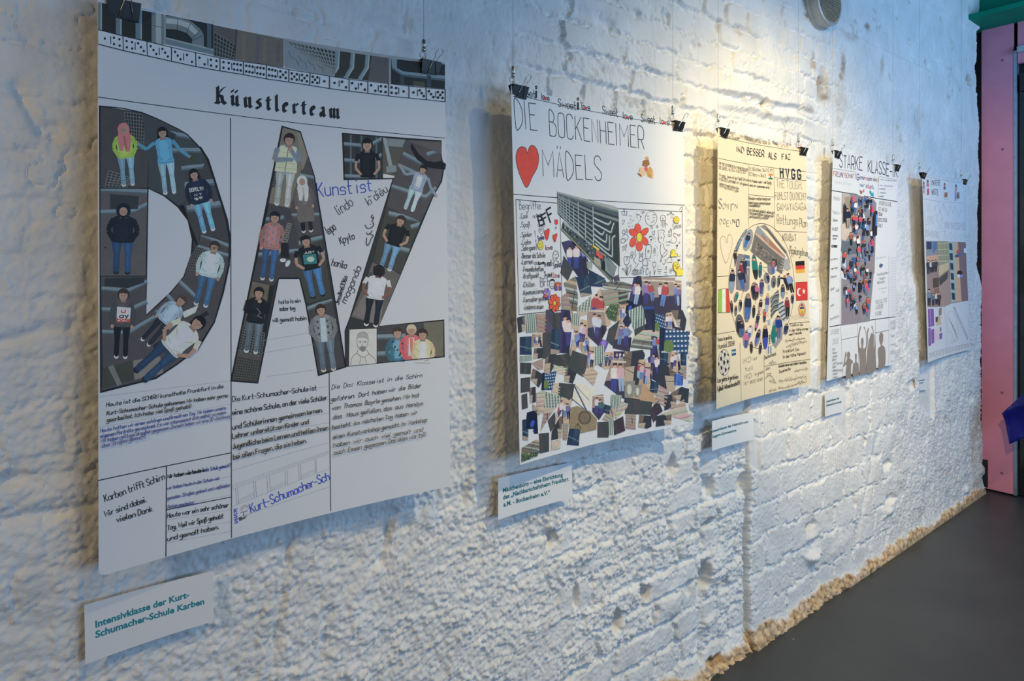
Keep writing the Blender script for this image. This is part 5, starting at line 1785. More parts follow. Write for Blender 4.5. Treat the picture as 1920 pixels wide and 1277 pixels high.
circ(875, 480, 12, 16); circ(900, 440, 10, 14); S.line([(912, 445), (912, 560)], 7, K2); circ(876, 540, 18, 20); circ(632, 770, 14, 18); circ(632, 810, 16, 22); circ(262, 840, 22, 26); circ(255, 890, 18, 26)
rnd = random.Random(5)
for k in range(60):
    x, y = rnd.choice(((200, 230), (270, 260), (220, 360), (700, 400), (650, 600), (690, 720), (560, 950), (700, 1060), (300, 200), (920, 260), (610, 680), (640, 890)))
    x += rnd.uniform(-45, 45); y += rnd.uniform(-50, 50)
    S.line([(x, y), (x + rnd.uniform(-12, 12), y + rnd.uniform(-14, 14))], W_, K2)
S.text('48814 F C y', (262, 1195), (570, 1180), 110, 7, K2)
S.text('Smile', (938, 440), (1070, 410), 100, 6, K2)
S.ell(988, 283, 45, 58, (248, 184, 30)); circ(988, 283, 45, 58)
S.line([(970, 290), (988, 310), (1005, 290)], 6, K2, 3)
for x in (975, 1000):
    S.line([(x - 8, 265), (x, 258), (x + 8, 265)], 4, K2)
duck = [(895, 895), (890, 855), (905, 840), (900, 800), (930, 768), (965, 790), (970, 840), (1010, 850), (1000, 890)]
S.poly(duck, YEL); S.loop(duck, W_, K2, 0); S.ell(925, 815, 5, 7, K2, 8)
chick = [(1098, 1205), (985, 1208), (985, 1150), (945, 1110), (935, 1040), (955, 985), (1000, 980), (1035, 1020), (1050, 1080), (1098, 1105)]
S.poly(catmull(chick[1:] + [chick[0]], 3), YEL); S.line(chick[1:], W_, K2, 3)
S.ell(965, 1045, 9, 13, K2, 10); S.ell(997, 1017, 8, 12, K2, 10); S.poly([(975, 1085), (1000, 1050), (1030, 1050), (1015, 1090), (985, 1100)], (232, 118, 40)); S.loop([(975, 1085), (1000, 1050), (1030, 1050), (1015, 1090), (985, 1100)], 4, K2)
S.end()

# the two long photographs of pipes
S.use(1040, 350, 7.096)
S.layer = 0.0009
S.begin('photo')
q = [(30, 65), (480, 185), (790, 262), (845, 290), (868, 1065), (45, 370)]
S.poly([(30, 65), (480, 185), (790, 262), (845, 290), (868, 1065), (500, 770), (45, 370)], (46, 54, 54))
S.poly([(30, 65), (480, 185), (790, 262), (845, 290), (845, 400), (500, 290), (35, 120)], (72, 84, 84))
S.poly([(30, 68), (480, 188), (790, 265), (845, 292), (842, 340), (790, 322), (480, 240), (32, 96)], (150, 156, 150)); S.poly([(32, 82), (480, 215), (842, 325), (842, 345), (480, 245), (32, 98)], (104, 112, 110))
S.poly([(40, 110), (500, 320), (845, 430), (845, 470), (500, 352), (40, 140)], (112, 124, 124))
PI_ = (142, 152, 152)
for i in range(7):
    y0 = 150 + i * 32; y1 = 410 + i * 68
    S.line([(42, y0), (520, y1)], 18 + i, (88, 98, 98)); S.line([(42, y0 - 3), (520, y1 - 5)], 10 + i, PI_)
for k, (x, a, b) in enumerate(((45, 100, 350), (75, 160, 380), (108, 130, 400), (148, 200, 430), (188, 155, 470), (245, 260, 545), (308, 205, 600), (400, 335, 690), (505, 275, 770))):
    S.line([(x, a), (x + 8, b)], 7 + k * 1.6, (128, 140, 142)); S.line([(x - 2, a), (x + 6, b)], 3 + k * .7, (168, 178, 178))
for pl in ([(520, 420), (690, 500), (725, 495), (745, 465)], [(520, 490), (700, 590), (745, 610), (762, 560), (785, 490)], [(520, 560), (620, 640), (655, 605)], [(525, 640), (660, 735), (685, 720), (690, 640)], [(525, 700), (700, 840), (725, 800), (725, 660)], [(540, 760), (740, 925), (765, 890), (765, 700), (800, 655)]):
    S.line(pl, 34, (92, 102, 104), 4); S.line([(p[0] - 4, p[1] - 5) for p in pl], 19, (166, 176, 178), 4)
S.poly([(840, 480), (850, 480), (866, 1060), (850, 1050)], (92, 84, 70))
S.end()
S.layer = 0.0013
S.begin('photo')
st = [(112, 455), (380, 670), (520, 770), (640, 880), (822, 1062), (765, 1275), (520, 1020), (85, 572)]
S.poly(st, (66, 76, 82))
S.poly([(112, 455), (380, 670), (385, 700), (108, 490)], (150, 158, 158)); S.poly([(390, 690), (500, 775), (495, 812), (386, 722)], (150, 170, 182))
rnd = random.Random(9)
for k in range(60):
    t = rnd.random(); x = 110 + t * 400; y = 500 + t * 330 + rnd.uniform(-20, 80) * (0.5 + t)
    S.ell(x, y, rnd.uniform(5, 13), rnd.uniform(8, 22), rnd.choice([(36, 46, 56), (96, 108, 112), (130, 138, 138), (30, 40, 52), (70, 84, 90)]), 7)
S.poly([(660, 930), (822, 1064), (775, 1210), (640, 1090)], (128, 138, 138))
for i in range(6):
    S.line([(668 + i * 6, 950 + i * 26), (815 - i * 8, 1080 + i * 26)], 9, (92, 102, 104))
S.poly([(500, 770), (590, 830), (580, 850), (500, 800)], (226, 184, 40)); S.poly([(540, 830), (680, 915), (670, 935), (540, 850)], (150, 128, 104))
S.poly([(545, 860), (600, 870), (620, 910), (632, 950), (610, 985), (585, 950), (550, 930)], (226, 64, 50)); S.poly([(595, 870), (615, 905), (600, 920)], (50, 90, 150))
S.ell(560, 935, 14, 18, (40, 36, 40)); S.ell(607, 968, 14, 18, (40, 36, 40)); S.poly([(515, 930), (600, 970), (610, 1080), (515, 1010)], (150, 146, 128))
S.poly([(625, 990), (660, 990), (668, 1080), (650, 1140), (615, 1110)], (28, 36, 48)); S.poly([(85, 572), (520, 1020), (765, 1275), (760, 1255), (520, 1000), (95, 560)], (150, 140, 100))
S.end()
# ---- the cut snapshots
BEI = [(172, 154, 140), (186, 168, 152), (158, 138, 124), (190, 176, 160)]
NAVY = (44, 44, 74)


def clip_line(S, a, b, w, c, clip):
    dx, dy = b[0] - a[0], b[1] - a[1]
    l = math.hypot(dx, dy) or 1
    ox, oy = -dy / l * w / 2, dx / l * w / 2
    S.poly([(a[0] - ox, a[1] - oy), (b[0] - ox, b[1] - oy), (b[0] + ox, b[1] + oy), (a[0] + ox, a[1] + oy)], c, clip)


def small_person(S, x, y, h, top, legs, clip, tilt=0.0, hair=(50, 38, 40)):
    ux, uy = math.sin(tilt), math.cos(tilt)
    R = lambda a, b: (x + ux * a * h + uy * b * h, y + uy * a * h - ux * b * h)
    S.poly([R(.42, -.115), R(.42, .115), R(.7, .10), R(1.0, .09), R(1.0, .015), R(.55, .0), R(1.0, -.015), R(1.0, -.09), R(.7, -.10)], legs, None if clip is None else clip)
    S.poly([R(.10, -.06), R(.14, -.14), R(.30, -.15), R(.50, -.13), R(.50, .13), R(.30, .15), R(.14, .14), R(.10, .06)], top, clip)
    S.poly([R(.15, .12), R(.2, .17), R(.44, .18), R(.45, .13)], tuple(v * .8 for v in top), clip)
    S.ell(*R(.04, 0), .075 * h, .09 * h, (196, 150, 130), 10, 0, clip)
    S.poly([R(-.06, -.07), R(-.07, .07), R(.03, .075), R(0, 0), R(.03, -.075)], hair, clip)


def scrap(poly, kind, seed, par):
    S.begin('photo_scrap')
    rnd = random.Random(seed * 131 + 7)
    h = hull([tuple(p) for p in poly])
    x0 = min(p[0] for p in h); x1 = max(p[0] for p in h); y0 = min(p[1] for p in h); y1 = max(p[1] for p in h)
    w, g = x1 - x0, y1 - y0
    cx, cy = sum(p[0] for p in h) / len(h), sum(p[1] for p in h) / len(h)
    sz = max(w, g)
    base = {'dark': (66, 62, 66), 'dark2': (72, 66, 84), 'green': (70, 68, 60), 'maroon': (62, 52, 60), 'navy': (40, 42, 66), 'purple': (100, 78, 158), 'grid': (126, 142, 136), 'gridl': (150, 152, 142),
            'step': rnd.choice(BEI), 'sdark': (112, 96, 86), 'bwin': (48, 70, 92), 'bbuild': (50, 88, 120), 'pipe': (118, 112, 100), 'screen': (20, 30, 54), 'jeans': (52, 70, 140), 'cream': (214, 204, 190), 'tan': (176, 142, 110),
            'grey': (130, 128, 122), 'ptan': (186, 160, 136), 'pnavy': NAVY, 'pmix': (150, 132, 122), 'foliage': (74, 92, 62), 'hole': (138, 122, 96)}[kind]
    S.poly(poly, base)
    ang = rnd.uniform(-.5, .5)
    def band(t, wd, c, a=ang):
        dx, dy = math.cos(a) * sz, math.sin(a) * sz
        px, py = cx - math.sin(a) * t * sz, cy + math.cos(a) * t * sz
        clip_line(S, (px - dx, py - dy), (px + dx, py + dy), wd * sz, c, h)
    if kind in ('grid', 'gridl'):
        a = rnd.uniform(-.15, .15)
        n = 5 if kind == 'grid' else 4
        for i in range(-n, n + 1):
            band(i / (1.9 * n), .035, (78, 96, 96), a)
        for i in range(-n, n + 1):
            band(i / (1.9 * n), .045, (176, 188, 176), a + math.pi / 2)
            band((i + .5) / (1.9 * n), .022, (92, 110, 108), a + math.pi / 2)
        if kind == 'gridl':
            S.poly([(x0, y1), (x0, y1 - g * .28), (x1, y1 - g * .22), (x1, y1)], (178, 164, 148), h)
    elif kind == 'step':
        for i, t in enumerate((-.38, -.2, 0, .18, .36)):
            band(t, .07, tuple(v * rnd.uniform(.78, 1.08) for v in base)); band(t + .05, .012, (96, 82, 76))
        if rnd.random() < .45:
            clip_line(S, (cx + w * .1, cy - g * .3), (cx + w * .16, cy + g * .12), sz * .035, (60, 52, 50), h)
    elif kind == 'sdark':
        s = rnd.choice((-1, 1))
        S.poly([(cx - s * w * .1, y0), (cx + s * w, y0), (cx + s * w, y1), (cx - s * w * .3, y1)], (54, 54, 62), h)
        S.poly([(cx - s * w, cy + g * .1), (cx, cy), (cx - s * w * .1, y1), (cx - s * w, y1)], (172, 152, 134), h)
        band(-.1, .015, (60, 52, 50)); band(.18, .015, (70, 60, 56))
    elif kind in ('dark', 'dark2', 'green', 'maroon', 'navy'):
        band(rnd.uniform(-.2, .2), .22, tuple(v * 1.10 for v in base), 1.4 + ang)
        if kind == 'green':
            clip_line(S, (cx - w * .2, cy - g * .2), (cx + w * .3, cy + g * .1), sz * .02, (36, 36, 34), h)
        if kind == 'navy':
            S.poly([(x0, y0 + g * .02), (x1, y0), (x1, y0 + g * .10), (x0, y0 + g * .14)], (40, 70, 140), h)
    elif kind == 'bwin':
        S.poly([(x0, y0), (cx, y0), (cx - w * .1, y1), (x0, y1)], (36, 52, 76), h); band(.1, .05, (96, 118, 128)); band(-.2, .03, (30, 44, 66), ang + 1.5)
        S.poly([(x0, y1), (x0, y1 - g * .22), (x1, y1 - g * .15), (x1, y1)], rnd.choice([(36, 54, 84), (150, 136, 124)]), h)
    elif kind == 'bbuild':
        for t in (-.34, -.18, -.02, .14, .30):
            for i in range(9):
                u = -.5 + i * .12
                px, py = cx + math.cos(ang) * u * sz - math.sin(ang) * t * sz, cy + math.sin(ang) * u * sz + math.cos(ang) * t * sz
                S.poly([(px, py), (px + sz * .06, py + ang * sz * .06), (px + sz * .055, py + sz * .05), (px, py + sz * .05)], (206, 210, 208), h)
            band(t + .09, .03, (34, 60, 92))
        S.ell(x0 + w * .3, y1 - g * .3, w * .18, g * .25, (98, 120, 66), 10, 0, h); S.poly([(x0, y0), (x0 + w * .2, y0), (x0 + w * .14, y1), (x0, y1)], (28, 38, 66), h)
    elif kind == 'pipe':
        a = ang * .5
        for t in (-.14, .12):
            band(t, .16, (104, 108, 104), a); band(t - .03, .06, (164, 166, 158), a); band(t + .085, .02, (40, 38, 36), a)
        band(-.36, .10, (176, 152, 128), a); band(.34, .08, (122, 96, 76), a)
        clip_line(S, (cx - w * .1, cy + g * .4), (cx + w * .12, cy - g * .2), sz * .02, (60, 56, 52), h)
    elif kind == 'screen':
        S.ell(cx, cy, w * .16, g * .16, (36, 76, 180), 12, .3, h); S.ell(cx + w * .12, cy + g * .3, w * .07, g * .06, (50, 60, 160), 10, 0, h)
    elif kind == 'jeans':
        clip_line(S, (cx - w * .1, y0), (cx - w * .25, y1), w * .28, (66, 110, 186), h); clip_line(S, (cx + w * .1, y0), (cx + w * .2, y1), w * .26, (60, 100, 176), h)
    elif kind == 'cream':
        S.poly([(x0, y0), (x1, y0), (x1, y1), (x0, y1)], (206, 198, 184), h)
        dx, dy = (poly[3][0] - poly[0][0], poly[3][1] - poly[0][1])
        clip_line(S, poly[0], poly[4], sz * .05, (62, 88, 116), h); clip_line(S, poly[5], poly[4], sz * .03, (62, 88, 116), h); clip_line(S, poly[5], poly[4], 2, (62, 88, 116), h)
        clip_line(S, ((poly[0][0] + poly[1][0]) / 2, poly[0][1]), ((poly[3][0] + poly[4][0]) / 2, poly[3][1]), sz * .02, (92, 104, 116), h)
    elif kind == 'hole':
        for t in range(40):
            S.ell(rnd.uniform(x0, x1), rnd.uniform(y0, y1), sz * .012, sz * .012, rnd.choice([(160, 146, 118), (112, 98, 76)]), 6, 0, h)
        mx, my = x0 + w * .55, y0 + g * .42
        for k, c in ((.235, (66, 54, 44)), (.215, (120, 104, 82)), (.195, (72, 60, 48)), (.175, (126, 110, 88))):
            S.ell(mx, my, w * k, w * k * 1.05, c, 22, 0, h)
        for k in range(26):
            an = k * 2.4; r = w * .16 * math.sqrt(k / 26)
            S.ell(mx + r * math.cos(an), my + r * math.sin(an), w * .014, w * .016, (64, 52, 42), 6, 0, h)
        for k in range(3):
            clip_line(S, (x0 + w * .3, y0 + g * .62), (x0 + w * (.15 + .14 * k), y0 + g * .85), sz * .012, (70, 58, 46), h)
    elif kind == 'foliage':
        for t in range(46):
            S.ell(rnd.uniform(x0, x1), rnd.uniform(y0, y1), sz * .035, sz * .05, rnd.choice([(108, 138, 84), (40, 52, 58), (150, 156, 140), (60, 80, 50), (36, 44, 80)]), 6, rnd.uniform(0, 3), h)
    elif kind == 'purple':
        S.poly([(x0, y1), (x0, cy), (cx, y1)], (40, 40, 74), h); S.ell(cx + w * .1, cy - g * .1, w * .2, g * .2, (140, 112, 196), 10, 0, h)
    elif kind == 'grey':
        S.ell(cx, cy, w * .22, g * .3, (186, 182, 172), 10, 0, h)
    elif kind == 'tan':
        S.poly([(x0, y1), (x0, y1 - g * .3), (cx, y1 - g * .2), (cx - w * .1, y1)], (40, 40, 66), h)
    if kind in ('ptan', 'pnavy', 'pmix'):
        if kind == 'pmix':
            S.poly([(x0, cy + g * .05), (x1, cy - g * .02), (x1, y1), (x0, y1)], (60, 54, 74), h); band(-.4, .04, (196, 180, 166), 0.05)
        if kind == 'pnavy':
            S.poly([(x0, y0), (x0 + w * .4, y0), (x0 + w * .2, y1), (x0, y1)], (60, 56, 96), h); S.poly([(x1 - w * .2, y0), (x1, y0), (x1, cy)], (160, 140, 126), h)
        if kind == 'ptan':
            S.poly([(cx - w * .5, y0), (cx - w * .2, y0), (cx - w * .35, y1), (x0, y1)], rnd.choice([(70, 64, 84), (150, 128, 112), (120, 108, 108)]), h)
            band(.0, .02, (140, 118, 100)); band(.3, .02, (150, 128, 108))
        n = 2 if w < g * .7 else 3
        tops = [(206, 190, 190), (170, 66, 70), (130, 112, 170), (196, 156, 164), (60, 100, 104), (190, 190, 200), (108, 128, 176), (110, 104, 150), (206, 196, 190)]
        lg = [(58, 66, 140), (90, 120, 176), (64, 56, 120), (140, 160, 190), (44, 44, 84)]
        for k in range(n):
            px = cx + (k - (n - 1) / 2) * w * .24
            small_person(S, px, y0 + g * rnd.uniform(.14, .24), g * rnd.uniform(.52, .64), rnd.choice(tops), rnd.choice(lg), h, rnd.uniform(-.2, .2))
        if rnd.random() < .5:
            S.poly([(cx + w * .22, cy), (cx + w * .34, cy - g * .05), (x1, y1), (cx + w * .3, y1)], (44, 40, 62), h)
    return S.end(par)


SCR = []


def crop(ox, oy, k, items):
    for kind, pts in items:
        q = [(ox + x / k, oy + y / k) for x, y in pts]
        mx, my = sum(p[0] for p in q) / len(q), sum(p[1] for p in q) / len(q)
        g = 1.0 if (mx < 1012 or mx > 1268 or my > 772 + (1290 - mx) * .12 or kind in ('cream', 'hole', 'pipe')) else 1.16
        SCR.append((kind, [(mx + (x - mx) * g, my + (y - my) * g) for x, y in q]))


crop(950, 340, 4.56, [
    ('pnavy', [(485, 540), (540, 525), (620, 555), (690, 690), (680, 780), (620, 810), (540, 700)]), ('dark', [(490, 650), (560, 750), (520, 840), (465, 780)]), ('gridl', [(680, 690), (730, 690), (725, 750), (690, 740)]),
    ('step', [(470, 1000), (530, 950), (560, 1130), (475, 1130)]), ('pipe', [(485, 870), (590, 810), (610, 1000), (600, 1110), (560, 1110)]), ('bwin', [(600, 830), (700, 800), (720, 960), (640, 980)]),
    ('bwin', [(710, 765), (830, 830), (860, 900), (720, 890)]), ('ptan', [(710, 1060), (800, 940), (880, 1210), (790, 1260), (740, 1180)]), ('gridl', [(600, 1090), (720, 990), (700, 1130), (620, 1150)])])
crop(1120, 510, 7.983, [
    ('step', [(80, 285), (380, 250), (445, 310), (440, 480), (110, 490)]), ('dark', [(320, 310), (445, 310), (435, 500), (330, 490)]), ('pipe', [(70, 160), (330, 130), (520, 190), (510, 310), (350, 280), (80, 240)]), ('dark2', [(245, 80), (310, 50), (335, 150), (265, 185)]),
    ('pnavy', [(550, 110), (600, 92), (680, 98), (665, 520), (560, 540), (490, 400)]), ('pmix', [(680, 110), (835, 115), (835, 540), (670, 545)]), ('pmix', [(840, 115), (1140, 125), (1110, 600), (845, 600)]), ('pmix', [(1140, 125), (1258, 130), (1255, 570), (1110, 590)]),
    ('foliage', [(135, 600), (200, 500), (320, 500), (320, 620), (270, 730), (170, 690)]), ('ptan', [(330, 500), (430, 510), (420, 620), (370, 740), (290, 720)]), ('screen', [(450, 430), (560, 480), (540, 540), (470, 640), (425, 600)]),
    ('navy', [(680, 545), (840, 540), (840, 860), (700, 850)]), ('grid', [(470, 595), (660, 515), (715, 760), (550, 840)]), ('dark', [(555, 770), (690, 690), (705, 890), (570, 950)]), ('bbuild', [(840, 640), (1000, 660), (1020, 830), (840, 880)]),
    ('ptan', [(990, 640), (1110, 620), (1160, 820), (1060, 870), (1020, 800)]), ('sdark', [(1100, 575), (1275, 570), (1335, 720), (1310, 870), (1200, 800)]), ('maroon', [(1160, 820), (1310, 840), (1300, 900), (1155, 880)]),
    ('dark', [(180, 860), (330, 740), (320, 900), (250, 1100), (145, 1010)]), ('navy', [(385, 740), (440, 640), (520, 720), (450, 830)]), ('purple', [(30, 1000), (160, 1050), (100, 1200), (20, 1110)]), ('pmix', [(340, 760), (510, 910), (440, 1000), (470, 1170), (250, 1120)]),
    ('bbuild', [(960, 865), (1350, 915), (1320, 1210), (1080, 1150), (950, 1160)]), ('step', [(700, 880), (950, 870), (945, 1010), (560, 980)]), ('pipe', [(545, 970), (830, 1000), (820, 1170), (490, 1130)]), ('pnavy', [(820, 950), (960, 1050), (940, 1250), (800, 1277)])])
crop(965, 580, 8.512, [
    ('sdark', [(35, 135), (160, 95), (170, 345), (55, 380)]), ('grid', [(175, 75), (345, 70), (350, 370), (180, 380)]), ('step', [(355, 95), (495, 85), (485, 350), (360, 355)]), ('dark2', [(505, 35), (615, 30), (600, 390), (480, 385)]), ('green', [(620, 75), (745, 70), (720, 340), (605, 345)]),
    ('pnavy', [(750, 50), (905, 70), (890, 400), (860, 660), (715, 650), (745, 300)]), ('gridl', [(910, 85), (1020, 75), (1030, 270), (905, 300)]), ('bwin', [(80, 440), (270, 430), (270, 725), (80, 725)]), ('ptan', [(278, 395), (435, 385), (440, 600), (280, 605)]), ('sdark', [(310, 620), (445, 615), (440, 775), (290, 800)]),
    ('grid', [(80, 745), (270, 730), (270, 820), (80, 840)]), ('dark', [(455, 405), (590, 395), (580, 750), (455, 765)]), ('bwin', [(595, 345), (720, 340), (700, 680), (580, 690)]), ('green', [(85, 850), (265, 855), (255, 1035), (85, 1030)]), ('step', [(265, 860), (455, 780), (455, 960), (370, 970)]),
    ('sdark', [(500, 790), (620, 680), (655, 750), (620, 900), (560, 1010), (480, 990)]), ('step', [(620, 890), (820, 930), (800, 1040), (640, 1000)]), ('green', [(630, 750), (870, 720), (870, 900), (800, 920), (640, 880)]), ('bbuild', [(455, 1030), (650, 1010), (600, 1270), (440, 1270)]),
    ('sdark', [(290, 940), (455, 1040), (430, 1160), (380, 1250), (250, 1120)]), ('sdark', [(820, 920), (980, 1000), (920, 1170), (800, 1140)]), ('step', [(1090, 1040), (1160, 890), (1310, 1010), (1250, 1200)]), ('ptan', [(960, 300), (1055, 330), (1010, 560), (920, 720), (880, 700), (930, 440)]),
    ('ptan', [(1060, 190), (1200, 220), (1150, 420), (1050, 610), (1010, 560)]), ('pmix', [(1180, 60), (1400, 20), (1447, 320), (1330, 540), (1180, 400)]), ('ptan', [(1085, 440), (1180, 470), (1180, 640), (1110, 740), (1060, 620)]), ('dark', [(930, 680), (1180, 770), (1080, 1050), (870, 920)]),
    ('ptan', [(1180, 620), (1270, 620), (1280, 870), (1230, 980), (1150, 900)]), ('grid', [(1270, 620), (1410, 590), (1420, 830), (1275, 880)]), ('dark', [(95, 1100), (245, 1080), (240, 1310), (95, 1335)])])
crop(1120, 660, 7.511, [
    ('ptan', [(90, 20), (230, 10), (215, 200), (120, 230), (30, 180)]), ('pnavy', [(240, 0), (410, 0), (385, 110), (240, 120)]), ('tan', [(610, 420), (740, 520), (810, 720), (600, 700), (400, 700), (450, 560)]), ('pmix', [(230, 130), (385, 110), (390, 640), (290, 580), (120, 450)]),
    ('sdark', [(390, 30), (620, 0), (650, 60), (530, 220), (560, 460), (390, 430)]), ('pnavy', [(720, 100), (860, 0), (870, 140), (820, 380), (780, 360)]), ('ptan', [(580, 130), (680, 120), (640, 420), (560, 330)]), ('ptan', [(660, 165), (775, 180), (740, 510), (640, 410)]),
    ('sdark', [(820, 140), (960, 170), (1140, 290), (1060, 540), (870, 460), (830, 380)]), ('bwin', [(880, 20), (1000, 20), (1000, 170), (890, 150)]), ('ptan', [(1010, 30), (1110, 0), (1175, 190), (1120, 290), (1000, 190)]), ('bwin', [(1170, 15), (1255, 20), (1250, 190), (1170, 190)]), ('step', [(1170, 210), (1255, 190), (1250, 385), (1170, 360)]),
    ('jeans', [(1080, 310), (1210, 305), (1200, 470), (1080, 470)]), ('grey', [(390, 430), (520, 420), (490, 620), (390, 630)]), ('grey', [(520, 480), (620, 470), (600, 590), (555, 635), (520, 600)]), ('bwin', [(760, 410), (870, 450), (830, 600), (740, 540)]), ('step', [(870, 485), (1000, 560), (950, 750), (820, 690)]),
    ('sdark', [(1020, 590), (1180, 490), (1290, 520), (1275, 720), (1150, 690)]), ('sdark', [(950, 620), (1100, 610), (1100, 740), (955, 810)]), ('step', [(1030, 830), (1200, 690), (1285, 970), (1050, 900), (910, 870)]), ('dark', [(430, 670), (745, 715), (725, 870), (410, 860)]), ('maroon', [(850, 705), (908, 835), (820, 900), (795, 980), (735, 830)]),
    ('step', [(400, 870), (540, 880), (535, 1095), (395, 1085)]), ('sdark', [(590, 885), (760, 900), (760, 1050), (700, 1080), (575, 1065)]), ('sdark', [(830, 900), (1045, 865), (1035, 1020), (820, 1055)]), ('step', [(190, 780), (250, 800), (220, 930), (140, 980), (80, 940)]), ('step', [(300, 700), (420, 740), (400, 790), (270, 930), (255, 900)]),
    ('grid', [(200, 615), (335, 620), (320, 700), (280, 790), (195, 770)]), ('bwin', [(90, 740), (190, 770), (160, 870), (80, 840)]), ('dark', [(0, 985), (155, 980), (155, 1205), (0, 1205)]), ('grid', [(155, 950), (225, 935), (225, 1165), (160, 1170)]), ('maroon', [(230, 970), (360, 905), (390, 1110), (235, 1175)])])
crop(965, 720, 8.512, [
    ('dark', [(105, 175), (195, 145), (205, 380), (115, 410)]), ('sdark', [(230, 60), (330, 45), (335, 290), (245, 305)]), ('step', [(350, 160), (480, 115), (470, 440), (360, 370)]), ('step', [(470, 460), (590, 450), (420, 730)]), ('gridl', [(510, 150), (740, 230), (600, 430), (465, 450)]), ('step', [(620, -10), (720, 10), (700, 190), (590, 160)]),
    ('hole', [(880, 380), (1000, 350), (1200, 440), (1310, 560), (1300, 730), (1040, 790), (870, 700)]), ('cream', [(950, 30), (1000, -20), (1280, 80), (1220, 260), (1150, 440), (915, 240)]), ('dark', [(720, 0), (950, 20), (910, 245), (700, 205)]), ('step', [(285, 310), (360, 380), (440, 450), (380, 500), (280, 400)]), ('bwin', [(120, 570), (185, 560), (215, 750), (210, 900), (125, 895)]),
    ('screen', [(195, 455), (350, 405), (370, 790), (310, 795), (300, 715), (170, 720)]), ('dark', [(535, 590), (635, 465), (640, 650), (575, 745)]), ('ptan', [(740, 235), (825, 265), (720, 450), (640, 640), (650, 560)]), ('ptan', [(820, 300), (895, 260), (860, 610), (760, 610), (770, 400)]), ('sdark', [(590, 760), (720, 520), (750, 510), (745, 860), (580, 900)]),
    ('step', [(765, 620), (860, 630), (830, 900), (765, 890)]), ('bwin', [(870, 710), (1040, 720), (1020, 985), (830, 970)]), ('foliage', [(105, 1110), (390, 1070), (360, 1150), (105, 1250)]), ('pipe', [(110, 1020), (330, 890), (390, 900), (390, 1060), (110, 1110)]), ('dark', [(385, 790), (545, 775), (545, 1075), (395, 1110)]), ('step', [(580, 910), (730, 880), (725, 1030), (580, 1065)]),
    ('pmix', [(1260, 210), (1400, 190), (1420, 430), (1340, 545), (1250, 430)])])
S.use()
lay = 0.00030


def parea(p):
    return abs(sum(p[i][0] * p[(i + 1) % len(p)][1] - p[(i + 1) % len(p)][0] * p[i][1] for i in range(len(p)))) / 2


order = sorted(range(len(SCR)), key=lambda i: -parea(SCR[i][1]))
rest = set(order[97:])
kept = []
for i, (kind, pts) in enumerate(SCR):
    S.layer = lay + 0.0000065 * i * 1.0
    o = scrap(pts, kind, i, S.root)
    if i in rest:
        kept.append(o)
# the smallest snips go together as one part
if kept:
    bm = bmesh.new(); mats = []
    for o in kept:
        n0 = len(bm.faces)
        remap = []
        for m in o.data.materials:
            if m not in mats:
                mats.append(m)
            remap.append(mats.index(m))
        bm.from_mesh(o.data)
        bm.faces.ensure_lookup_table()
        for f in bm.faces[n0:]:
            f.material_index = remap[f.material_index]
        me = o.data
        bpy.data.objects.remove(o); bpy.data.meshes.remove(me)
    o = bm_obj('photo_snips', bm, mats, S.root)
    o['kind'] = 'stuff'
S.layer = 0.0003
# ---------------------------------------------------------------- cream poster
S = S3
K3 = (52, 44, 40)
S.use(1310, 210, 5.552)
def rule(pts, w, c=K3):
    S.begin('ruled_line', 0.00028); S.line(pts, w, c); S.end()


for a, b in (((208, 250), (1125, 418)), ((205, 482), (1122, 622)), ((515, 545), (520, 1190)), ((781, 582), (792, 1230)), ((783, 684), (1122, 715)), ((518, 860), (785, 886)), ((795, 1240), (1128, 1252))):
    rule([a, b], 5)
S.use(1340, 600, 7.514)
for a, b in (((32, 200), (282, 158)), ((355, 320), (375, 1145)), ((695, 505), (703, 1065)), ((695, 655), (1350, 552)), ((1050, 50), (1335, 25))):
    rule([a, b], 7)
S.use(1310, 400, 5.322)
rule([(183, 632), (385, 620)], 5)
S.use(1310, 210, 5.552)
S.begin('signature_row')
for t, a, b, h, c in (('I best', (300, 222), (385, 232), 44, K3), ('Ja Super', (300, 270), (430, 290), 42, K3), ('wNsBaslizeHX', (430, 262), (640, 330), 70, K3), ('Max 8', (645, 330), (740, 335), 62, K3), ('mHama', (765, 322), (815, 345), 44, K3), ('MAX', (822, 360), (930, 372), 80, (170, 110, 60)), ('mare', (912, 345), (960, 352), 36, (150, 120, 90)), ('Muf', (985, 370), (1068, 388), 60, (206, 70, 30))):
    S.text(t, a, b, h, 5, c, jit=.5)
for k in range(7):
    S.line([(470 + k * 14, 235 + k * 4), (510 + k * 12, 300 + k * 5)], 3, K3)
S.end()
for wd in (('IKD', (395, 415), (470, 425), 66, 12), ('BESSER', (505, 440), (680, 470), 80, 13), ('ALS', (725, 480), (808, 495), 74, 13), ('FAZ', (868, 498), (955, 496), 68, 12)):
    S.begin('heading_lettering'); S.text(*wd[:4], 4, (36, 34, 36), nib=wd[4] + 3, jit=.1); S.end()
S.begin('handwritten_note')
for t, a, b, h in (('THE MEIN UNTERRICHT HAT MIR BESSER GEF', (208, 545), (512, 620), 34), ('DIE ORGEL ALS EIN A SATZ GUT', (208, 590), (490, 645), 34), ('Wir mag    lesen ist gut Spaß Schule', (210, 668), (510, 720), 34), ('In JED 2023 und haben wir viel gelernt', (210, 708), (512, 770), 38), ('Domino ist unser liebstes Spiel', (215, 752), (410, 805), 26), ('Schirn gut kommt in jeder', (212, 775), (410, 835), 26)):
    S.text(t, a, b, h, 3.6, K3, jit=.4)
S.end()
S.begin('handwritten_note')
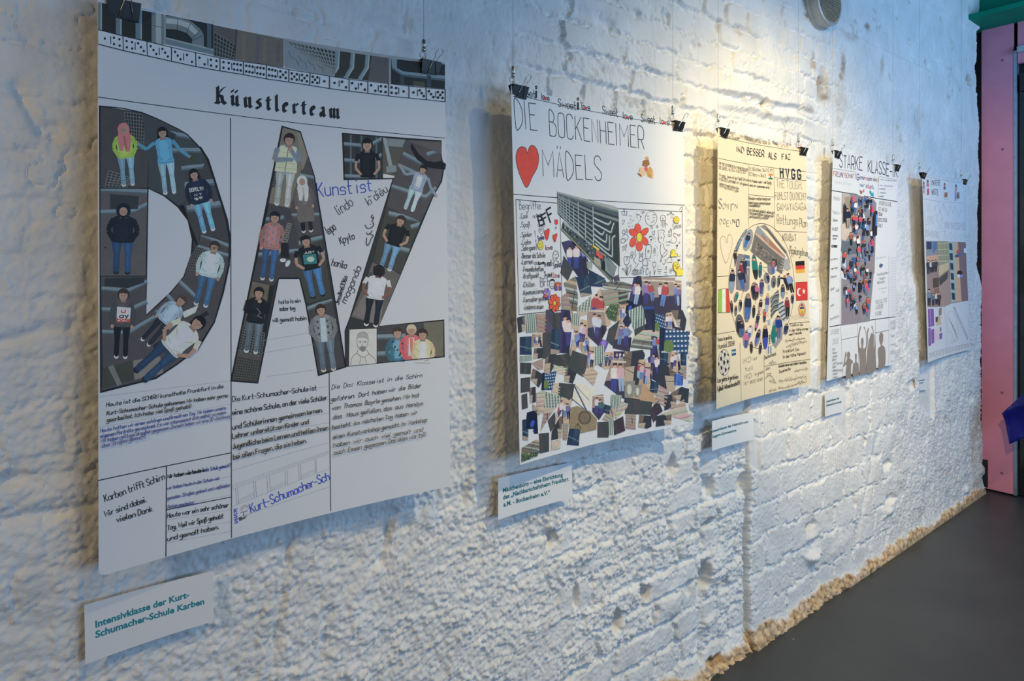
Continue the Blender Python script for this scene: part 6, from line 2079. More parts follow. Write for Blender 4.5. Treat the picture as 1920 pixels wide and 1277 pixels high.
for t, a, b, h in (('EC BEd Bez 3ioT E f3', (525, 608), (765, 625), 36), ('EC Baz n 3io E', (525, 662), (700, 680), 36), ('Wir haben sehr viel Spaß,', (522, 728), (760, 752), 34), ('wenn wir zusammen sind.', (522, 772), (735, 798), 30), ('Random malte handyram', (522, 912), (745, 918), 36), ('Kenia guppy schule besser', (522, 955), (745, 965), 34), ('hausmeister läuft', (522, 982), (635, 990), 28), ('Ich fühle mich glücklich weil es ganz', (522, 1032), (785, 1060), 34), ('nah an dem Schüler zusammen und', (522, 1062), (770, 1095), 32), ('der Klasse billig zu machen', (522, 1100), (720, 1112), 30)):
    S.text(t, a, b, h, 4.2, K3, jit=.35)
S.end()
S.begin('flag_drawing')
S.poly([(727, 640), (770, 644), (770, 668), (727, 664)], (226, 138, 52)); S.poly([(727, 664), (770, 668), (770, 686), (727, 682)], (240, 236, 220)); S.poly([(727, 682), (770, 686), (770, 704), (727, 700)], (44, 128, 72)); S.ell(748, 675, 7, 9, (40, 60, 130), 10)
S.end()
S.begin('heading_lettering')
S.text('H V G G', (850, 678), (1062, 695), 104, 23, (44, 48, 54), jit=.05)
S.end()
S.begin('handwritten_list')
for t, a, b, h in (('THE TOUGH.', (808, 785), (1082, 805), 92), ('FUHLST DU DICH?', (795, 910), (1118, 915), 88), ('GAMAYASAGA', (818, 1025), (1118, 1020), 88), ('Rettungs', (815, 1160), (1030, 1180), 110), ('Plan', (1048, 1195), (1128, 1200), 100)):
    S.text(t, a, b, h, 4.5, (84, 78, 72), jit=.3)
S.use(1310, 400, 5.322)
S.text('KRABAT', (838, 275), (972, 275), 76, 4.5, (84, 78, 72)); S.text('Pippilangstrum', (905, 400), (1085, 430), 84, 4.5, (84, 78, 72), jit=.3)
S.end()
S.use(1310, 210, 5.552)
S.begin('cut_out_letters')
for t, a, b, h, n in (('S', (210, 1000), (238, 1002), 112, 13), ('c', (250, 1008), (272, 1010), 110, 8), ('h', (280, 1000), (296, 1000), 66, 8), ('I', (308, 1010), (312, 1010), 66, 9), ('r', (335, 1030), (362, 1035), 150, 16), ('N', (376, 1005), (402, 1005), 58, 6), ('D', (220, 1165), (242, 1165), 56, 9), ('O', (256, 1165), (276, 1165), 56, 9), ('E', (290, 1192), (316, 1192), 70, 8), ('i', (332, 1168), (336, 1168), 46, 9), ('N', (354, 1160), (378, 1158), 52, 10), ('O', (392, 1192), (420, 1192), 82, 15)):
    S.text(t, a, b, h, 4, (46, 58, 74), nib=n, jit=0)
S.end()
S.use(1310, 400, 5.322)
S.begin('heart_drawing')
q = catmull([(280, 298), (262, 240), (235, 228), (215, 275), (225, 370), (270, 497), (312, 395), (335, 290), (325, 225), (300, 215), (285, 255), (280, 298)], 5)
S.poly(q[:-1], (246, 226, 190)); S.line(q, 5, (96, 84, 70))
S.end()
S.begin('flag_drawing')
S.poly([(197, 765), (232, 755), (230, 990), (193, 992)], (150, 208, 66)); S.poly([(232, 755), (270, 752), (272, 988), (230, 990)], (246, 238, 214)); S.poly([(270, 752), (297, 752), (312, 988), (272, 988)], (228, 72, 44))
S.loop([(197, 765), (240, 753), (297, 752), (312, 988), (193, 992)], 5, (70, 60, 44)); S.line([(232, 755), (230, 990)], 3, (70, 60, 44)); S.line([(270, 752), (272, 988)], 3, (70, 60, 44))
S.end()
S.begin('flag_drawing')
S.poly([(964, 480), (1055, 474), (1057, 520), (966, 522)], (38, 34, 34)); S.poly([(966, 522), (1057, 518), (1058, 556), (968, 562)], (228, 62, 36)); S.poly([(968, 562), (1058, 556), (1060, 592), (972, 598)], (244, 180, 30))
S.end()
S.begin('flag_drawing')
S.poly([(968, 690), (1083, 684), (1086, 866), (972, 872)], (228, 50, 36)); S.loop([(968, 690), (1083, 684), (1086, 866), (972, 872)], 4, (120, 40, 30))
S.ell(1004, 785, 24, 40, (246, 240, 224)); S.ell(1013, 785, 18, 30, (228, 50, 36))
S.poly([(1048 + (20 if k % 2 == 0 else 8) * math.sin(k * math.pi / 5), 779 - (32 if k % 2 == 0 else 13) * math.cos(k * math.pi / 5)) for k in range(10)], (246, 240, 224))
S.end()
S.begin('crest_drawing')
S.ell(1030, 962, 40, 78, (206, 196, 172)); S.ell(1030, 962, 34, 66, (232, 128, 92)); S.ell(1030, 960, 26, 48, (246, 200, 66)); S.poly([(1010, 935), (1050, 932), (1050, 952), (1010, 955)], (44, 66, 130)); S.poly([(1022, 975), (1040, 974), (1040, 1000), (1030, 1008), (1022, 1000)], (190, 170, 60)); S.poly([(1016, 920), (1030, 905), (1044, 918), (1030, 930)], (80, 90, 150))
S.text('FUSTBALL', (930, 1065), (1085, 1040), 50, 3, (170, 156, 134))
S.end()
# the round collage
S.use(1310, 400, 5.322)
S.begin('round_outline')
S.loop([(628 + 328 * math.cos(t) - 2, 728 + 626 * math.sin(t)) for t in [2 * math.pi * j / 64 for j in range(64)]], 5, K3)
S.end()
GR = (140, 132, 132)
S.layer = 0.0008


def blob(cx, cy, rx, ry, rot, bgc, figs, extra=None):
    S.begin('photo')
    n = 16
    P = [(cx + rx * math.cos(a) * math.cos(rot) - ry * math.sin(a) * math.sin(rot), cy + rx * math.cos(a) * math.sin(rot) + ry * math.sin(a) * math.cos(rot)) for a in [2 * math.pi * i / n for i in range(n)]]
    S.poly(P, bgc)
    if extra:
        extra(P)
    for (hx, hy, h, tp, lg, tilt, hc) in figs:
        small_person(S, hx, hy, h, tp, lg, P, tilt, hc)
    S.end()


HB = (48, 34, 32); HD = (34, 30, 34)
NV = (44, 48, 84); BJ = (52, 104, 176); TL = (20, 128, 116); PK = (214, 104, 150); BKK = (40, 40, 46)
S.use(1340, 410, 8.513)
S.begin('photo')
S.poly([(685, 105), (720, 140), (1115, 600), (1075, 880), (1040, 865), (830, 725), (575, 525), (600, 400), (650, 190)], (122, 114, 104))
S.poly([(685, 105), (720, 140), (1130, 600), (1110, 640), (880, 470), (650, 240), (650, 190)], (150, 156, 160)); S.poly([(650, 215), (1100, 610), (1095, 640), (645, 250)], (214, 176, 150)); S.poly([(740, 220), (800, 290), (860, 410), (760, 310)], (176, 120, 80)); S.poly([(860, 310), (1090, 560), (1090, 590), (860, 420)], (176, 126, 92))
S.line([(610, 410), (840, 530), (880, 590)], 6, (196, 188, 176))
rnd = random.Random(3)
for k in range(40):
    t = rnd.random(); x = 620 + t * 440; y = 430 + t * 330 + rnd.uniform(-70, 90)
    S.ell(x, y, rnd.uniform(8, 22), rnd.uniform(8, 26), rnd.choice([(96, 88, 80), (150, 142, 128), (108, 100, 88)]), 7)
for i in range(4):
    S.line([(1030 + i * 14, 800 - i * 45), (1110 - i * 4, 830 - i * 45)], 12, (196, 194, 190))
S.poly([(1110, 640), (1180, 650), (1210, 800), (1150, 830), (1090, 780)], (176, 172, 168))
S.end()
S.begin('photo')
S.poly([(720, 120), (800, 95), (900, 200), (1145, 520), (1210, 710), (1200, 700), (1135, 560), (860, 220)], (150, 140, 132)); S.poly([(800, 130), (860, 180), (1140, 530), (1130, 560), (860, 225)], (104, 98, 94))
S.end()
S.begin('photo')
S.poly([(500, 160), (515, 195), (430, 345), (355, 540), (330, 470), (360, 380), (440, 240)], (104, 122, 132)); S.line([(490, 190), (350, 470)], 16, (160, 176, 182)); S.line([(410, 280), (445, 350)], 22, (170, 184, 188))
small_person(S, 330, 520, 250, (44, 44, 46), (76, 92, 136), [(300, 500), (350, 500), (350, 640), (325, 780), (270, 700)], .05, HB)
S.end()
blob(530, 340, 70, 180, .25, (150, 160, 160), [(545, 240, 230, NV, BJ, -.3, HD)])
S.begin('photo')
q = [(345, 600), (400, 560), (555, 590), (560, 760), (550, 1120), (500, 1165), (340, 1130), (340, 900)]
S.poly(q, GR); S.poly([(470, 570), (556, 590), (556, 780), (480, 700)], (86, 116, 140)); S.line([(440, 640), (560, 660)], 26, (186, 200, 206)); S.line([(470, 700), (530, 890)], 26, (176, 192, 198)); S.line([(490, 770), (558, 780)], 24, (186, 200, 206))
small_person(S, 425, 700, 330, (150, 52, 64), (48, 44, 60), q, .12, HB); small_person(S, 465, 650, 240, NV, NV, q, .1, HD); small_person(S, 390, 830, 300, NV, BJ, q, .22, HD)
S.end()
blob(640, 770, 45, 210, -.1, (110, 112, 112), [(625, 630, 380, TL, BKK, .1, (16, 110, 100))]); blob(725, 820, 30, 130, 0.05, (128, 150, 130), [(725, 715, 230, TL, (44, 90, 90), 0, HD)])
blob(925, 760, 80, 140, .25, GR, [(935, 670, 210, (196, 74, 104), BJ, -.05, HB), (970, 740, 130, (226, 210, 206), (206, 196, 200), 0, HB)])
blob(275, 1000, 48, 200, .05, (160, 156, 150), [(275, 840, 330, NV, (130, 160, 190), -.08, HD)])
blob(830, 950, 48, 90, -.1, (132, 132, 134), [(835, 890, 150, NV, NV, .2, HD)]); blob(938, 1010, 42, 100, .05, (128, 132, 136), [(940, 930, 160, (110, 120, 128), BKK, 0, HD)]); blob(1018, 1000, 26, 100, .1, (140, 134, 130), [(1020, 930, 150, (60, 88, 76), BKK, .05, HB)])
blob(640, 1160, 66, 150, -.05, (150, 134, 138), [(605, 1040, 260, BKK, BKK, .1, HB), (665, 1060, 210, PK, BKK, .05, HB)]); blob(748, 1100, 42, 150, .02, (166, 156, 154), [(750, 990, 210, (70, 66, 120), (60, 70, 120), -.05, HB)])
blob(1085, 1160, 34, 120, 0, (120, 118, 112), [(1085, 1070, 200, (74, 74, 78), (120, 160, 200), 0, HD)])
S.begin('photo')
small_person(S, 1115, 920, 230, BKK, BKK, None, .25, (140, 70, 40)); small_person(S, 1168, 890, 300, (140, 160, 206), BKK, None, .25, HB); S.line([(1120, 960), (1050, 945)], 26, BKK)
S.end()
S.use(1360, 530, 8.514)
blob(170, 230, 32, 90, .25, (126, 122, 122), [(185, 170, 140, TL, TL, 0, (20, 100, 90))]); blob(98, 390, 24, 110, -.05, (124, 110, 108), [(98, 310, 160, (90, 60, 62), BKK, 0, HB)]); blob(163, 450, 24, 90, .05, (150, 140, 134), [(165, 380, 140, (70, 74, 96), (100, 110, 130), 0, HB)]); blob(235, 365, 28, 100, .08, (150, 138, 128), [(238, 290, 150, BKK, (70, 66, 70), .1, HB)])
blob(350, 400, 62, 240, .05, GR, [(372, 210, 370, NV, BJ, -.08, (190, 130, 90))]); blob(450, 460, 26, 110, .05, (104, 110, 112), [(452, 380, 170, (40, 50, 52), BKK, 0, HD)]); blob(555, 370, 32, 120, .15, (170, 150, 140), [(560, 290, 200, (60, 44, 40), (206, 190, 180), .05, HB)])
blob(665, 330, 34, 170, .08, (176, 168, 150), [(672, 210, 290, (84, 86, 140), (160, 186, 206), -.1, (226, 196, 90))])
S.begin('photo')
q = [(715, 240), (840, 110), (860, 180), (840, 430), (800, 470), (725, 570), (730, 380)]
S.poly(q, (110, 112, 106))
for i in range(4):
    S.line([(722, 300 + i * 70), (770, 200 + i * 80), (850, 170 + i * 80)], 20, (160, 166, 162), 3); S.line([(722, 320 + i * 70), (770, 222 + i * 80), (850, 192 + i * 80)], 12, (50, 52, 50), 3)
S.end()
S.begin('photo')
q = [(800, 340), (910, 290), (975, 600), (930, 630)]
S.poly(q, (190, 194, 192))
for i in range(5):
    S.line([(806 + i * 26, 370 + i * 56), (920 + i * 12, 310 + i * 60)], 24, (70, 92, 104))
S.end()
blob(985, 410, 44, 180, -.02, GR, [(985, 250, 290, (140, 44, 66), BKK, .02, HB)]); blob(1068, 260, 28, 80, 0, (130, 126, 128), [(1068, 200, 130, NV, NV, 0, HB)]); blob(232, 690, 72, 190, -.1, (110, 106, 106), [(215, 590, 220, BKK, BKK, -.1, HD), (255, 630, 210, NV, BJ, 0, HD)])
blob(508, 610, 30, 170, .18, (156, 146, 142), [(520, 510, 170, NV, NV, -.1, HD), (490, 640, 160, PK, BKK, -.15, HB)]); blob(622, 530, 26, 110, .03, (150, 140, 130), [(622, 440, 190, (206, 80, 60), NV, 0, HD)])
blob(390, 780, 50, 110, .2, (200, 190, 180), [(395, 700, 200, (232, 228, 226), BJ, -.1, HB)]); blob(330, 900, 52, 150, .05, (166, 140, 150), [(335, 800, 240, PK, (52, 84, 150), -.05, HB)]); blob(515, 880, 38, 150, .22, (140, 138, 146), [(530, 770, 230, NV, (70, 90, 190), -.3, HD)]); blob(412, 1035, 26, 100, .0, (124, 112, 106), [(412, 965, 150, (52, 46, 50), BKK, 0, HB)]); blob(555, 1050, 26, 105, .1, (140, 132, 128), [(562, 980, 150, (60, 56, 64), BKK, -.1, HB)])
blob(635, 870, 46, 200, .0, (110, 112, 120), [(632, 700, 350, (30, 36, 60), (50, 74, 170), 0, (206, 160, 80))])
S.begin('photo')
q = [(760, 640), (830, 510), (890, 560), (915, 700), (905, 900), (800, 1050), (740, 960), (720, 850)]
S.poly(q, (160, 154, 156)); small_person(S, 845, 550, 340, (34, 64, 140), (96, 104, 130), q, 0, HD); S.ell(772, 840, 50, 130, TL, 14, .05, hull(q)); S.ell(780, 720, 36, 44, TL, 12, 0, hull(q)); S.ell(812, 750, 14, 30, (196, 120, 96), 10); S.poly([(795, 880), (815, 860), (818, 900), (800, 960)], (226, 220, 214))
S.end()
blob(968, 740, 38, 100, .15, (160, 154, 156), [(955, 670, 150, NV, NV, -.1, HD), (985, 670, 150, NV, (54, 64, 110), -.1, HB)])
for (x, y, w, h) in ((690, 640, 50, 90), (690, 80, 50, 100), (700, 1075, 90, 120)):
    S.begin('photo'); S.poly([(x - w / 2, y - h / 2), (x + w / 2, y - h / 2 - 8), (x + w / 2, y + h / 2 - 10), (x - w / 2, y + h / 2)], (206, 210, 206))
    S.line([(x - w * .2, y - h * .45), (x - w * .15, y + h * .42)], w * .22, (62, 92, 112)); S.line([(x + w * .25, y - h * .45), (x + w * .25, y + h * .38)], w * .22, (62, 92, 112)); S.end()
S.layer = 0.0006
S.begin('ink_lines')
rnd = random.Random(4)
for pl in ([(275, 80), (280, 160), (262, 200), (262, 250)], [(470, 270), (480, 330), (468, 342)], [(600, 280), (640, 270), (640, 300)], [(610, 640), (660, 600), (700, 590), (760, 540)], [(690, 540), (670, 520), (690, 490)], [(520, 490), (560, 510), (600, 450), (590, 420)], [(560, 950), (570, 890), (620, 860)], [(820, 400), (880, 470), (930, 620)],
           [(700, 830), (702, 845)], [(700, 870), (704, 890)], [(705, 900), (706, 925)], [(690, 950), (720, 945)], [(680, 985), (700, 1000)]):
    S.line(pl, 5, (40, 36, 34), 3)
for k in range(6):
    S.poly([(690, 835 + k * 26), (716, 830 + k * 26), (718, 842 + k * 26), (690, 848 + k * 26)], (40, 38, 38))
S.use(1340, 410, 8.513)
for pl in ([(760, 770), (830, 780), (840, 745)], [(770, 800), (800, 850), (850, 880)], [(360, 560), (420, 580)], [(250, 800), (290, 800), (320, 860)], [(320, 910), (370, 895)], [(1060, 860), (1020, 930)], [(1115, 770), (1160, 800), (1170, 850)], [(1130, 1170), (1160, 1190), (1130, 1210)], [(560, 470), (575, 500), (550, 500)], [(450, 1090), (460, 1160), (440, 1190)]):
    S.line(pl, 5, (40, 36, 34), 3)
S.end()
S.layer = 0.0003
# writing along the bottom, football, small flag
S.use(1340, 600, 7.514)
S.begin('handwritten_note')
for t, a, b, h in (('Vamos Argentina,', (40, 305), (245, 262), 64), ('Mundial 2026!!', (45, 410), (280, 352), 74), ('Los gehts Argentinien', (40, 880), (328, 820), 72), ('Fußball-Weltmeisterschaft!!!', (38, 1005), (352, 905), 72)):
    S.text(t, a, b, h, 8, K3, jit=.3)
S.end()
for t, a, b, h in (('IKD', (400, 612), (510, 588), 74), ('ist', (540, 570), (595, 555), 54), ('toll', (430, 720), (540, 695), 62), ('IKD', (418, 838), (518, 815), 74), ('is great', (565, 785), (690, 745), 52), ('7ET 8OO 0OO', (405, 925), (670, 850), 44)):
    S.begin('handwritten_words'); S.text(t, a, b, h, 6, (90, 82, 76), jit=.3); S.end()
S.begin('handwritten_note')
for t, a, b, h, w in (('Frankfurt Zoo', (1060, 95), (1242, 75), 44, 6), ('In der Nähe immer', (1050, 165), (1320, 138), 44, 6), ('mein Freunde', (1045, 222), (1222, 190), 40, 6), ('Frankfurt Zoo', (962, 465), (1185, 425), 48, 6), ('In der Nähe Mensch', (962, 540), (1282, 482), 50, 6), ('Deutschland', (700, 550), (858, 492), 54, 6), ('Jan', (712, 705), (775, 688), 44, 6), ('Scheide meine mein haben Menschen', (895, 665), (1288, 606), 44, 6), ('Cousine die', (905, 742), (1060, 700), 44, 6)):
    S.text(t, a, b, h, w, K3, jit=.35)
rnd = random.Random(12)


def flowing(x0, y0, x1, y1, n, amp):
    """A line of joined script running right to left, with dots above and below."""
    pts = []
    for i in range(n * 3 + 1):
        t = i / (n * 3)
        pts.append((x0 + (x1 - x0) * t + rnd.uniform(-3, 3), y0 + (y1 - y0) * t + (rnd.uniform(-amp, amp * .3) if i % 3 else rnd.uniform(0, amp * .6))))
        if len(pts) > 3 and rnd.random() < .16:
            S.line(pts, 6, K3, 3); pts = []
    if len(pts) > 1:
        S.line(pts, 6, K3, 3)
    for i in range(n):
        t = rnd.random()
        S.ell(x0 + (x1 - x0) * t, y0 + (y1 - y0) * t - amp * rnd.choice((1.5, 1.2, -1.0)), 4, 4, K3, 6)


for a in ((985, 300, 1265, 255, 8, 18), (1000, 375, 1292, 300, 9, 22), (760, 610, 855, 590, 3, 24), (1115, 725, 1300, 680, 6, 16), (730, 762, 785, 745, 2, 14), (895, 870, 1285, 795, 11, 26), (760, 860, 860, 880, 3, 22), (755, 1000, 860, 985, 4, 18), (890, 965, 1100, 930, 6, 16), (1110, 915, 1285, 860, 6, 26)):
    flowing(*a)
S.line([(700, 830), (730, 790), (760, 780), (800, 800), (830, 860)], 6, K3, 4)
S.end()
S.begin('football_drawing')
bc = (132, 600)
E_ = lambda r, t: (bc[0] + 82 * r * math.cos(t), bc[1] + 182 * r * math.sin(t))
S.poly([E_(1, 2 * math.pi * i / 28) for i in range(28)], (238, 226, 200)); S.loop([E_(1, 2 * math.pi * i / 28) for i in range(28)], 7, K3)
for r0, n, a0, sz in ((0, 1, 0, .2), (.62, 5, -math.pi / 2 + .2, .19), (.94, 5, -math.pi / 2 + .83, .14)):
    for k in range(n):
        t = a0 + 2 * math.pi * k / max(n, 1)
        c = E_(r0, t)
        S.poly([(c[0] + 82 * sz * math.cos(j * 1.2566 + t), c[1] + 182 * sz * math.sin(j * 1.2566 + t)) for j in range(5)], (56, 56, 60), [E_(1, 2 * math.pi * i / 28) for i in range(28)])
        if n == 5 and r0 < .9:
            S.line([c, E_(.16, t)], 6, K3)
            for d in (-.31, .31):
                S.line([c, E_(.92, t + d * 2)], 6, K3)
            t2 = t + 2 * math.pi / 5; S.line([E_(.5, t + .35), E_(.38, t + .63), E_(.5, t2 - .35)], 5, K3)
S.end()
S.begin('flag_drawing')
S.poly([(238, 420), (298, 408), (300, 495), (240, 507)], (24, 108, 140)); S.poly([(243, 445), (265, 440), (266, 468), (244, 472)], (226, 226, 214)); S.poly([(275, 440), (294, 436), (295, 463), (276, 467)], (226, 226, 214)); S.line([(262, 455), (280, 452)], 5, (226, 226, 214))
S.end()
S.use()
# ---------------------------------------------------------------- poster STARKE KLASSE
S = S4
K4 = (50, 56, 62)
S.use(1550, 270, 9.82)
for t, a, b, h, w in (('STARKE', (235, 420), (655, 490), 285, 21), ('KLASSE-IK', (760, 512), (1300, 612), 255, 20)):
    S.begin('heading_lettering'); S.text(t, a, b, h, w, (34, 44, 48), jit=.3); S.end()
rule([(100, 445), (540, 518)], 7, (110, 110, 110)); rule([(85, 855), (565, 930)], 16, K4); rule([(690, 958), (1295, 1060)], 15, K4); rule([(960, 605), (942, 992)], 8, K4); rule([(970, 600), (1300, 662)], 6, (120, 124, 130)); rule([(285, 895), (270, 1277)], 9, K4)
S.use(1530, 480, 3.99)
rule([(103, 530), (592, 455)], 6.5, (40, 46, 56)); rule([(180, 0), (180, 518)], 2.4, K4); rule([(545, 0), (545, 462)], 2.2, (90, 110, 120)); rule([(184, 520), (202, 918)], 2.4, K4); rule([(310, 500), (320, 888)], 2.6, K4); rule([(443, 480), (447, 850)], 2.4, K4); rule([(545, 466), (545, 835)], 2, (90, 110, 120)); rule([(190, 628), (308, 602)], 3.5, K4); rule([(446, 575), (543, 556)], 3.5, K4)
S.use(1550, 270, 9.82)
COL = [(176, 90, 50), (196, 60, 60), (70, 130, 90), (70, 80, 160), (110, 70, 140), (200, 150, 40), (190, 70, 110), (60, 130, 170), (90, 60, 130)]
S.begin('coloured_lettering')
S.text('FREUNDSCHAFT', (120, 590), (540, 640), 100, 8, K4, nib=20, cols=COL, jit=.2); S.text('G', (555, 655), (590, 660), 120, 20, (60, 50, 130)); S.text('emeinsam sind', (605, 645), (945, 695), 98, 7, K4, nib=17, cols=COL[2:] + COL[:2], jit=.1); S.text('wir stark', (612, 780), (865, 832), 100, 7, K4, nib=19, cols=[(60, 130, 180), (60, 130, 180), (70, 130, 120), (60, 130, 120), (90, 120, 160), (190, 80, 110), (190, 60, 100)], jit=.1)
S.poly([(600, 840), (625, 860), (655, 870), (650, 915), (620, 920)], (150, 96, 60)); S.poly([(660, 850), (690, 830), (688, 885), (668, 890)], (206, 80, 170)); S.poly([(780, 880), (805, 845), (830, 905), (862, 890), (860, 975), (830, 960), (800, 930)], (40, 150, 180))
S.end()
S.begin('handwritten_note')
S.text('Unsere Zeitung', (150, 720), (440, 762), 76, 4, (176, 182, 190)); S.text('Hallo', (130, 1025), (240, 1040), 84, 6, (120, 124, 130))
for k, (a, b) in enumerate((((985, 665), (1280, 690)), ((975, 770), (1215, 790)), ((970, 835), (1075, 840)), ((985, 905), (1080, 912)), ((965, 970), (1040, 975)))):
    S.text('mein name ist klein', a, b, 34, 4, (120, 140, 180) if k % 2 else (120, 124, 136))
S.end()
S.use(1560, 350, 9.82)
S.begin('greeting_column')
for t, a, b, h, w, c in (('Hello', (12, 500), (130, 510), 80, 6, (110, 114, 120)), ('Salam', (18, 635), (100, 640), 50, 8, K4), ('ПРИВЕТ'.replace('П', 'n').replace('Р', 'P').replace('И', 'u').replace('В', 'B').replace('Е', 'E').replace('Т', 'T'), (0, 805), (108, 815), 70, 7, (96, 100, 106)), ('dobriden', (10, 915), (105, 918), 34, 7, K4), ('dzień', (12, 968), (80, 970), 34, 7, K4), ('cześć', (-8, 1110), (92, 1115), 66, 16, (44, 46, 52))):
    S.text(t.replace('ń', 'n').replace('ś', 's').replace('ć', 'c'), a, b, h, w, c)
S.use(1530, 480, 3.99)
for t, a, b, h in (('yumemu', (107, 32), (162, 24), 16), ('merhaba', (110, 102), (160, 92), 16), ('Salom', (108, 165), (155, 158), 22), ('Nihao', (108, 265), (135, 245), 26), ('Jub', (148, 265), (170, 262), 26), ('ciao', (108, 380), (132, 370), 20), ('pryvit pryv', (106, 478), (172, 452), 20)):
    S.text(t, a, b, h, 2.4, (70, 74, 80))
for y in (40, 110, 175, 275, 320, 390):
    S.line([(106, y), (176, y - 8)], .8, (190, 196, 204))
S.end()
S.use(1550, 270, 9.82)
S.begin('handwritten_note')
for t, a, b in (('UNSERE KLASSE', (965, 1120), (1185, 1148)), ('IST WIE EIN', (955, 1225), (1110, 1255))):
    S.text(t, a, b, 78, 6, (60, 64, 72))
S.use(1560, 350, 9.82)
for t, a, b in (('MOSAIK', (845, 530), (925, 545)), ('JEDES STÜCK', (838, 640), (1010, 650)), ('ZÄHLT', (835, 742), (930, 748))):
    S.text(t, a, b, 72, 6, (60, 64, 72))
S.use(1530, 480, 3.99)
for t, a, b, h, w, c in (('Handreichen', (458, 150), (538, 132), 26, 1.6, (60, 64, 72)), ('Mauern', (472, 180), (515, 172), 26, 1.6, (60, 64, 72)), ('abbauen', (456, 208), (512, 198), 26, 1.6, (60, 64, 72)), ('wir lieben die', (468, 252), (525, 240), 12, 1.2, (150, 156, 166)), ('Natur', (488, 275), (520, 268), 12, 1.2, (150, 156, 166)), ('VIELFALT IST', (443, 362), (530, 342), 34, 1.8, (60, 64, 72)), ('UNSERE', (447, 400), (502, 386), 34, 1.8, (60, 64, 72)), ('FARBE', (443, 448), (490, 438), 34, 1.8, (60, 64, 72)), ('glücklich', (450, 20), (520, 10), 18, 1.2, (130, 140, 150)),
                         ('UNSERE', (108, 588), (170, 578), 40, 1.8, (76, 80, 86)), ('ZIELE', (120, 660), (164, 648), 40, 1.8, (76, 80, 86)), ('UNSERE', (552, 515), (594, 506), 32, 1.5, (100, 108, 118)), ('STÄRKE', (552, 555), (594, 546), 32, 1.5, (100, 108, 118)), ('Team', (555, 610), (585, 600), 26, 1.5, (110, 116, 126)), ('vertrauen', (552, 668), (594, 660), 12, 1.3, (110, 116, 126)), ('ERFOLG', (554, 735), (590, 726), 30, 1.5, (120, 126, 136)), ('Glück', (556, 792), (580, 786), 12, 1.3, (120, 126, 136))):
    S.text(t, a, b, h, w, c)
for k, t in enumerate(('B.d', 'Abitur', 'Lernen', 'Beruf', 'viel Freunde', 'Spaß', 'selbstständig', 'Arbeit', 'reisen')):
    S.text(t, (120, 704 + k * 26), (120 + 9 * len(t) * .62, 700 + k * 26), 17, 2.2, (60, 64, 72))
S.poly([(475, 55), (495, 65), (485, 85), (470, 75)], (70, 90, 130))
for k in range(22):
    y = 20 + k * 20
    S.text('mimi nu sa', (552, y), (592, y - 7), 9, 1.1, (150, 158, 206))
S.use(1560, 350, 9.82)
for k in range(12):
    S.text('uhini mosa', (1400, 300), (1420, 300), 1, .2, K4) if False else None
S.end()
# the tall street collage and the silhouettes
S.use(1560, 350, 9.82)
S.begin('photo_collage', 0.0005)
q0 = [(190, 120), (470, 155), (600, 200), (760, 240), (800, 220), (800, 980)]
S.poly([(190, 118), (480, 155), (760, 230), (815, 300), (790, 1320), (690, 2480), (170, 2560), (170, 1000)], (128, 130, 142))
S.poly([(190, 118), (330, 140), (330, 640), (180, 680)], (176, 164, 160)); S.poly([(230, 200), (320, 180), (330, 560), (250, 600)], (150, 138, 122)); S.poly([(165, 700), (340, 640), (360, 820), (240, 1000), (165, 960)], (190, 180, 170))
S.poly([(335, 360), (395, 345), (400, 650), (330, 640)], (214, 214, 210)); S.poly([(630, 340), (695, 345), (695, 420), (640, 400)], (206, 206, 200)); S.poly([(390, 940), (510, 900), (520, 960), (400, 1010)], (206, 206, 204)); S.poly([(160, 1230), (250, 1280), (250, 1500), (165, 1420)], (180, 200, 226)); S.poly([(165, 1480), (260, 1560), (258, 1610), (165, 1540)], (36, 42, 56)); S.poly([(165, 1540), (258, 1620), (262, 1720), (165, 1680)], (190, 202, 222))
S.poly([(180, 1000), (400, 1010), (560, 1100), (540, 1230), (230, 1250), (160, 1180)], (96, 104, 116)); S.poly([(360, 1300), (470, 1310), (470, 1430), (350, 1420)], (40, 90, 150))
S.poly([(500, 1300), (790, 1230), (780, 1600), (560, 1700)], (134, 128, 138)); S.poly([(190, 2000), (520, 1900), (520, 2510), (175, 2555)], (130, 124, 138)); S.poly([(520, 1750), (600, 1700), (700, 2200), (560, 2490), (520, 2400)], (140, 132, 142))
rnd = random.Random(21)
cols = [(34, 42, 66), (40, 50, 80), (30, 36, 50), (110, 150, 206), (60, 90, 150), (206, 70, 110), (150, 90, 70), (220, 222, 226), (44, 56, 70), (70, 110, 170), (196, 80, 70), (36, 40, 56)]
for k in range(105):
    y = rnd.uniform(190, 2230); x = rnd.uniform(200, 740 if y < 1700 else 660)
    h = rnd.uniform(120, 225)
    if x < 330 and y < 620:
        continue
    small_person(S, x, y, h, rnd.choice(cols), rnd.choice([(40, 50, 80), (60, 100, 160), (34, 36, 50), (96, 120, 150)]), None, rnd.uniform(-.15, .15), (44, 36, 38))
small_person(S, 250, 420, 330, (30, 36, 62), (150, 140, 130), None, .1, (40, 34, 36)); S.poly([(195, 290), (240, 380), (230, 640), (190, 660)], (30, 36, 60))
S.poly([(770, 440), (810, 450), (800, 900), (725, 900), (735, 560)], (34, 40, 60)); S.poly([(780, 510), (812, 520), (805, 720), (770, 720)], (70, 130, 210)); S.ell(365, 235, 22, 60, (214, 70, 110), 10); S.ell(600, 220, 18, 40, (70, 110, 180), 10); S.ell(715, 400, 18, 60, (206, 60, 110), 10); S.ell(710, 1010, 18, 50, (206, 70, 110), 10)
S.end()
S.use(1530, 480, 3.99)
GS = (132, 128, 122)


def silhouette(pts):
    S.begin('silhouette'); S.poly(catmull(pts + [pts[0]], 3)[:-1], GS); S.end()


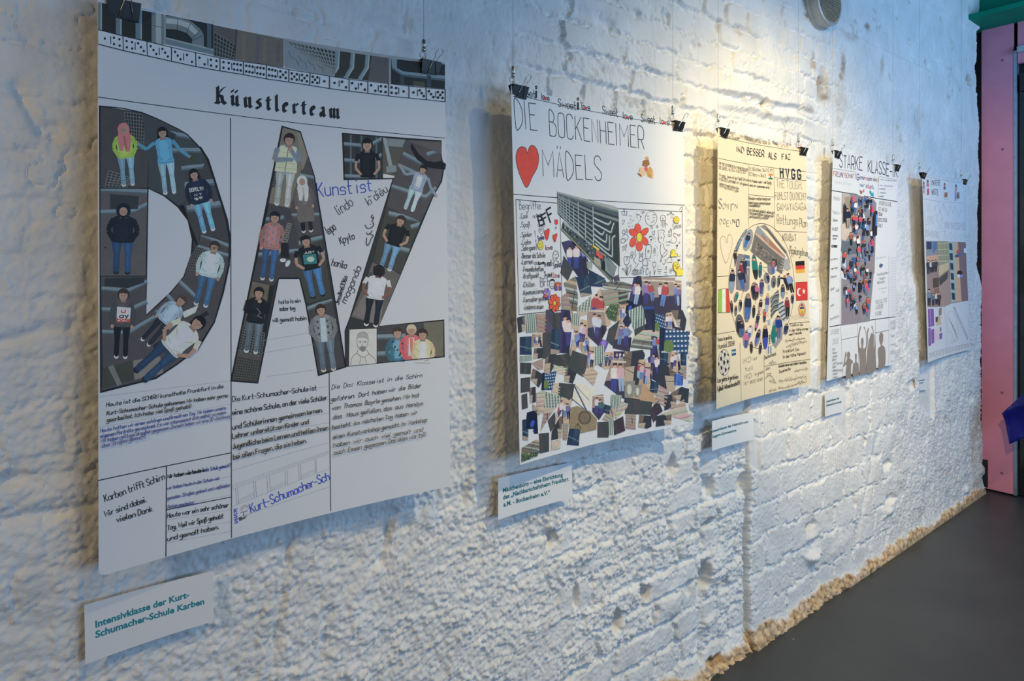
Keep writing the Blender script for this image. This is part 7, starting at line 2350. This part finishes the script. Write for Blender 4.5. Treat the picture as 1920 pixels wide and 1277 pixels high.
silhouette([(225, 915), (222, 855), (228, 812), (206, 832), (204, 815), (214, 760), (218, 722), (226, 718), (226, 745), (216, 800), (232, 770), (230, 738), (238, 716), (252, 722), (256, 745), (252, 765), (272, 782), (276, 800), (262, 820), (260, 905)])
silhouette([(276, 900), (275, 830), (280, 805), (292, 795), (292, 760), (290, 742), (297, 728), (305, 740), (304, 768), (303, 792), (316, 810), (318, 890)])
silhouette([(326, 886), (326, 790), (314, 690), (312, 620), (322, 555), (332, 525), (338, 530), (330, 560), (320, 620), (326, 680), (340, 686), (336, 640), (342, 612), (352, 615), (356, 640), (352, 690), (372, 680), (376, 610), (368, 560), (356, 535), (362, 530), (380, 590), (384, 660), (374, 720), (378, 860), (374, 876)])
silhouette([(378, 872), (378, 790), (384, 700), (386, 640), (382, 570), (390, 540), (396, 545), (388, 590), (392, 650), (400, 700), (396, 640), (408, 590), (420, 575), (432, 600), (432, 690), (438, 640), (428, 570), (414, 530), (420, 522), (428, 555), (442, 630), (444, 740), (446, 858)])
silhouette([(464, 846), (468, 790), (462, 730), (466, 690), (484, 672), (474, 640), (472, 600), (480, 575), (492, 572), (502, 592), (500, 640), (494, 665), (514, 685), (520, 740), (518, 800), (508, 836)])
S.begin('small_print')
for y in (560, 590):
    S.line([(195, y), (290, y - 20)], 1.2, (190, 206, 190))
for y in (520, 545):
    S.line([(452, y), (535, y - 14)], 1.2, (190, 206, 190))
S.end()
# ---------------------------------------------------------------- poster by the door
S = S5
P5 = (104, 118, 150)
S.use(1720, 320, 9.124)
S.begin('zigzag_border')
rnd = random.Random(8)
for k in range(12):
    x = 130 + k * 60; y = 55 + k * 10.5
    S.line([(x, y + 24), (x + 14, y), (x + 28, y + 28), (x + 40, y + 2)], 9, (140, 156, 180))
S.line([(100, 90), (300, 130), (790, 215)], 4, (90, 100, 124)); S.line([(105, 480), (370, 530), (800, 555)], 4, (110, 120, 146)); S.line([(790, 210), (800, 1200)], 3, (140, 150, 180))
for k in range(28):
    y = 240 + k * 35
    S.line([(812 + rnd.uniform(-4, 4), y), (838, y + 8), (815, y + 18)], 5, (120, 134, 168))
S.use(1725, 440, 5.108)
for k in range(26):
    y = 10 + k * 41
    S.line([(440 + k * 1.6, y), (462 + k * 1.6, y + 8), (444 + k * 1.6, y + 22)], 4, (120, 134, 168))
S.line([(458, 640), (470, 1040)], 2, (120, 134, 168)); S.line([(78, 1142), (455, 1045)], 2.4, (110, 120, 150)); S.line([(232, 690), (252, 1080)], 2, (120, 130, 158)); S.line([(242, 690), (262, 1078)], 2, (120, 130, 158))
for k in range(14):
    x = 90 + k * 30
    S.line([(x, 1180 - k * 8.2), (x + 6, 1140 - k * 8.2), (x + 14, 1176 - k * 8.2), (x + 20, 1138 - k * 8.2)], 5, (130, 142, 168))
S.end()
S.use(1720, 320, 9.124)
S.begin('heading_lettering')
S.text('UNSERE', (238, 245), (395, 256), 100, 8, (52, 54, 66), nib=14, jit=0); S.text('WERTE', (245, 410), (358, 420), 110, 8, (52, 54, 66), nib=14, jit=0)
S.end()
for (fx, fy, hd, tp, box, c2) in ((178, 180, (70, 66, 90), (150, 70, 100), (166, 300, 34, 115), (150, 64, 104)), (110, 215, (80, 80, 120), (120, 100, 150), (104, 300, 18, 90), (150, 110, 150)), (466, 235, (110, 80, 80), (96, 90, 120), (462, 365, 52, 90), (130, 104, 90)), (662, 262, (60, 76, 150), (196, 110, 110), (665, 365, 55, 115), (116, 110, 124))):
    S.begin('photo')
    S.ell(fx, fy, 14, 30, hd, 10); S.poly([(fx - 16, fy + 30), (fx + 14, fy + 30), (fx + 22, fy + 90), (fx - 18, fy + 90)], tp)
    S.poly([(box[0], box[1] + 10), (box[0] + box[2], box[1]), (box[0] + box[2], box[1] + box[3]), (box[0], box[1] + box[3] + 8)], c2); S.ell(box[0] + box[2] * .5, box[1] + box[3] * .6, box[2] * .3, box[3] * .25, (96, 76, 84), 8)
    S.end()
S.begin('flag_drawing')
S.poly([(640, 350), (655, 345), (656, 520), (642, 522)], (70, 86, 196)); S.line([(450, 365), (460, 490), (525, 498), (522, 360)], 5, (100, 130, 190))
S.end()
S.begin('pencil_writing')
for pl in ([(150, 540), (180, 700), (210, 545), (225, 690)], [(290, 700), (325, 590), (300, 620), (290, 680), (328, 590)], [(370, 540), (375, 740), (440, 560), (450, 690)], [(440, 560), (530, 770), (560, 590), (620, 750), (640, 590), (700, 760)], [(720, 780), (775, 590), (730, 690), (780, 700)], [(305, 770), (345, 745), (325, 840), (385, 930), (345, 995), (370, 990)], [(440, 835), (385, 830), (425, 895), (395, 985), (440, 985)],
           [(480, 1020), (440, 1190), (500, 1090), (490, 1190), (580, 1040), (570, 1190), (650, 1060), (640, 1190), (760, 1080), (740, 1190), (800, 1100)], [(385, 1030), (390, 1190)], [(430, 1040), (490, 1030)], [(370, 660), (430, 800)]):
    S.line(pl, 4.5, P5)
S.text('LOYO', (150, 915), (275, 910), 150, 4.5, P5); S.text('IXON BASSSMUS', (470, 990), (815, 1010), 130, 4.5, P5); S.text('DER WICHTIGE', (140, 1120), (370, 1150), 120, 4.5, P5)
S.end()
S.use(1725, 440, 5.108)
S.begin('street_photo', 0.0005)
q = [(55, 58), (435, 72), (460, 632), (300, 660), (235, 690), (72, 695)]
S.poly(q, (112, 108, 124))
S.poly([(55, 60), (165, 60), (165, 210), (62, 200)], (96, 116, 150)); S.poly([(60, 70), (110, 66), (110, 140), (62, 140)], (40, 56, 92)); S.poly([(120, 70), (162, 66), (162, 130), (124, 180)], (60, 96, 150)); S.poly([(62, 205), (175, 190), (180, 250), (64, 260)], (150, 132, 128))
S.poly([(165, 60), (272, 64), (280, 320), (180, 400)], (110, 122, 118))
for i in range(4):
    S.line([(172, 90 + i * 55), (272, 80 + i * 58)], 6, (150, 160, 150)); S.line([(185 + i * 25, 62), (192 + i * 25, 290)], 5, (150, 160, 150))
S.poly([(178, 300), (276, 265), (276, 330), (180, 400)], (150, 150, 140)); S.poly([(180, 420), (265, 350), (262, 420), (190, 500)], (60, 64, 76)); S.poly([(180, 500), (290, 400), (300, 660), (235, 690), (190, 690)], (124, 118, 130))
S.poly([(272, 70), (325, 72), (345, 640), (300, 655)], (120, 150, 176))
for i in range(6):
    S.poly([(276 + i * 5, 80 + i * 95), (306 + i * 5, 85 + i * 95), (310 + i * 5, 150 + i * 95), (280 + i * 5, 145 + i * 95)], (36, 60, 84))
S.poly([(325, 72), (360, 72), (398, 636), (345, 642)], (156, 140, 132)); S.poly([(360, 72), (436, 74), (460, 632), (398, 636)], (100, 90, 108)); S.poly([(420, 130), (440, 130), (444, 180), (418, 170)], (170, 190, 220))
for (x, y, h, t) in ((78, 250, 130, (44, 50, 84)), (105, 255, 110, (150, 160, 190)), (125, 250, 110, (60, 50, 70)), (150, 245, 110, (52, 60, 90)), (85, 530, 150, (90, 110, 150)), (125, 570, 110, (60, 90, 140)), (155, 560, 110, (170, 160, 160)), (180, 560, 120, (60, 60, 80))):
    small_person(S, x, y, h, t, (40, 44, 66), None, 0, (40, 34, 40))
S.ell(360, 165, 14, 22, (180, 70, 70), 10); S.ell(375, 190, 24, 20, (70, 90, 160), 10); S.ell(350, 205, 18, 14, (60, 66, 100), 10); S.ell(378, 368, 26, 26, (40, 40, 56), 10); S.ell(368, 395, 16, 16, (190, 200, 220), 10); S.ell(395, 395, 16, 14, (100, 120, 190), 10)
S.poly([(122, 420), (175, 410), (180, 500), (125, 510)], (70, 62, 66)); S.poly([(135, 520), (180, 510), (180, 560), (138, 560)], (110, 90, 86))
S.end()
PU = (96, 76, 160)
for pts, c in (([(75, 712), (95, 708), (100, 885), (80, 888)], PU), ([(98, 710), (130, 708), (136, 870), (102, 882)], PU), ([(78, 895), (102, 890), (106, 1060), (80, 1070)], PU), ([(106, 910), (134, 900), (136, 1035), (110, 1048)], PU), ([(140, 905), (172, 898), (178, 1010), (142, 1020)], (160, 156, 196)), ([(184, 948), (214, 938), (212, 995), (186, 1004)], PU), ([(180, 708), (208, 698), (206, 765), (180, 782)], (110, 104, 120)), ([(148, 790), (172, 785), (168, 835), (150, 840)], (60, 60, 80)), ([(172, 785), (198, 780), (202, 858), (150, 875), (165, 835)], (150, 146, 130)), ([(188, 890), (204, 885), (204, 925), (190, 930)], (96, 100, 130))):
    S.begin('photo_scrap'); S.poly(pts, c)
    if c == PU:
        for k in range(3):
            t = (k + .5) / 3
            S.line([(pts[0][0] + 4, pts[0][1] + (pts[3][1] - pts[0][1]) * t), (pts[1][0] - 4, pts[1][1] + (pts[2][1] - pts[1][1]) * t)], 1.6, (130, 112, 190))
    S.end()
S.begin('pencil_drawing')
S.loop([(262, 780), (285, 735), (320, 745), (350, 820), (368, 940), (350, 1015), (320, 1000), (300, 930), (275, 930), (262, 860)], 3, P5, 4)
S.line([(300, 1000), (305, 1040), (330, 1012)], 3, P5)
for k in range(4):
    S.text('HANS MAX', (272 + k * 20, 800 + k * 40), (322 + k * 10, 905 + k * 30), 20, 2.6, P5)
S.line([(312, 690), (455, 1015)], 2.6, P5); S.line([(330, 686), (462, 985)], 2.6, P5); S.text('SCHWEIZER STRASSE', (324, 700), (456, 1002), 14, 2.4, P5)
S.end()
S.use()
# ---------------------------------------------------------------- round vent high on the wall
vc = (2.69, 0.0, 2.515)
vent = empty('round_vent', (vc[0], 0.0, vc[2]), 'round grey vent with a black mesh front high on the white wall', 'vent')
bm = bmesh.new()
add_lathe(bm, [(0.097, 0.05), (0.104, 0.052), (0.110, 0.049), (0.112, 0.043), (0.112, 0.012), (0.119, 0.008), (0.121, -0.03)], (0, 0, 0), (0, -1, 0), 64)
add_lathe(bm, [(0.097, 0.05), (0.095, 0.02), (0.0, 0.02)], (0, 0, 0), (0, -1, 0), 64)
bmesh.ops.recalc_face_normals(bm, faces=bm.faces[:])
bm_obj('housing', bm, simple('vent_zinc', (0.46, 0.46, 0.42), 0.45, 0.25, var=0.2, scale=14), vent, smooth=False)
bm = bmesh.new()
add_lathe(bm, [(0.096, 0.038), (0.0, 0.038)], (0, 0, 0), (0, -1, 0), 64)
bm_obj('filter_disc', bm, simple('vent_dark', (0.02, 0.022, 0.02), 0.8), vent)
bm = bmesh.new()
for i in range(-10, 11):
    d = i * 0.009
    hl = math.sqrt(max(0, 0.096 ** 2 - d * d))
    for a in (0.45, 0.45 + math.pi / 2):
        ca, sa = math.cos(a), math.sin(a)
        p0 = (d * -sa - hl * ca, d * ca - hl * sa); p1 = (d * -sa + hl * ca, d * ca + hl * sa)
        add_tube(bm, [(p0[0], -0.046, p0[1]), (p1[0], -0.046, p1[1])], 0.0011, 5)
bm_obj('wire_mesh', bm, simple('vent_mesh', (0.45, 0.37, 0.25), 0.5, 0.3), vent)

# ---------------------------------------------------------------- blue sheet hanging in front of the door
cl = empty('blue_cloth', tuple(end_pt(1905, 790, 4.45)), 'shiny dark blue cloth hanging in front of the dark door', 'cloth')
bm = bmesh.new()
X0 = 4.47
outer = [(1881, 774), (1893, 833), (1920, 821), (1958, 812), (2010, 820), (2050, 800), (2050, 640), (1985, 660), (1940, 713), (1920, 735)]
pts = [end_pt(u, v, X0) for u, v in outer]
ny, nz_ = 26, 26
ys = [p[1] for p in pts]; zs = [p[2] for p in pts]
f = bm.faces.new([bm.verts.new(tuple(p)) for p in pts])
bmesh.ops.triangulate(bm, faces=[f])
for i in range(1, 24):
    yy = min(ys) + (max(ys) - min(ys)) * i / 24
    bmesh.ops.bisect_plane(bm, geom=bm.verts[:] + bm.edges[:] + bm.faces[:], plane_co=(0, yy, 0), plane_no=(0, 1, 0))
    zz = min(zs) + (max(zs) - min(zs)) * i / 24
    bmesh.ops.bisect_plane(bm, geom=bm.verts[:] + bm.edges[:] + bm.faces[:], plane_co=(0, 0, zz), plane_no=(0, 0, 1))
y00, z00 = pts[0][1], pts[0][2]
for v in bm.verts:
    a = (y00 - v.co.y); b = v.co.z - z00
    v.co.x += -0.03 * math.exp(-((a * 0.75 - b) / 0.025) ** 2) + 0.02 * math.sin(a * 22 + b * 9) * min(1, a / 0.1) + 0.05 * a
r = bmesh.ops.extrude_face_region(bm, geom=bm.faces[:])
for e in r['geom']:
    if isinstance(e, bmesh.types.BMVert):
        e.co.x += 0.0015
bmesh.ops.recalc_face_normals(bm, faces=bm.faces[:])
bm_obj('cloth_sheet', bm, simple('blue_satin', (0.004, 0.006, 0.16), 0.28, var=0.1, scale=5), cl, origin=cl.location, smooth=True)
